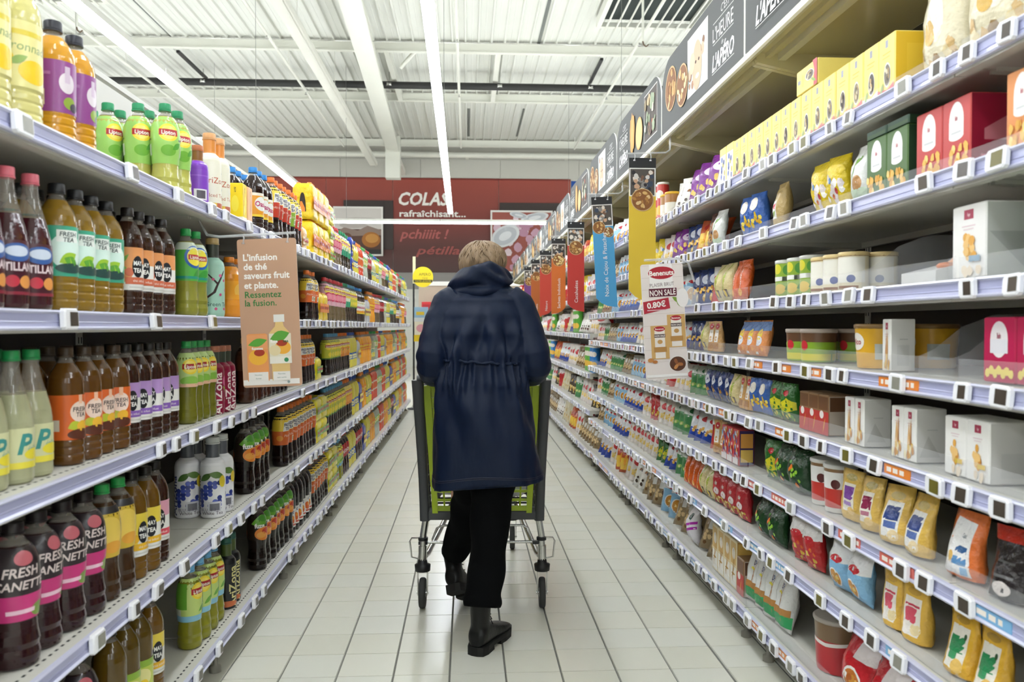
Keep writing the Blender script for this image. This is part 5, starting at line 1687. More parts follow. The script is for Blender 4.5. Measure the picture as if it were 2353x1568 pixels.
# ---- drinks side, bottom to top
ST_L = {
    4: [('lemonade', -40, 2, {'deep': 2}), ('juice_purple', 128, 2, {'deep': 2}), ('greentea', 385, 2, {'deep': 4, 'rot': -.75}), ('purple_can', 455, 1), ('cream', 486, 2, {'deep': 1, 'rot': -.9}), ('yo_yellow', 547, 1), ('xy_peach', 560, 1), ('oasis', 583, 3, {'deep': 3}),
        ('fresh_red', 622, 4, {'deep': 2}), ('fresh_green', None, 1), ('fresh_red', None, 2), ('pack_peach', None, 1), ('pack_yellow', 703, 1, {'stack': 2}), ('pack_yellow', None, 2, {'stack': 2}), ('pack_lemon', None, 1, {'stack': 3})],
    3: [('sparkred', -40, 3, {'deep': 2}), ('teal', 130, 4, {'deep': 2}), ('may_peach', 292, 4, {'deep': 2}), ('greenblue', 430, 2), ('mint', 488, 1, {'rot': -.8}), ('orangejug', 527, 2), ('fresh_pink', None, 9), ('fresh_orange', 703, 3), ('pack_yellow', None, 2, {'s': .8}), ('pinktea', None, 9)],
    2: [('sparklemon', -35, 3, {'deep': 2}), ('orangelab', 150, 4, {'deep': 2}), ('may_purple', 288, 5, {'deep': 2, 'rot': -.85}), ('liptongreen_s', 425, 4), ('maroon', 487, 3, {'rot': -.8}), ('browntea', 560, 5), ('fresh_pink', None, 4), ('fresh_orange', 690, 4), ('pack_lemon', None, 1), ('lemontea', 748, 6), ('orangetea', None, 5)],
    1: [('canette', 20, 4, {'deep': 2}), ('yellowdark', 213, 2), ('may_yellow', 262, 2), ('may_pink', 334, 1, {'rot': -.9}), ('ari_white', 487, 2, {'deep': 2, 'rot': -.95}), ('fuzepeach', 560, 4, {'deep': 1}), ('fresh_orange', 645, 9), ('pack_lemon', None, 1, {'stack': 2}), ('pack_lemon', None, 1, {'stack': 2}), ('lemontea', None, 9), ('orangetea', None, 4)],
    0: [('sparklemon', -30, 1), ('canette', 60, 3), ('lime', 245, 3), ('may_yellow', None, 1), ('bluecap', 432, 4), ('ari_black', 514, 2, {'rot': -.8}), ('fuzepeach', 588, 7), ('whitelab', None, 6), ('fresh_orange', None, 6), ('pack_lemon', None, 2, {'stack': 2}), ('bluecap', None, 3), ('redcola', None, 3)],
}
FILL_L = {
    4: ['pinktea', 'greendark', 'pack_blue', 'lemonsoda', 'redorange', 'clearsoda', 'redcola', 'sparklemon', 'lemonsoda', 'clearsoda'],
    3: ['greendark', 'lemontea', 'oasis', 'pack_silver', 'orangesoda', 'pinktea', 'redcola', 'clearsoda', 'lemonsoda'],
    2: ['lemonsoda', 'pack_silver', 'orangesoda', 'orangesoda', 'sparklemon', 'clearsoda', 'redorange'],
    1: ['lemonsoda', 'pack_blue', 'orangesoda', 'lemonsoda', 'redorange', 'clearsoda', 'redorange'],
    0: ['lemonsoda', 'redcola', 'pack_blue', 'lemonsoda', 'orangesoda', 'clearsoda', 'redorange', 'orangesoda'],
}
L_END = L_START + L_N * BAY
for lev in range(5):
    e = run('L', lev, ST_L[lev], LZ, LPH, L_END)
    fill('L', lev, FILL_L[lev], LZ, LPH, e + .01, L_END - .02, 40 + lev)

# ---- snack side, bottom to top (near bays)
YBX = ['yellowbox0', 'yellowbox1', 'yellowbox2', 'yellowbox3', 'yellowbox0']
ST_R = {
    7: [('greenyellow', 2520, 1, {'s': 1.2}), ('cream_big', 2320, 2, {'deep': 2}), (YBX, 2052, 15), ('bluebox', None, 2), ('mixwhite', 1625, 1), ('purplebag', 1590, 3), ('mixwhite', None, 2), ('jar', None, 2), ('redcan', None, 2), ('bluesky', None, 2)],
    6: [('orangebox', 2380, 1), ('redbox', 2227, 2), ('greenbox', 2085, 2), ('veg_white', 1985, 1), ('yellow_white', 1925, 2), ('grain', 1785, 1), ('blueyellow', 1738, 2), ('veg_white', 1650, 1), ('brownbag', None, 1), ('redorange_bag', None, 2), ('navybag', None, 2), ('purplebag', None, 2), ('redwhite', None, 2), ('yellow_white', None, 2)],
    5: [('greentall', 2440, 1), ('whitewide', 2268, 1), ('tray', 2150, 1), ('canister', 1942, 3, {'deep': 2}), ('vegpot', 1850, 3), ('orangelong', 1705, 2), ('oliveb', None, 2), ('redbag', None, 1), ('navybag', None, 3), ('bluesky', None, 2), ('purplebag', None, 3), ('redwhite', None, 2)],
    4: [('crimsonbox', 2420, 2), ('whitetall', 2044, 1, {'in': .005}), ('yellowtub', 2000, 1, {'deep': 2}), ('greentub', 1860, 2, {'deep': 2}), ('orangenut', 1752, 3), ('brownkraft', 1645, 2), ('oliveb', None, 1), ('navybag', None, 3), ('whiteblue', None, 3), ('bluesky', None, 2), ('redwhite', None, 2)],
    3: [('whitemid', 2450, 1), ('whiteshort', 2278, 2), ('whitemid', 2108, 2), ('whitemid', 1988, 2), ('nutbox', 1905, 3), ('greenyellow', 1812, 2), ('blueyellow', None, 2), ('brownkraft', None, 2), ('oliveb', None, 1), ('navybag', None, 4), ('greenpea', None, 3), ('redwhite', None, 3), ('redbag', None, 2)],
    2: [('paprika', 2460, 1), ('darkpouch', 2345, 1), ('orangebig', 2240, 1), ('tanblue', 2130, 2), ('tanwine', 2015, 1), ('tanpurple', 1965, 1), ('whitetub', 1918, 2), ('darkgreen', 1845, 2), ('greenyellow', None, 1), ('redpack', 1700, 3), ('brownkraft', None, 2), ('redbag', None, 1), ('whiteblue', None, 3), ('greenpea', None, 3), ('redwhite', None, 3), ('paprika', None, 2)],
    1: [('tanorange', 2440, 1), ('tangreen', 2300, 2), ('tanpink', 2110, 2), ('bluesky', 1985, 2), ('redbag', 1872, 2), ('darkgreen', 1790, 2), ('paprika', 1705, 4), ('oliveb', None, 2), ('orangelong', None, 4), ('greenpea', None, 2), ('whiteblue', None, 2), ('greenyellow', None, 2), ('redwhite', None, 4)],
    0: [('tanpink', 2300, 1), ('redcurl', 2075, 2), ('redtub', 1905, 1), ('eco', 1800, 4, {'sp': .75}), ('nutbox', None, 1, {'s': 1.2}), ('pastabox', None, 4), ('clearnut', None, 2), ('purplestripe', None, 1), ('clearnut', None, 2), ('bluesky', None, 2), ('clearnut', None, 3), ('mixwhite', None, 2), ('redwhite', None, 2), ('redorange_bag', None, 2)],
}
R_MID = R_START + R_NEAR * BAY
R_END = R_START + R_N * BAY
for lev in range(8):
    e = run('R', lev, ST_R[lev], RZ, RPH, R_MID, .36, False, None, R_MID - .02)
    fill('R', lev, ['redwhite', 'whiteblue', 'bluesky', 'clearnut', 'greenpea'], RZ, RPH, e + .004, R_MID - .01, 70 + lev)
# flat boxes laid on the upright green boxes, a tipped box on the yellow row
for k in range(2):
    p = PROD['greenflat']
    Y = YX(2085, XR + .03) + .055 + k * .109
    o = link(p['name'], p['body'])
    o.matrix_world = Matrix.Translation((XR + .03 + .1, Y, RZ[6] + RAIL_H / 2 + .004 + .1555)) @ Matrix.Rotation(PI, 4, 'Z') @ Matrix.Scale(.9, 4, (0, 0, 1)) @ Matrix.Scale(.36, 4, (0, 0, 1))
    tag(o, ('dark green box laid flat on the nearer upright green box', 'dark green box laid flat on the farther upright green box')[k], 'box', 'flat green boxes')
p = PROD['yellowbox0']
o = link('snack_box', p['body'])
o.matrix_world = Matrix.Translation((XR + .03 + .08, YX(1862, XR + .03) + .04, RZ[7] + RAIL_H / 2 + .004 + .166 + .041)) @ Matrix.Rotation(PI, 4, 'Z') @ Matrix.Rotation(PI / 2, 4, 'X') @ Matrix.Translation((0, 0, -.0825))
tag(o, 'yellow cardboard snack box lying on top of the upright yellow boxes', 'box')
# far bays
FILL_R = {
    5: ['yellow_white', 'redorange_bag', 'redcan', 'greenpea', 'redwhite', 'mixwhite'],
    4: ['redwhite', 'yellow_white', 'greenpea', 'cream_big', 'redbag'],
    3: ['redwhite', 'mixwhite', 'greencan', 'whiteblue', 'cream_big', 'redbag'],
    2: ['bluecan', 'greencan', 'clearnut', 'redwhite', 'whiteblue', 'redorange_bag'],
    1: ['goldbag', 'redwhite', 'greenpea', 'goldbag', 'cream_big', 'redbag'],
    0: ['clearnut', 'clearnut', 'redwhite', 'redorange_bag', 'cream_big', 'mixwhite'],
}
for lev in range(6):
    fill('R', lev, FILL_R[lev], RZF, RPF, R_MID + .02, R_END - .05, 90 + lev, .3)
o = FARL.build('bottle_rows')
tag(o, 'far rows of colourful soda bottles at the end of the drinks shelves', 'bottles', None, 'stuff')
o = FARR.build('snack_rows')
tag(o, 'far rows of colourful snack bags at the end of the snack shelves', 'snacks', None, 'stuff')

# clear dividers standing in the gaps of the snack shelves
for lev, pxs in ((4, (2100, 2180)), (5, (1968, 2165))):
    for px in pxs:
        y = YX(px, XR)
        k = int((y - R_START) / BAY)
        bay = BAYS['R'][k]
        sh_ = [c for c in bay.children if c.name.startswith('shelf') and abs(c.location.z - RZ[lev]) < .001][0]
        link('divider', DIV_ME, sh_, (0, R_START + (k + 1) * BAY - y, 0))

# ================================================================ HANGING SIGNS
def tw(body, h, bold=0.0, shear=0.0):
    tv, _ = text_geo(body, bold, shear)
    return (max(x for x, y in tv) - min(x for x, y in tv)) * h / .72


def TL(body, u, v, h, col, bold=0.0, shear=0.0, wmax=None):
    w = tw(body, h, bold, shear)
    if wmax and w > wmax:
        w = wmax
    return T_(body, u + w / 2, v, h, col, bold, shear, 0, wmax)


ROD = clear_plastic('clear_rod', '#eef0f2', .35)


def board(W_, H_, outline, mat, edge, t=.003):
    q = MB()
    n = len(outline)
    fr = [(u, -t / 2, v) for u, v in outline]
    bk = [(u, t / 2, v) for u, v in outline]
    q.add(fr, [tuple(range(n))], mat)
    q.add(bk, [tuple(reversed(range(n)))], mat)
    q.add(fr + bk, [(i, i + n, (i + 1) % n + n, (i + 1) % n) for i in range(n)], edge)
    return q


def rrect(W_, H_, r, n=4):
    o = []
    for cx, cy, a0 in ((W_ - r, r, -PI / 2), (W_ - r, H_ - r, 0), (r, H_ - r, PI / 2), (r, r, PI)):
        for i in range(n + 1):
            a = a0 + PI / 2 * i / n
            o.append((cx + r * math.cos(a), cy + r * math.sin(a)))
    return o


def mfront(t=.003):
    return lambda u, v, l: (u, -t / 2 - l, v)


# ---- the infusion sign on the drinks side
D1 = 2.85
k1 = F_PX / D1
tl = P(544, 551, D1)
W1, H1 = .203, .516
g = thing('hanging_sign', 'brown hanging sign about fruit and plant tea on the drinks side', 'sign', (tl.x, D1, tl.z), 0)
g.rotation_euler = (0, -.04, 0)
q = board(W1, H1, [(u, v - H1) for u, v in rrect(W1, H1, .01)], PC('#c39b7f', 'flat'), PC('#e8e4df', 'flat'))
def S1(px, py):
    return ((px - 544) / k1, -(py - 551) / k1)
els = []
for s, py, col, b in (("L'infusion", 592, '#f7f3ee', .03), ('de thé', 613, '#f7f3ee', .03), ('saveurs fruit', 633, '#f7f3ee', .03), ('et plante.', 655, '#f7f3ee', .03), ('Ressentez', 676, '#2f7a3c', .012), ('la fusion.', 695, '#2f7a3c', .012)):
    u, v = S1(556, py)
    els.append(TL(s, u, v, .0225, col, b, 0, .168))
R1 = lambda x0, y0, x1, y1, c: R_(S1(x0, y1)[0], S1(x0, y1)[1], S1(x1, y0)[0], S1(x1, y0)[1], c)
E1 = lambda x, y, rx, ry, c, rot=0: E_(S1(x, y)[0], S1(x, y)[1], rx / k1, ry / k1, c, 20, rot)
G1 = lambda pts, c: G_([S1(x, y) for x, y in pts], c)
els += [R1(545, 869, 670, 881, '#eeeae4'), G1([(556, 768), (560, 765), (598, 765), (602, 768), (603, 872), (555, 872)], '#e79a5a'), G1([(556, 768), (602, 768), (602, 800), (556, 800)], '#e8a068'),
        leaf(*S1(580, 785), 44 / k1, 18 / k1, .25, '#5aa03a'), E1(580, 818, 21, 18, '#f0b43c'), E1(583, 808, 12, 8, '#a83a22'), T_('fuzetea', *S1(579, 798), .0095, '#f6f2ea', .03, 0, 0, .066), R1(557, 852, 601, 872, '#ece8e2'), T_('Nouveau', *S1(579, 858), .005, '#5a7a6a'), T_('format', *S1(579, 866), .005, '#5a7a6a'),
        G1([(622, 740), (638, 740), (640, 750), (652, 764), (655, 800), (650, 840), (650, 872), (610, 872), (610, 840), (604, 800), (607, 764), (620, 750)], '#e2c07e'), R1(618, 723, 642, 740, '#e9e8e2'), R1(606, 766, 655, 818, '#e6dfc8'), leaf(*S1(630, 772), 46 / k1, 24 / k1, .3, '#5aa03a'),
        E1(636, 798, 18, 15, '#f0b040'), E1(634, 788, 12, 7, '#a83a22'), E1(618, 804, 13, 12, '#e6d6a8'), T_('fuze', *S1(617, 783), .0105, '#fbf7f0', .035, 0, 0, .042), T_('tea', *S1(643, 783), .0105, '#2a5a2c', .02, 0, 0, .03), R1(606, 818, 655, 834, '#ede8da'), R1(612, 852, 650, 872, '#ece8e2'),
        T_('Nouveau', *S1(631, 857), .005, '#5a7a6a'), T_('sans sucres', *S1(631, 865), .005, '#5a7a6a'), E1(643, 826, 5, 5, '#3a8a5a'), E1(646, 876, 3, 3, '#8a9a9a')]
draw(q, els, mfront(), 'flat', layer=.00012)
q.build('board', g)
q = MB()
q.tube([(-.14, .05, .075), (-.10, .0, .02), (-.06, 0, .012), (W1 + .0, 0, .018)], .005, ROD, 8)
q.build('rod', g)
for u in (.022, W1 - .03):
    q = MB()
    q.tube([(u, 0, .016), (u + .004, -.004, .004), (u, -.003, -.012)], .003, ROD, 6)
    q.lathe([(.006, -.003), (.006, .003)], ROD, 8, c=(u, -.002, -.014))
    q.build('hook', g)

# ---- the peanut offer sign on the snack side
D2 = 3.72
k2 = F_PX / D2
tl = P(1471, 609, D2)
W2, H2 = .200, .54
g = thing('hanging_sign', 'white offer sign with red oval name and nut pouches', 'sign', (tl.x, D2, tl.z), 0)
g.rotation_euler = (0, -.055, 0)
q = board(W2, H2, [(u, v - H2) for u, v in rrect(W2, H2, .012)], PC('#e9dfda', 'flat'), PC('#efeae6', 'flat'))
S2 = lambda px, py: ((px - 1471) / k2, -(py - 609) / k2)
R2 = lambda x0, y0, x1, y1, c: R_(S2(x0, y1)[0], S2(x0, y1)[1], S2(x1, y0)[0], S2(x1, y0)[1], c)
E2 = lambda x, y, rx, ry, c, rot=0: E_(S2(x, y)[0], S2(x, y)[1], rx / k2, ry / k2, c, 22, rot)
els = [R2(1472, 612 + 28 * i, 1569, 612.8 + 28 * i, '#d2c4bd') for i in range(9)]
els += [R2(1491, 610, 1545, 680, '#f3efec'), E2(1519, 630, 33, 16, '#f0e6e2'), E2(1519, 630, 31, 14.5, '#b02634'), T_('Benenuts', *S2(1519, 630), .0235, '#fbf5ee', .03, 0, .02, .115), T_('PLAISIR BRUT', *S2(1519, 657), .0175, '#7a6a6c', 0, 0, .05, .115),
        R2(1488, 666, 1553, 685, '#5c1a30'), T_('NON SALÉ', *S2(1520, 675.5), .027, '#f6efe9', .02, 0, .03, .122), G_([S2(1473, 696), S2(1533, 688), S2(1536, 713), S2(1474, 724)], '#b42a3c'), T_('0.80€', *S2(1504, 703), .027, '#fbf3ee', .03, 0, .09, .10), R2(1482, 715, 1526, 717, '#e8c8cc'),
        leaf(*S2(1552, 694), .05, .02, -.6, '#7a9a3a'), leaf(*S2(1558, 702), .05, .02, -1.0, '#8aaa4a'), E2(1566, 690, 14, 22, '#f0ecea')]
for x0, y0, w_, h_ in ((1527, 728, 42, 76), (1487, 752, 42, 78)):
    els += [R2(x0, y0, x0 + w_, y0 + h_, '#d0a768'), R2(x0 + 9, y0 + 4, x0 + w_ - 9, y0 + h_ - 2, '#eee6dc'), E2(x0 + w_ / 2, y0 + 8, 13, 6, '#b02634'), T_('Benenuts', *S2(x0 + w_ / 2, y0 + 8), .008, '#f7efe8', .02, 0, 0, .044), R2(x0 + 8, y0 + 20, x0 + w_ - 8, y0 + 28, '#5a4a48'), T_('NON SALÉ', *S2(x0 + w_ / 2, y0 + 24), .008, '#f2ece6', .02, 0, 0, .048), E2(x0 + w_ / 2, y0 + 38, 6, 5, '#c99a5b'), R2(x0 + 6, y0 + 50, x0 + w_ - 6, y0 + 62, '#b5864a')]
els += [E2(1547, 842, 22, 19, '#e9e2dc'), E2(1547, 843, 19, 17, '#5a3420')] + [E2(1547 + 11 * math.cos(i * 2.1) * (.4 + .1 * (i % 6)), 844 + 10 * math.sin(i * 2.1) * (.4 + .1 * (i % 6)), 5, 3.5, ['#a86a3a', '#c0824a', '#8a5430'][i % 3], i) for i in range(14)]
els += [E2(1484, 832, 7, 5, '#c98a4a'), E2(1494, 836, 6, 4, '#b8763a'), R2(1473, 866, 1569, 872, '#f6f3f0')]
draw(q, els, mfront(), 'flat', layer=.00012)
q.build('board', g)
q = MB()
q.tube([(.02, 0, .02), (W2 - .02, 0, .02), (W2 + .03, .01, .0), (W2 + .06, .03, -.09)], .006, ROD, 8)
q.build('rod', g)
q = MB()
q.lathe([(.05, -.001), (.05, .001)], clear_plastic('clear_disc', '#f4f6f8', .3), 24)
o = q.build('disc', g, (W2 + .02, .01, -.16), (PI / 2, 0, 0))

# ---- coloured flag signs under the canopy
FW, FH = .147, .78
FLAGS = [(4.30, '', '#e0bf3c', 'yellow flag sign with nut bowl hanging from the snack canopy', .00, 21), (5.63, 'Noix de Cajou & Pistaches', '#4f9fce', 'blue flag sign for cashews and pistachios', -.055, 22),
         (6.96, 'Cacahuètes', '#c23c34', 'red flag sign for peanuts beside the blue flag', .0, 23), (8.29, 'Sachets Individuels', '#d2702f', 'orange flag sign for individual packets', .0, 24),
         (9.62, 'Nature', '#cb4a3a', 'far red flag sign with short white lettering', .0, 25), (10.95, 'Tuiles', '#b8642f', 'far brown flag sign beyond the orange one', .0, 26), (12.28, 'Crackers', '#7a4a86', 'farthest violet flag sign under the canopy', .0, 27)]
for i, (y, s, col, lb, rot, seed) in enumerate(FLAGS):
    g = thing('flag_sign', lb, 'sign', (.867, y, 2.165), 0, 'flag signs under the canopy')
    flip = (s != 'Sachets Individuels' and s != 'Nature')
    out = [(0, -FH + .07), (.035, -FH + .035), (.08, -FH + .012), (FW, -FH), (FW, 0), (0, 0)] if flip else [(0, -FH), (.07, -FH + .012), (.115, -FH + .035), (FW, -FH + .07), (FW, 0), (0, 0)]
    q = board(FW, FH, out, PC(col, 'flat'), PC('#e4e2de', 'flat'))
    els = [R_(0, -.17, FW, 0, '#2c2d2f')] + photo_els(.008, -.20, FW - .008, -.06, seed, PEOPLE, '#efede8', 30)
    if s.startswith('Noix'):
        els += bowl_els(.045, -.215, .045, NUT, seed, 14) + bowl_els(FW - .035, -.25, .036, ['#e6dcb8', '#d8cf9a', '#b8c08a'], seed + 1, 12)
    else:
        els += bowl_els(FW / 2, -.225, .062, NUT if i != 3 else ['#e8d290', '#dcc078', '#f0e2b0'], seed, 22)
    if s:
        h = .030
        w = tw(s, h)
        u = FW * .52
        els.append(('text', s, u, -FH + .06 + w / 2 + (.02 if flip else 0), h, '#f6f2ee', 0.0, 0.0, PI / 2, None))
    draw(q, els, mfront(), 'flat', layer=.00012)
    b = q.build('board', g)
    b.rotation_euler = (0, rot, 0)
    q = MB()
    q.tube([(-.02, 0, .022), (.20, 0, .03), (.222, 0, .045), (.225, 0, .115)], .005, ROD, 8)
    q.build('rod', g)
    for u in (.03, FW - .03):
        q = MB()
        q.tube([(u, 0, .024), (u + .003, -.004, .008), (u, -.004, -.014)], .003, ROD, 6)
        q.lathe([(.006, -.003), (.006, .003)], TAG_FRAME, 8, c=(u, -.003, -.014))
        q.build('hook', g)

# ---- end of the drinks aisle: pole with round yellow sign, poster, back gondola
YE = L_END + .08
pp_ = P(951, 935, YE)
g = thing('sign_pole', 'black pole with round yellow party sign at the aisle end', 'sign', (pp_.x, YE, 0), 0)
zt = P(951, 590, YE).z
q = MB()
q.lathe([(.10, 0), (.10, .02), (.02, .03)], BLACK_PIPE, 14)
q.tube([(0, 0, .02), (0, 0, P(951, 652, YE).z)], .014, BLACK_PIPE, 8)
q.build('pole', g)
q = MB()
q.box((-.012, -.01, P(951, 652, YE).z), (.03, .01, zt), PC('#e8e0b8', 'flat'))
q.build('pole_tip', g)
q = MB()
cz = P(972, 637, YE).z
cx_ = P(972, 637, YE).x - pp_.x
rr = .155
q.lathe([(rr, -.003), (rr, .003)], PC('#f2d92c', 'flat'), 30)
me = q.mesh('disc')
o = link('disc', me, g, (cx_, -.02, cz), (PI / 2, 0, 0))
q = MB()
draw(q, [T_('APERO', .03, .04, .042, '#7a6a2a', .0, 0, 0, .22), T_('TIME', .03, -.02, .03, '#a8942f'), R_(-.14, -.082, .14, -.042, '#3a3424'), T_('TOUTES LES ENVIES', 0, -.062, .02, '#f2d92c', .01, 0, 0, .26)], lambda u, v, l: (cx_ + u, -.0235 - l, cz + v), 'flat')
q.build('lettering', g)
a, b = P(948, 706, YE), P(980, 785, YE)
q = MB()
q.box((0, -.01, b.z), (.22, .0, a.z), PC('#f0e8d0', 'flat'))
draw(q, [R_(0, b.z + .36, .22, a.z, '#9cc0d8'), R_(.04, a.z - .12, .16, a.z - .07, '#e8c83a'), R_(0, b.z + .3, .22, b.z + .36, '#dfe4e2'), E_(.11, b.z + .2, .07, .06, '#e0a0a8'), R_(0, b.z, .22, b.z + .1, '#f0d02c')], lambda u, v, l: (u, -.01 - l, v), 'flat')
q.build('poster', g)

g = thing('end_display', 'beige back display with white top ledge and red boxes', 'display', (0, 19.6, 0), 0)
BEIGE = M('display_beige', '#b7a693', rough=.6, vary=.03)
zt = P(1050, 657, 19.6).z
x0, x1 = P(962, 650, 19.6).x, P(1330, 650, 19.6).x
q = MB()
q.box((x0, .02, 0), (x1, .6, zt), BEIGE)
q.build('body', g)
q = MB()
q.box((x0 - .02, -.02, zt), (x1 + .02, .64, zt + .1), M('ledge_white', '#e6e4de', rough=.5, vary=.02))
q.build('ledge', g)
for k in range(4):
    z = .3 + k * .42
    q = MB()
    q.box((x0, -.4, z), (x1, .02, z + .04), SHELF_METAL)
    q.build('shelf', g)
for k in range(9):
    q = MB()
    q.bbox((-.11, -.1, 0), (.11, .1, .24), PC('#c02a30', 'carton'), .006)
    q.add([(-.09, -.1005, .06), (.09, -.1005, .06), (.09, -.1005, .18), (-.09, -.1005, .18)], [(0, 1, 2, 3)], PC('#a01c26', 'carton'))
    o = q.build('red_carton', None, (x0 + .2 + (k % 3) * .26, 19.38, .341 + .42 * (3 - k // 3)))
    tag(o, 'red carton on the %s shelf of the back display, %s from the pole' % (('top', 'second', 'third')[k // 3], ('first', 'second', 'third')[k % 3]), 'box', 'red cartons on the back display')

# ================================================================ SHOPPING TROLLEY
LIME = M('lime_plastic', '#a8c01c', rough=.35, coat=.1, vary=.04, vscale=6)
GREYP = M('dark_grey_plastic', '#45474a', rough=.42, vary=.05, vscale=8)
TYRE = M('rubber_grey', '#3a3b3a', rough=.7, vary=.1, vscale=20)
BLACKP = M('black_plastic', '#1c1d1f', rough=.45, vary=.05)
CART = thing('shopping_trolley', 'grey and lime plastic shopping trolley pushed by the person', 'trolley', (.066, 3.585, 0), -math.radians(2.2))
HW = .255


def caster(x, y, tilt):
    q = MB()
    q.lathe([(.018, .165), (.034, .168), (.036, .195), (.022, .2), (.018, .23)], BLACKP, 14)
    for s in (-1, 1):
        q.loft([[(s * .021 - .002, -.014, .06), (s * .021 + .002, -.014, .06), (s * .021 + .002, .014, .06), (s * .021 - .002, .014, .06)],
                [(s * .021 - .002, -.02, .12), (s * .021 + .002, -.02, .12), (s * .021 + .002, .02, .12), (s * .021 - .002, .02, .12)],
                [(s * .021 - .002, -.02, .168), (s * .021 + .002, -.02, .168), (s * .021 + .002, .02, .168), (s * .021 - .002, .02, .168)]], CHROME)
    q.box((-.023, -.02, .163), (.023, .02, .168), CHROME)
    c = q.build('caster', CART, (x, y, 0))
    w = MB()
    pr = []
    for i in range(13):
        a = PI * i / 12
        pr.append((.052 + .0155 * math.sin(a) ** .5 if 0 < i < 12 else .052, -.0145 * math.cos(a)))
    w.lathe([(.02, -.0125)] + pr + [(.02, .0125)], TYRE, 22)
    wo = w.build('wheel', c, (0, 0, .0675), (0, PI / 2, 0))
    h = MB()
    h.lathe([(.02, -.0135), (.02, .0135)], M('wheel_hub', '#8f8f8c', rough=.4, vary=.05), 12)
    h.lathe([(.006, -.026), (.006, .026)], CHROME, 8)
    h.build('hub', c, (0, 0, .0675), (0, PI / 2, 0))


for x, y in ((-HW - .012, 0), (HW + .012, 0), (-.15, .95), (.15, .95)):
    caster(x, y, 0)
# chrome chassis
for s in (-1, 1):
    q = MB()
    q.tube([(s * (HW + .012), 0, .195), (s * (HW + .008), -.005, .33), (s * (HW - .004), -.012, .40), (s * HW, -.02, .46)], .0155, CHROME, 12)
    q.tube([(s * (HW + .012), 0, .2), (s * (HW + .011), 0, .28)], .0195, CHROME, 12)
    q.build('rear_leg', CART)
    q = MB()
    q.tube([(s * (HW + .0), .0, .235), (s * (HW - .01), .03, .238), (s * (HW - .06), .35, .30), (s * .16, .9, .34), (s * .15, .95, .33), (s * .15, .95, .22)], .0125, CHROME, 10)
    q.build('chassis_bar', CART)
    q = MB()
    q.tube([(s * (HW + .008), .0, .315), (s * (HW + .06), -.005, .315), (s * (HW + .068), -.005, .30), (s * (HW + .062), .01, .225), (s * (HW + .02), .01, .215)], .004, CHROME, 8)
    q.build('side_loop', CART)
    q = MB()
    q.lathe([(.022, .305), (.022, .318)], BLACKP, 12, c=(s * (HW + .009), -.004, 0))
    q.box((s * HW - .03, -.01, .286), (s * HW + .01, .012, .30), BLACKP)
    q.build('clamp', CART)
q = MB()
q.tube([(-HW + .03, .02, .30), (-HW + .05, .03, .35), (-HW + .075, .03, .362), (HW - .075, .03, .362), (HW - .05, .03, .35), (HW - .03, .02, .30)], .005, CHROME, 8)
q.tube([(-HW + .01, .01, .292), (HW - .01, .01, .292)], .006, CHROME, 8)
q.tube([(-HW + .02, .03, .284), (HW - .02, .03, .284)], .004, CHROME, 8)
q.build('crate_rack', CART)
# plastic columns, handle, cross plate
for s in (-1, 1):
    q = MB()
    rings = []
    for t in range(11):
        f = t / 10
        z = .40 + f * .63
        y = -.02 - .13 * f ** 1.6
        x = s * (HW - .002 + .02 * f)
        wx_, wy_ = (.021 + .006 * abs(f - .3)), .03
        rings.append([(x + wx_ * math.copysign(abs(math.cos(a)) ** .6, math.cos(a)), y + wy_ * math.copysign(abs(math.sin(a)) ** .6, math.sin(a)), z) for a in [2 * PI * i / 16 for i in range(16)]])
    q.loft(rings, GREYP, True)
    q.build('column', CART)
q = MB()
q.tube([(-HW - .02, -.152, 1.035), (HW + .02, -.152, 1.035)], .0185, GREYP, 14)
q.build('handle', CART)
q = MB()
q.loft([[(x, y, z) for y, z in ((-.045, .405), (.02, .405), (.02, .45), (-.03, .455), (-.045, .44))] for x in (-HW + .01, HW - .01)], GREYP)
q.build('cross_plate', CART)


# rear flap: lime frame, panels and lattice
def fl(x, z):
    """point on the leaning flap plane; x in -1..1"""
    f = max(0.0, (z - .44) / .56)
    return Vector((x * (.207 + .028 * f), -.035 - .095 * f ** 1.4, z))


for s in (-1, 1):
    q = MB()
    rings = []
    for t in range(9):
        z = .435 + t * .57 / 8
        p = fl(s, z)
        wd = .012 + .004 * t / 8
        rings.append([(p.x - wd, p.y - .012, z), (p.x + wd, p.y - .012, z), (p.x + wd, p.y + .012, z), (p.x - wd, p.y + .012, z)])
    q.loft(rings, LIME)
    q.build('flap_post', CART)
zs = [.452, .492, .532, .572, .612, .652]
for z in zs:
    q = MB()
    a, b = fl(-1, z), fl(1, z)
    t = .013 if z == .452 else .005
    q.box((a.x, a.y - .006, z - t), (b.x, a.y + .006, z + t), LIME)
    q.build('flap_rail', CART)
for k in range(9):
    x = -.8 + k * .2
    q = MB()
    q.tube([fl(x, .44), fl(x, .56), fl(x, .66)], .0045, LIME, 6)
    q.build('flap_rod', CART)
LIMED = M('lime_line', '#8aa018', rough=.4, vary=.04)
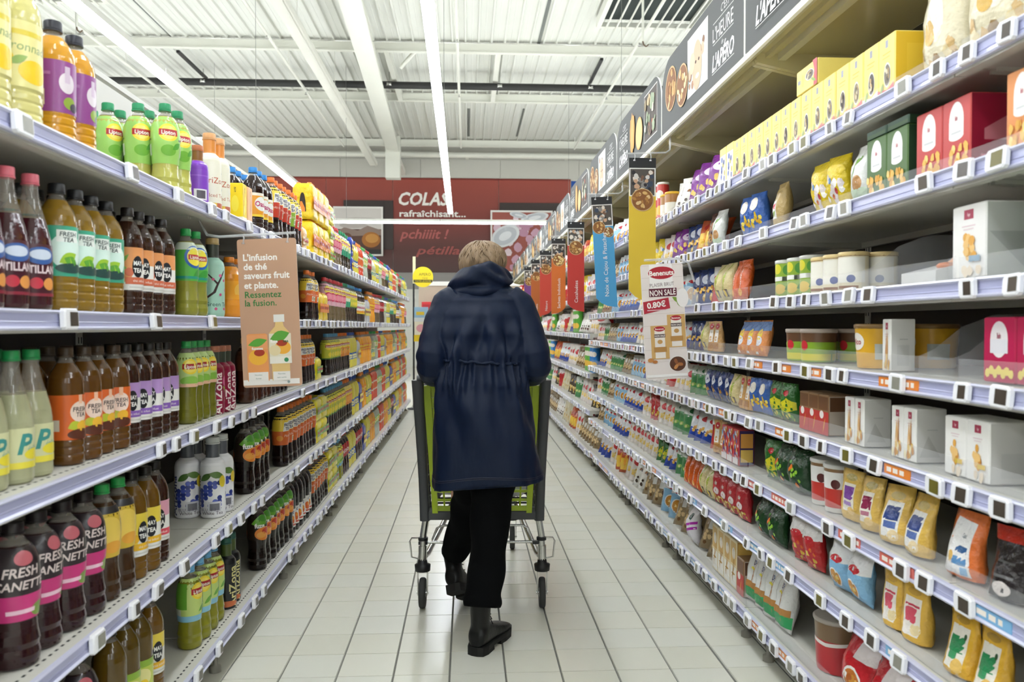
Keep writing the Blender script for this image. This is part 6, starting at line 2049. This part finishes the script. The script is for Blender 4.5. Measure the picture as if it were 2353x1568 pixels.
for k in range(7):
    z0, z1_ = .672 + k * .047, .672 + k * .047 + .0455
    q = MB()
    a, b = fl(-1, z0), fl(1, z0)
    a2, b2 = fl(-1, z1_), fl(1, z1_)
    q.loft([[(a.x, a.y - .004, z0), (b.x, b.y - .004, z0), (b.x, b.y + .004, z0), (a.x, a.y + .004, z0)], [(a2.x, a2.y - .004, z1_), (b2.x, b2.y - .004, z1_), (b2.x, b2.y + .004, z1_), (a2.x, a2.y + .004, z1_)]], LIME)
    if k < 6:
        for s in (-1, 1):
            for xa in (.84,):
                p, p2 = fl(s * .9, z0 + .006), fl(s * .66, z1_ - .006)
                for e in (((p.x, p.z), (p2.x, p.z)), ((p.x, p2.z), (p2.x, p2.z)), ((p.x, p.z), (p.x, p2.z)), ((p2.x, p.z), (p2.x, p2.z))):
                    yy = p.y - .0055
                    xa0, xa1 = sorted((e[0][0], e[1][0]))
                    za0, za1 = sorted((e[0][1], e[1][1]))
                    q.box((xa0 - .0012, yy - .002, za0 - .0012), (xa1 + .0012, yy, za1 + .0012), LIMED)
    q.build('flap_panel', CART)
q = MB()
for s in (-1, 1):
    q.box((s * .17 - .05, -.14, 1.0), (s * .17 + .05, -.115, 1.028), LIME)
q.tube([(-.235, -.128, 1.005), (.235, -.128, 1.005)], .012, LIME, 8)
q.build('flap_top', CART)
# basket walls: lattice of bars
for s in (-1, 1):
    q = MB()
    def sp(f, z):
        g_ = (z - .42) / .6
        return Vector((s * ((HW - .015 + .02 * g_) * (1 - f) + (.165 + .05 * g_) * f), -.02 - .1 * g_ + f * (.86 + .12 * g_), z + .06 * f * (1 - g_)))
    for k in range(12):
        z = .45 + k * .048
        q.tube([sp(f / 6, z) for f in range(7)], .0045, GREYP, 5)
    for k in range(15):
        f = k / 14
        q.tube([sp(f, .43), sp(f, .72), sp(f, 1.0)], .0045, GREYP, 5)
    q.tube([sp(f / 6, 1.0) for f in range(7)], .014, GREYP, 8)
    q.tube([sp(f / 6, .43) for f in range(7)], .012, GREYP, 8)
    q.build('basket_side', CART)
q = MB()
for k in range(12):
    z = .48 + k * .046
    g_ = (z - .42) / .6
    x = .165 + .05 * g_
    q.tube([(-x, .84 + .02 * g_, z), (x, .84 + .02 * g_, z)], .005, GREYP, 5)
for k in range(9):
    x = -1 + k * .25
    q.tube([(x * .165, .84, .48), (x * .215, .86, 1.0)], .005, GREYP, 5)
q.build('basket_front', CART)
q = MB()
for k in range(12):
    f = k / 11
    x = (HW - .02) * (1 - f) + .165 * f
    q.tube([(-x, -.02 + .86 * f, .43 + .06 * f), (x, -.02 + .86 * f, .43 + .06 * f)], .005, GREYP, 5)
for k in range(7):
    x = -1 + k / 3
    q.tube([(x * (HW - .02), -.02, .43), (x * .165, .84, .49)], .005, GREYP, 5)
q.build('basket_floor', CART)
# shopping inside
q = MB()
rings = []
for i in range(9):
    f = i / 8
    r = .085 * math.sin(PI * (.08 + .84 * f)) ** .5
    rings.append([(r * 1.1 * math.cos(a), (f - .5) * .3, .08 + .75 * r * math.sin(a)) for a in [2 * PI * j / 14 for j in range(14)]])
q.loft(rings, PC('#b5702f', 'foil'), True)
q.loft([[(x * 1.06, y, (z - .08) * 1.06 + .079) for x, y, z in r_ if True] for r_ in rings[:3]], PC('#e4dccb', 'foil'), True)
o = q.build('wrapped_loaf', None, (-.10, 3.78, .465), (0, 0, .2))
tag(o, 'brown and white wrapped package lying in the trolley basket', 'package')
q = MB()
q.bbox((-.08, -.1, 0), (.08, .1, .2), PC('#dfe0e2', 'foil'), .02)
q.add([(-.06, -.1012, .05), (.06, -.1012, .05), (.06, -.1012, .1), (-.06, -.1012, .1)], [(0, 1, 2, 3)], PC('#5a5a60', 'foil'))
o = q.build('white_package', None, (.20, 3.82, .465), (0, 0, -.1))
tag(o, 'white package standing in the trolley basket behind the lime flap', 'package')

# ================================================================ THE PERSON
SKIN = M('skin', '#d9a88c', rough=.5, vary=.04, vscale=12)
NAVY = M('navy_coat_cloth', '#0e1a31', rough=.5, spec=.22, vary=.12, vscale=6, bump=.55, bscale=13, stretch=(1, 1, .45))
NAVYD = M('navy_seam', '#0f1830', rough=.5, vary=.05)
BLACKT = M('black_trouser_cloth', '#060708', rough=.9, spec=.12, vary=.1, vscale=12, bump=.15, bscale=40)
LEATHER = M('black_leather', '#0e0f0f', rough=.38, spec=.4, vary=.1, vscale=18, bump=.15, bscale=60)
SOLE = M('boot_sole', '#141413', rough=.7, vary=.1)
HAIR = M('brown_grey_hair', '#8b745a', rough=.5, vary=.35, vscale=60, stretch=(1, 1, .12), bump=.3, bscale=120)
PX, PY = .063, 3.25


def skin_mesh(nodes, edges, mat, name, parent=None, sub=2):
    """grow one continuous surface around joints: nodes {name: (pos, radius)}"""
    me = bpy.data.meshes.new(name)
    ks = list(nodes)
    me.from_pydata([nodes[k][0] for k in ks], [(ks.index(a), ks.index(b)) for a, b in edges], [])
    o = link(name, me, parent)
    md = o.modifiers.new('skin', 'SKIN')
    md.use_smooth_shade = True
    sk = me.skin_vertices[0].data
    for i, k in enumerate(ks):
        r = nodes[k][1]
        sk[i].radius = r if isinstance(r, tuple) else (r, r)
        sk[i].use_root = (i == 0)
    s = o.modifiers.new('subdiv', 'SUBSURF')
    s.levels = s.render_levels = sub
    me.materials.append(mat)
    return o


# joints (the right leg carries the weight, the left foot is swinging)
J = {
    'pelvis': ((PX, PY - .02, .90), (.13, .10)), 'belly': ((PX, PY, 1.03), (.125, .10)), 'chest': ((PX, PY + .05, 1.22), (.14, .10)), 'upper': ((PX, PY + .08, 1.34), (.11, .08)),
    'neck': ((PX, PY + .12, 1.43), .052), 'skull': ((PX - .003, PY + .16, 1.50), (.07, .085)), 'crown': ((PX - .003, PY + .165, 1.555), (.068, .08)),
    'shl': ((PX - .135, PY + .06, 1.345), .05), 'ell': ((PX - .200, PY - .0, 1.12), .042), 'wrl': ((PX - .185, PY + .16, 1.06), .03), 'hdl': ((PX - .18, PY + .20, 1.065), .036),
    'shr': ((PX + .135, PY + .06, 1.345), .05), 'elr': ((PX + .206, PY - .0, 1.12), .042), 'wrr': ((PX + .19, PY + .16, 1.06), .03), 'hdr': ((PX + .185, PY + .20, 1.065), .036),
    'hpr': ((PX + .065, PY - .02, .84), .09), 'knr': ((.075, 3.20, .50), .058), 'anr': ((.053, 3.10, .13), .026), 'ftr': ((.08, 3.15, .06), .018),
    'hpl': ((PX - .07, PY - .0, .84), .09), 'knl': ((-.015, 3.40, .52), .056), 'anl': ((-.068, 3.535, .23), .026), 'ftl': ((-.05, 3.56, .17), .018),
}
ED = [('pelvis', 'belly'), ('belly', 'chest'), ('chest', 'upper'), ('upper', 'neck'), ('neck', 'skull'), ('skull', 'crown'), ('upper', 'shl'), ('shl', 'ell'), ('ell', 'wrl'), ('wrl', 'hdl'),
      ('upper', 'shr'), ('shr', 'elr'), ('elr', 'wrr'), ('wrr', 'hdr'), ('pelvis', 'hpr'), ('hpr', 'knr'), ('knr', 'anr'), ('anr', 'ftr'), ('pelvis', 'hpl'), ('hpl', 'knl'), ('knl', 'anl'), ('anl', 'ftl')]
PERSON = skin_mesh(J, ED, SKIN, 'person')
tag(PERSON, 'person in a navy hooded coat walking away, pushing the trolley', 'person')


def remesh(o, vox, smooth=3):
    m = o.modifiers.new('remesh', 'REMESH')
    m.mode = 'VOXEL'
    m.voxel_size = vox
    m.use_smooth_shade = True
    if smooth:
        s = o.modifiers.new('smooth', 'SMOOTH')
        s.iterations = smooth
        s.factor = .5
    return o


# hands closed on the handle: palm, four fingers over the bar, thumb below
for s, hd in ((-1, Vector(J['hdl'][0])), (1, Vector(J['hdr'][0]))):
    q = MB()
    c = Vector((hd.x, 3.44, 1.045))
    q.loft([[(c.x + dx * w_, c.y + y_, c.z + dz * .016 + z_) for dx, dz in ((-1, -.6), (-.6, -1), (.6, -1), (1, -.6), (1, .6), (.6, 1), (-.6, 1), (-1, .6))] for y_, z_, w_ in ((-.075, .03, .026), (-.05, .034, .036), (-.015, .034, .041), (.005, .028, .040))], SKIN, True)
    for k in range(4):
        x = c.x + (-.03 + .02 * k)
        L_ = (.9, 1.0, .96, .78)[k if s > 0 else 3 - k]
        q.tube([(x, c.y - .005, c.z + .032), (x, c.y + .016 * L_, c.z + .026), (x, c.y + .030 * L_, c.z + .004), (x, c.y + .024 * L_, c.z - .018), (x, c.y + .006, c.z - .026)], [.0095, .0095, .0088, .008, .006], SKIN, 8)
    x = c.x - s * .036
    q.tube([(x + s * .01, c.y - .05, c.z + .022), (x - s * .008, c.y - .035, c.z + .002), (x - s * .004, c.y - .02, c.z - .018), (x + s * .012, c.y - .004, c.z - .026)], [.012, .011, .0095, .007], SKIN, 8)
    q.build('hand', PERSON)

# face, turned away down the aisle
fc = Vector((PX - .003, PY + .165, 1.525))
q = MB()
q.lathe([(.001, -.012), (.011, -.009), (.012, 0), (.006, .022), (.001, .03)], SKIN, 10, c=(fc.x, fc.y + .085, fc.z - .02))
q.build('nose', PERSON)
for s in (-1, 1):
    q = MB()
    q.lathe([(.001, -.011), (.009, -.006), (.011, 0), (.009, .006), (.001, .011)], M('eye_white', '#e6e2dc', rough=.2), 10, c=(fc.x + s * .03, fc.y + .070, fc.z + .008))
    q.lathe([(.001, -.005), (.005, 0), (.001, .005)], M('eye_iris', '#3a2c22', rough=.2), 8, c=(fc.x + s * .03, fc.y + .079, fc.z + .008))
    q.build('eye', PERSON)
    q = MB()
    q.loft([[(fc.x + s * (.066 + t), fc.y + .01 + .016 * math.cos(a), fc.z - .01 + .028 * math.sin(a)) for a in [2 * PI * i / 12 for i in range(12)]] for t in (0, .012, .018)], SKIN, True)
    q.build('ear', PERSON)
q = MB()
q.tube([(fc.x - .022, fc.y + .068, fc.z - .055), (fc.x, fc.y + .078, fc.z - .052), (fc.x + .022, fc.y + .068, fc.z - .055)], [.003, .006, .003], M('lips', '#b0685c', rough=.4), 8)
q.build('mouth', PERSON)

# hair: strands combed down over a rounded cap
q = MB()
nu, nv = 96, 30
rings = []
hc = Vector((PX + .001, PY + .15, 1.527))
for j in range(nv + 1):
    ph = PI * (.02 + .66 * j / nv)
    ring = []
    for i in range(nu):
        a = 2 * PI * i / nu
        st = noise.noise(Vector((math.cos(a) * 5.5, math.sin(a) * 5.5, ph * .9))) * .010 + noise.noise(Vector((math.cos(a) * 17, math.sin(a) * 17, ph * 1.3))) * .006
        rr = 1 + st / .1
        low = max(0, ph / PI - .48)
        wv = 1.0 - .25 * low
        frontcut = 1.0
        ring.append((hc.x + .099 * rr * wv * math.sin(ph) * math.cos(a) + .006 * math.sin(ph * 2), hc.y + .108 * rr * wv * math.sin(ph) * math.sin(a), hc.z + .093 * (1 + st * 4) * math.cos(ph) - (.0 if math.sin(a) < .3 else -.05 * low * 3)))
    rings.append(ring)
q.loft(rings, HAIR, True)
hairo = q.build('hair', PERSON)
rh = random.Random(4)
q = MB()
for k in range(150):
    a = rh.uniform(PI * 1.0, PI * 2.0) if k < 110 else rh.uniform(0, 2 * PI)
    ph0 = rh.uniform(.15, .9)
    ph1 = ph0 + rh.uniform(.5, 1.0)
    pts = []
    for t in range(5):
        ph = ph0 + (ph1 - ph0) * t / 4
        aa = a + .12 * math.sin(t + k)
        e = 1.015 + .012 * math.sin(t * 1.3 + k)
        pts.append((hc.x + .099 * e * math.sin(ph) * math.cos(aa), hc.y + .108 * e * math.sin(ph) * math.sin(aa), hc.z + .093 * e * math.cos(ph)))
    q.tube(pts, [.001, .003, .0035, .003, .0008], HAIR, 5)
q.build('hair_locks', hairo)['kind'] = 'stuff'

# coat: body and sleeves as one cloth surface
def prof(z, tab):
    for (z0, *a), (z1_, *b) in zip(tab[:-1], tab[1:]):
        if z0 <= z <= z1_:
            t = (z - z0) / (z1_ - z0)
            t = t * t * (3 - 2 * t)
            return [x + (y - x) * t for x, y in zip(a, b)]
    return tab[-1][1:] if z > tab[-1][0] else tab[0][1:]


#        z     half w  half d  dx     dy
CT = [(.635, .226, .150, .012, -.02), (.70, .219, .148, .009, -.02), (.80, .207, .146, .004, -.02), (.92, .194, .143, .0, -.015), (1.02, .182, .135, -.004, -.008), (1.10, .166, .118, -.006, 0.0),
      (1.118, .160, .115, -.006, .002), (1.14, .162, .120, -.006, .005), (1.22, .168, .128, -.002, .03), (1.30, .176, .126, .0, .055), (1.36, .172, .115, .002, .075), (1.40, .145, .100, .004, .09), (1.43, .105, .088, .006, .105), (1.455, .08, .075, .008, .115)]
q = MB()
n, m_ = 96, 90
rings = []
for j in range(m_ + 1):
    z = .635 + (1.455 - .635) * j / m_
    a, b, dx, dy = prof(z, CT)
    ring = []
    for i in range(n):
        th = 2 * PI * i / n
        c, s = math.cos(th), math.sin(th)
        e = .82
        gath = math.exp(-((z - 1.075) / .07) ** 2) * (.013 + .003 * math.sin(5 * th))
        up = math.exp(-((z - 1.165) / .05) ** 2) * .008
        f = gath * math.sin(26 * th + 2 * math.sin(3 * th)) + up * math.sin(19 * th + 9 * z + math.sin(2 * th))
        # long diagonal drag folds below and above the waist
        f += .012 * math.exp(-((z - .95) / .16) ** 2) * math.sin(7 * th + 14 * z + 1.2)
        f += .019 * math.exp(-((z - 1.20) / .09) ** 2) * math.sin(9 * th + 22 * (z - 1.2) * (1 if c > 0 else -1) + .6)
        f += .007 * noise.noise(Vector((c * 2.2, s * 2.2, z * 4.5))) + .004 * noise.noise(Vector((c * 6, s * 6, z * 8)))
        f += .010 * max(0, (.80 - z) / .17) * math.sin(5 * th + 1.0)
        zz = z
        if j < 12:
            # the hem hangs lower at the left and back
            zz = z + (12 - j) / 12 * (.012 * c + .010 * math.sin(3 * th))
        x = PX + dx + (a + f) * math.copysign(abs(c) ** e, c)
        y = PY + dy + (b + f) * math.copysign(abs(s) ** e, s)
        ring.append((x, y, zz))
    rings.append(ring)
q.loft(rings, NAVY, True)


def sleeve(sx):
    ex = .200 if sx < 0 else .206
    pts = [((.10), .060, 1.372, .064), (.142, .055, 1.342, .070), (.168, .04, 1.28, .069), (.186, .015, 1.21, .067), (ex, -.01, 1.145, .067), (ex + .004, .0, 1.10, .066), (ex - .002, .05, 1.075, .062), (ex - .01, .10, 1.067, .057), (ex - .018, .15, 1.06, .050), (ex - .02, .165, 1.06, .046)]
    path, rad = [], []
    fine = 5
    for k in range(len(pts) - 1):
        for t in range(fine):
            f = t / fine
            p = [pts[k][i] + (pts[k + 1][i] - pts[k][i]) * f for i in range(4)]
            path.append(Vector((PX + sx * p[0], PY + p[1], p[2])))
            rad.append(p[3])
    path.append(Vector((PX + sx * pts[-1][0], PY + pts[-1][1], pts[-1][2])))
    rad.append(pts[-1][3])
    rings = []
    up = Vector((0, 1, 0))
    for k, p in enumerate(path):
        t = (path[min(k + 1, len(path) - 1)] - path[max(k - 1, 0)]).normalized()
        x = t.cross(up).normalized()
        u2 = x.cross(t).normalized()
        up = u2
        ring = []
        for i in range(40):
            a = 2 * PI * i / 40
            f = 1 + .05 * math.sin(k * .9 + 2 * math.sin(a + k * .2)) * (.6 + .4 * math.sin(a)) + .05 * noise.noise(Vector((math.cos(a) * 2, math.sin(a) * 2, k * .35 + sx * 5)))
            ring.append(p + (x * math.cos(a) + u2 * math.sin(a)) * rad[k] * f * (1.0 if True else 1))
        rings.append(ring)
    rings = [list(reversed(r)) for r in rings]
    return rings


for sx in (-1, 1):
    q.loft(sleeve(sx), NAVY, True)
COAT = remesh(q.build('coat', PERSON), .005, 1)
# waist cord tunnel, hem band, back seams
q = MB()
pts = []
for i in range(73):
    th = PI * (1.06 + .88 * i / 72)
    a, b, dx, dy = prof(1.118, CT)
    c, s = math.cos(th), math.sin(th)
    pts.append((PX + dx + (a + .004) * math.copysign(abs(c) ** .82, c), PY + dy + (b + .004) * math.copysign(abs(s) ** .82, s), 1.118 + .003 * math.sin(21 * th) + .006 * math.sin(th * 2)))
q.tube(pts, [.0055 + .0018 * math.sin(i * 1.9) for i in range(73)], NAVY, 8)
q.build('waist_cord', COAT)
q = MB()
for zz, rr in ((.668, .0022), (.662, .0016)):
    pts = []
    for i in range(91):
        th = PI * (1.0 + 1.0 * i / 90)
        a, b, dx, dy = prof(zz, CT)
        c, s = math.cos(th), math.sin(th)
        f = .010 * max(0, (.80 - zz) / .17) * math.sin(5 * th + 1.0) + .007 * noise.noise(Vector((c * 2.2, s * 2.2, zz * 4.5))) + .004 * noise.noise(Vector((c * 6, s * 6, zz * 8)))
        pts.append((PX + dx + (a + f) * math.copysign(abs(c) ** .82, c), PY + dy + (b + f) * math.copysign(abs(s) ** .82, s), zz + .004 * c + .008 * math.sin(3 * th)))
    q.tube(pts, rr, NAVYD, 6)
q.build('hem_stitch', COAT)
# hood lying on the shoulders
q = MB()
rings = []
nx = 48
for i in range(nx + 1):
    f = -1 + 2 * i / nx
    x = PX - .010 + .130 * f
    w = max(.02, (1 - abs(f) ** 2.6)) ** .5
    cz = 1.440 + .022 * (1 - f * f) + .012 * f - .018 * max(0, -f) ** 2
    cy = PY + .045 + .05 * f * f
    ring = []
    for k in range(36):
        a = 2 * PI * k / 36
        fold = 1 + .10 * math.sin(3 * a + 4 * f) + .07 * math.sin(5 * a - 7 * f + 1) + .10 * noise.noise(Vector((f * 3, math.cos(a) * 1.6, math.sin(a) * 1.6)))
        ring.append((x + .01 * math.sin(2 * a), cy + .078 * w * fold * math.cos(a), cz + .058 * w * fold * math.sin(a)))
    rings.append(ring)
q.loft(rings, NAVY, True)
# a second roll of cloth under it
rings = []
for i in range(nx + 1):
    f = -1 + 2 * i / nx
    x = PX - .010 + .122 * f
    w = max(.02, (1 - abs(f) ** 3)) ** .5
    ring = []
    for k in range(24):
        a = 2 * PI * k / 24
        fold = 1 + .08 * math.sin(2 * a + 5 * f)
        ring.append((x, PY + .015 + .06 * f * f + .045 * w * fold * math.cos(a), 1.400 + .006 * f + .028 * w * fold * math.sin(a)))
    rings.append(ring)
q.loft(rings, NAVY, True)
remesh(q.build('hood', COAT), .0048, 1)

# trousers
q = MB()


def leg(path):
    pts, rad = [], []
    for k in range(len(path) - 1):
        for t in range(6):
            f = t / 6
            f2 = f
            pts.append(Vector([path[k][0][i] + (path[k + 1][0][i] - path[k][0][i]) * f2 for i in range(3)]))
            rad.append(path[k][1] + (path[k + 1][1] - path[k][1]) * f2)
    pts.append(Vector(path[-1][0]))
    rad.append(path[-1][1])
    rings = []
    up = Vector((0, 1, 0))
    for k, p in enumerate(pts):
        t = (pts[min(k + 1, len(pts) - 1)] - pts[max(k - 1, 0)]).normalized()
        x = t.cross(up).normalized()
        u2 = x.cross(t).normalized()
        up = u2
        rings.append([p + (x * math.cos(a) + u2 * math.sin(a)) * rad[k] * (1 + .05 * math.sin(k * .8 + 2 * math.sin(a)) + .05 * noise.noise(Vector((math.cos(a), math.sin(a), k * .3)))) for a in [2 * PI * i / 32 for i in range(32)]])
    return [list(reversed(r)) for r in rings]


q.loft(leg([((PX + .06, PY - .02, .92), .11), ((PX + .058, PY - .02, .78), .104), ((.098, 3.215, .60), .088), ((.090, 3.20, .48), .078), ((.078, 3.165, .32), .072), ((.060, 3.115, .22), .073), ((.056, 3.10, .172), .073)]), BLACKT, True)
q.loft(leg([((PX - .065, PY - .01, .92), .11), ((PX - .07, PY + .01, .78), .10), ((.02, 3.32, .60), .082), ((.005, 3.40, .50), .074), ((-.025, 3.46, .37), .066), ((-.06, 3.53, .262), .062)]), BLACKT, True)
remesh(q.build('trousers', PERSON), .007, 2)


# boots
def boot(name, heel, toe_dir, up, lift=0.0):
    """lace-up ankle boot; heel = ground point under the heel, toe_dir / up = foot axes"""
    f = Vector(toe_dir).normalized()
    u = Vector(up).normalized()
    s = f.cross(u).normalized()
    u = s.cross(f).normalized()
    H = Vector(heel)
    def W3(a, b, c):
        return H + f * a + s * b + u * c
    q = MB()
    secs = [(-.035, .020, .03, .075), (-.025, .034, .03, .10), (.0, .040, .028, .12), (.04, .040, .026, .115), (.08, .040, .024, .095), (.12, .044, .022, .078), (.16, .048, .02, .066), (.20, .046, .02, .056), (.23, .036, .02, .046), (.245, .018, .022, .036)]
    rings = []
    for a, w, z0, z1_ in secs:
        ring = []
        for k in range(20):
            t = 2 * PI * k / 20
            ring.append(W3(a, w * math.copysign(abs(math.cos(t)) ** .7, math.cos(t)), (z0 + z1_) / 2 + (z1_ - z0) / 2 * math.copysign(abs(math.sin(t)) ** .8, math.sin(t))))
        rings.append(ring)
    q.loft(rings, LEATHER, True)
    rings = []
    for z, r1, r2, off in ((.05, .038, .044, .012), (.09, .037, .046, .014), (.13, .037, .043, .014), (.16, .039, .044, .014), (.19, .041, .045, .014), (.205, .041, .045, .014)):
        rings.append([W3(off + r2 * math.sin(t) * (1 + .03 * math.sin(z * 120)), r1 * math.cos(t) * (1 + .03 * math.sin(z * 120)), z) for t in [2 * PI * k / 22 for k in range(22)]])
    q.loft(rings, LEATHER, True)
    o = remesh(q.build('boot', PERSON), .006, 2)
    q = MB()
    outl = [(-.038, .012), (-.03, .032), (0, .042), (.05, .041), (.1, .044), (.15, .050), (.2, .048), (.235, .034), (.25, .01)]
    outl = outl + [(a, -b) for a, b in reversed(outl)]
    q.loft([[W3(a, b, .016) for a, b in outl], [W3(a * 1.0, b * 1.03, .02) for a, b in outl], [W3(a, b * 1.03, .034) for a, b in outl]], SOLE)
    hl = [(-.038, .012), (-.03, .033), (0, .042), (.055, .041), (.055, -.041), (0, -.042), (-.03, -.033), (-.038, -.012)]
    q.loft([[W3(a, b, 0) for a, b in hl], [W3(a, b, .018) for a, b in hl]], SOLE)
    fr = [(.11, .044), (.15, .05), (.2, .048), (.235, .034), (.25, .01), (.25, -.01), (.235, -.034), (.2, -.048), (.15, -.05), (.11, -.044)]
    q.loft([[W3(a, b, 0.0) for a, b in fr], [W3(a, b, .018) for a, b in fr]], SOLE)
    q.build('sole', o)
    q = MB()
    for k in range(5):
        a, z = .075 - .01 * k, .105 + .022 * k
        q.tube([W3(a - .02, .034, z - .006), W3(a + .0, .014, z + .004), W3(a - .0, -.014, z + .004), W3(a - .02, -.034, z - .006)], .0022, SOLE, 5)
    q.tube([W3(.045, .036, .20), W3(.07, .045, .19), W3(.075, .05, .17)], .002, SOLE, 5)
    q.build('lace', o)
    return o


boot('boot', (.043, 3.085, 0.0), (.45, .89, 0), (0, 0, 1))
boot('boot', (-.050, 3.475, .105), (.34, .82, -.40), (-.16, .40, .88))
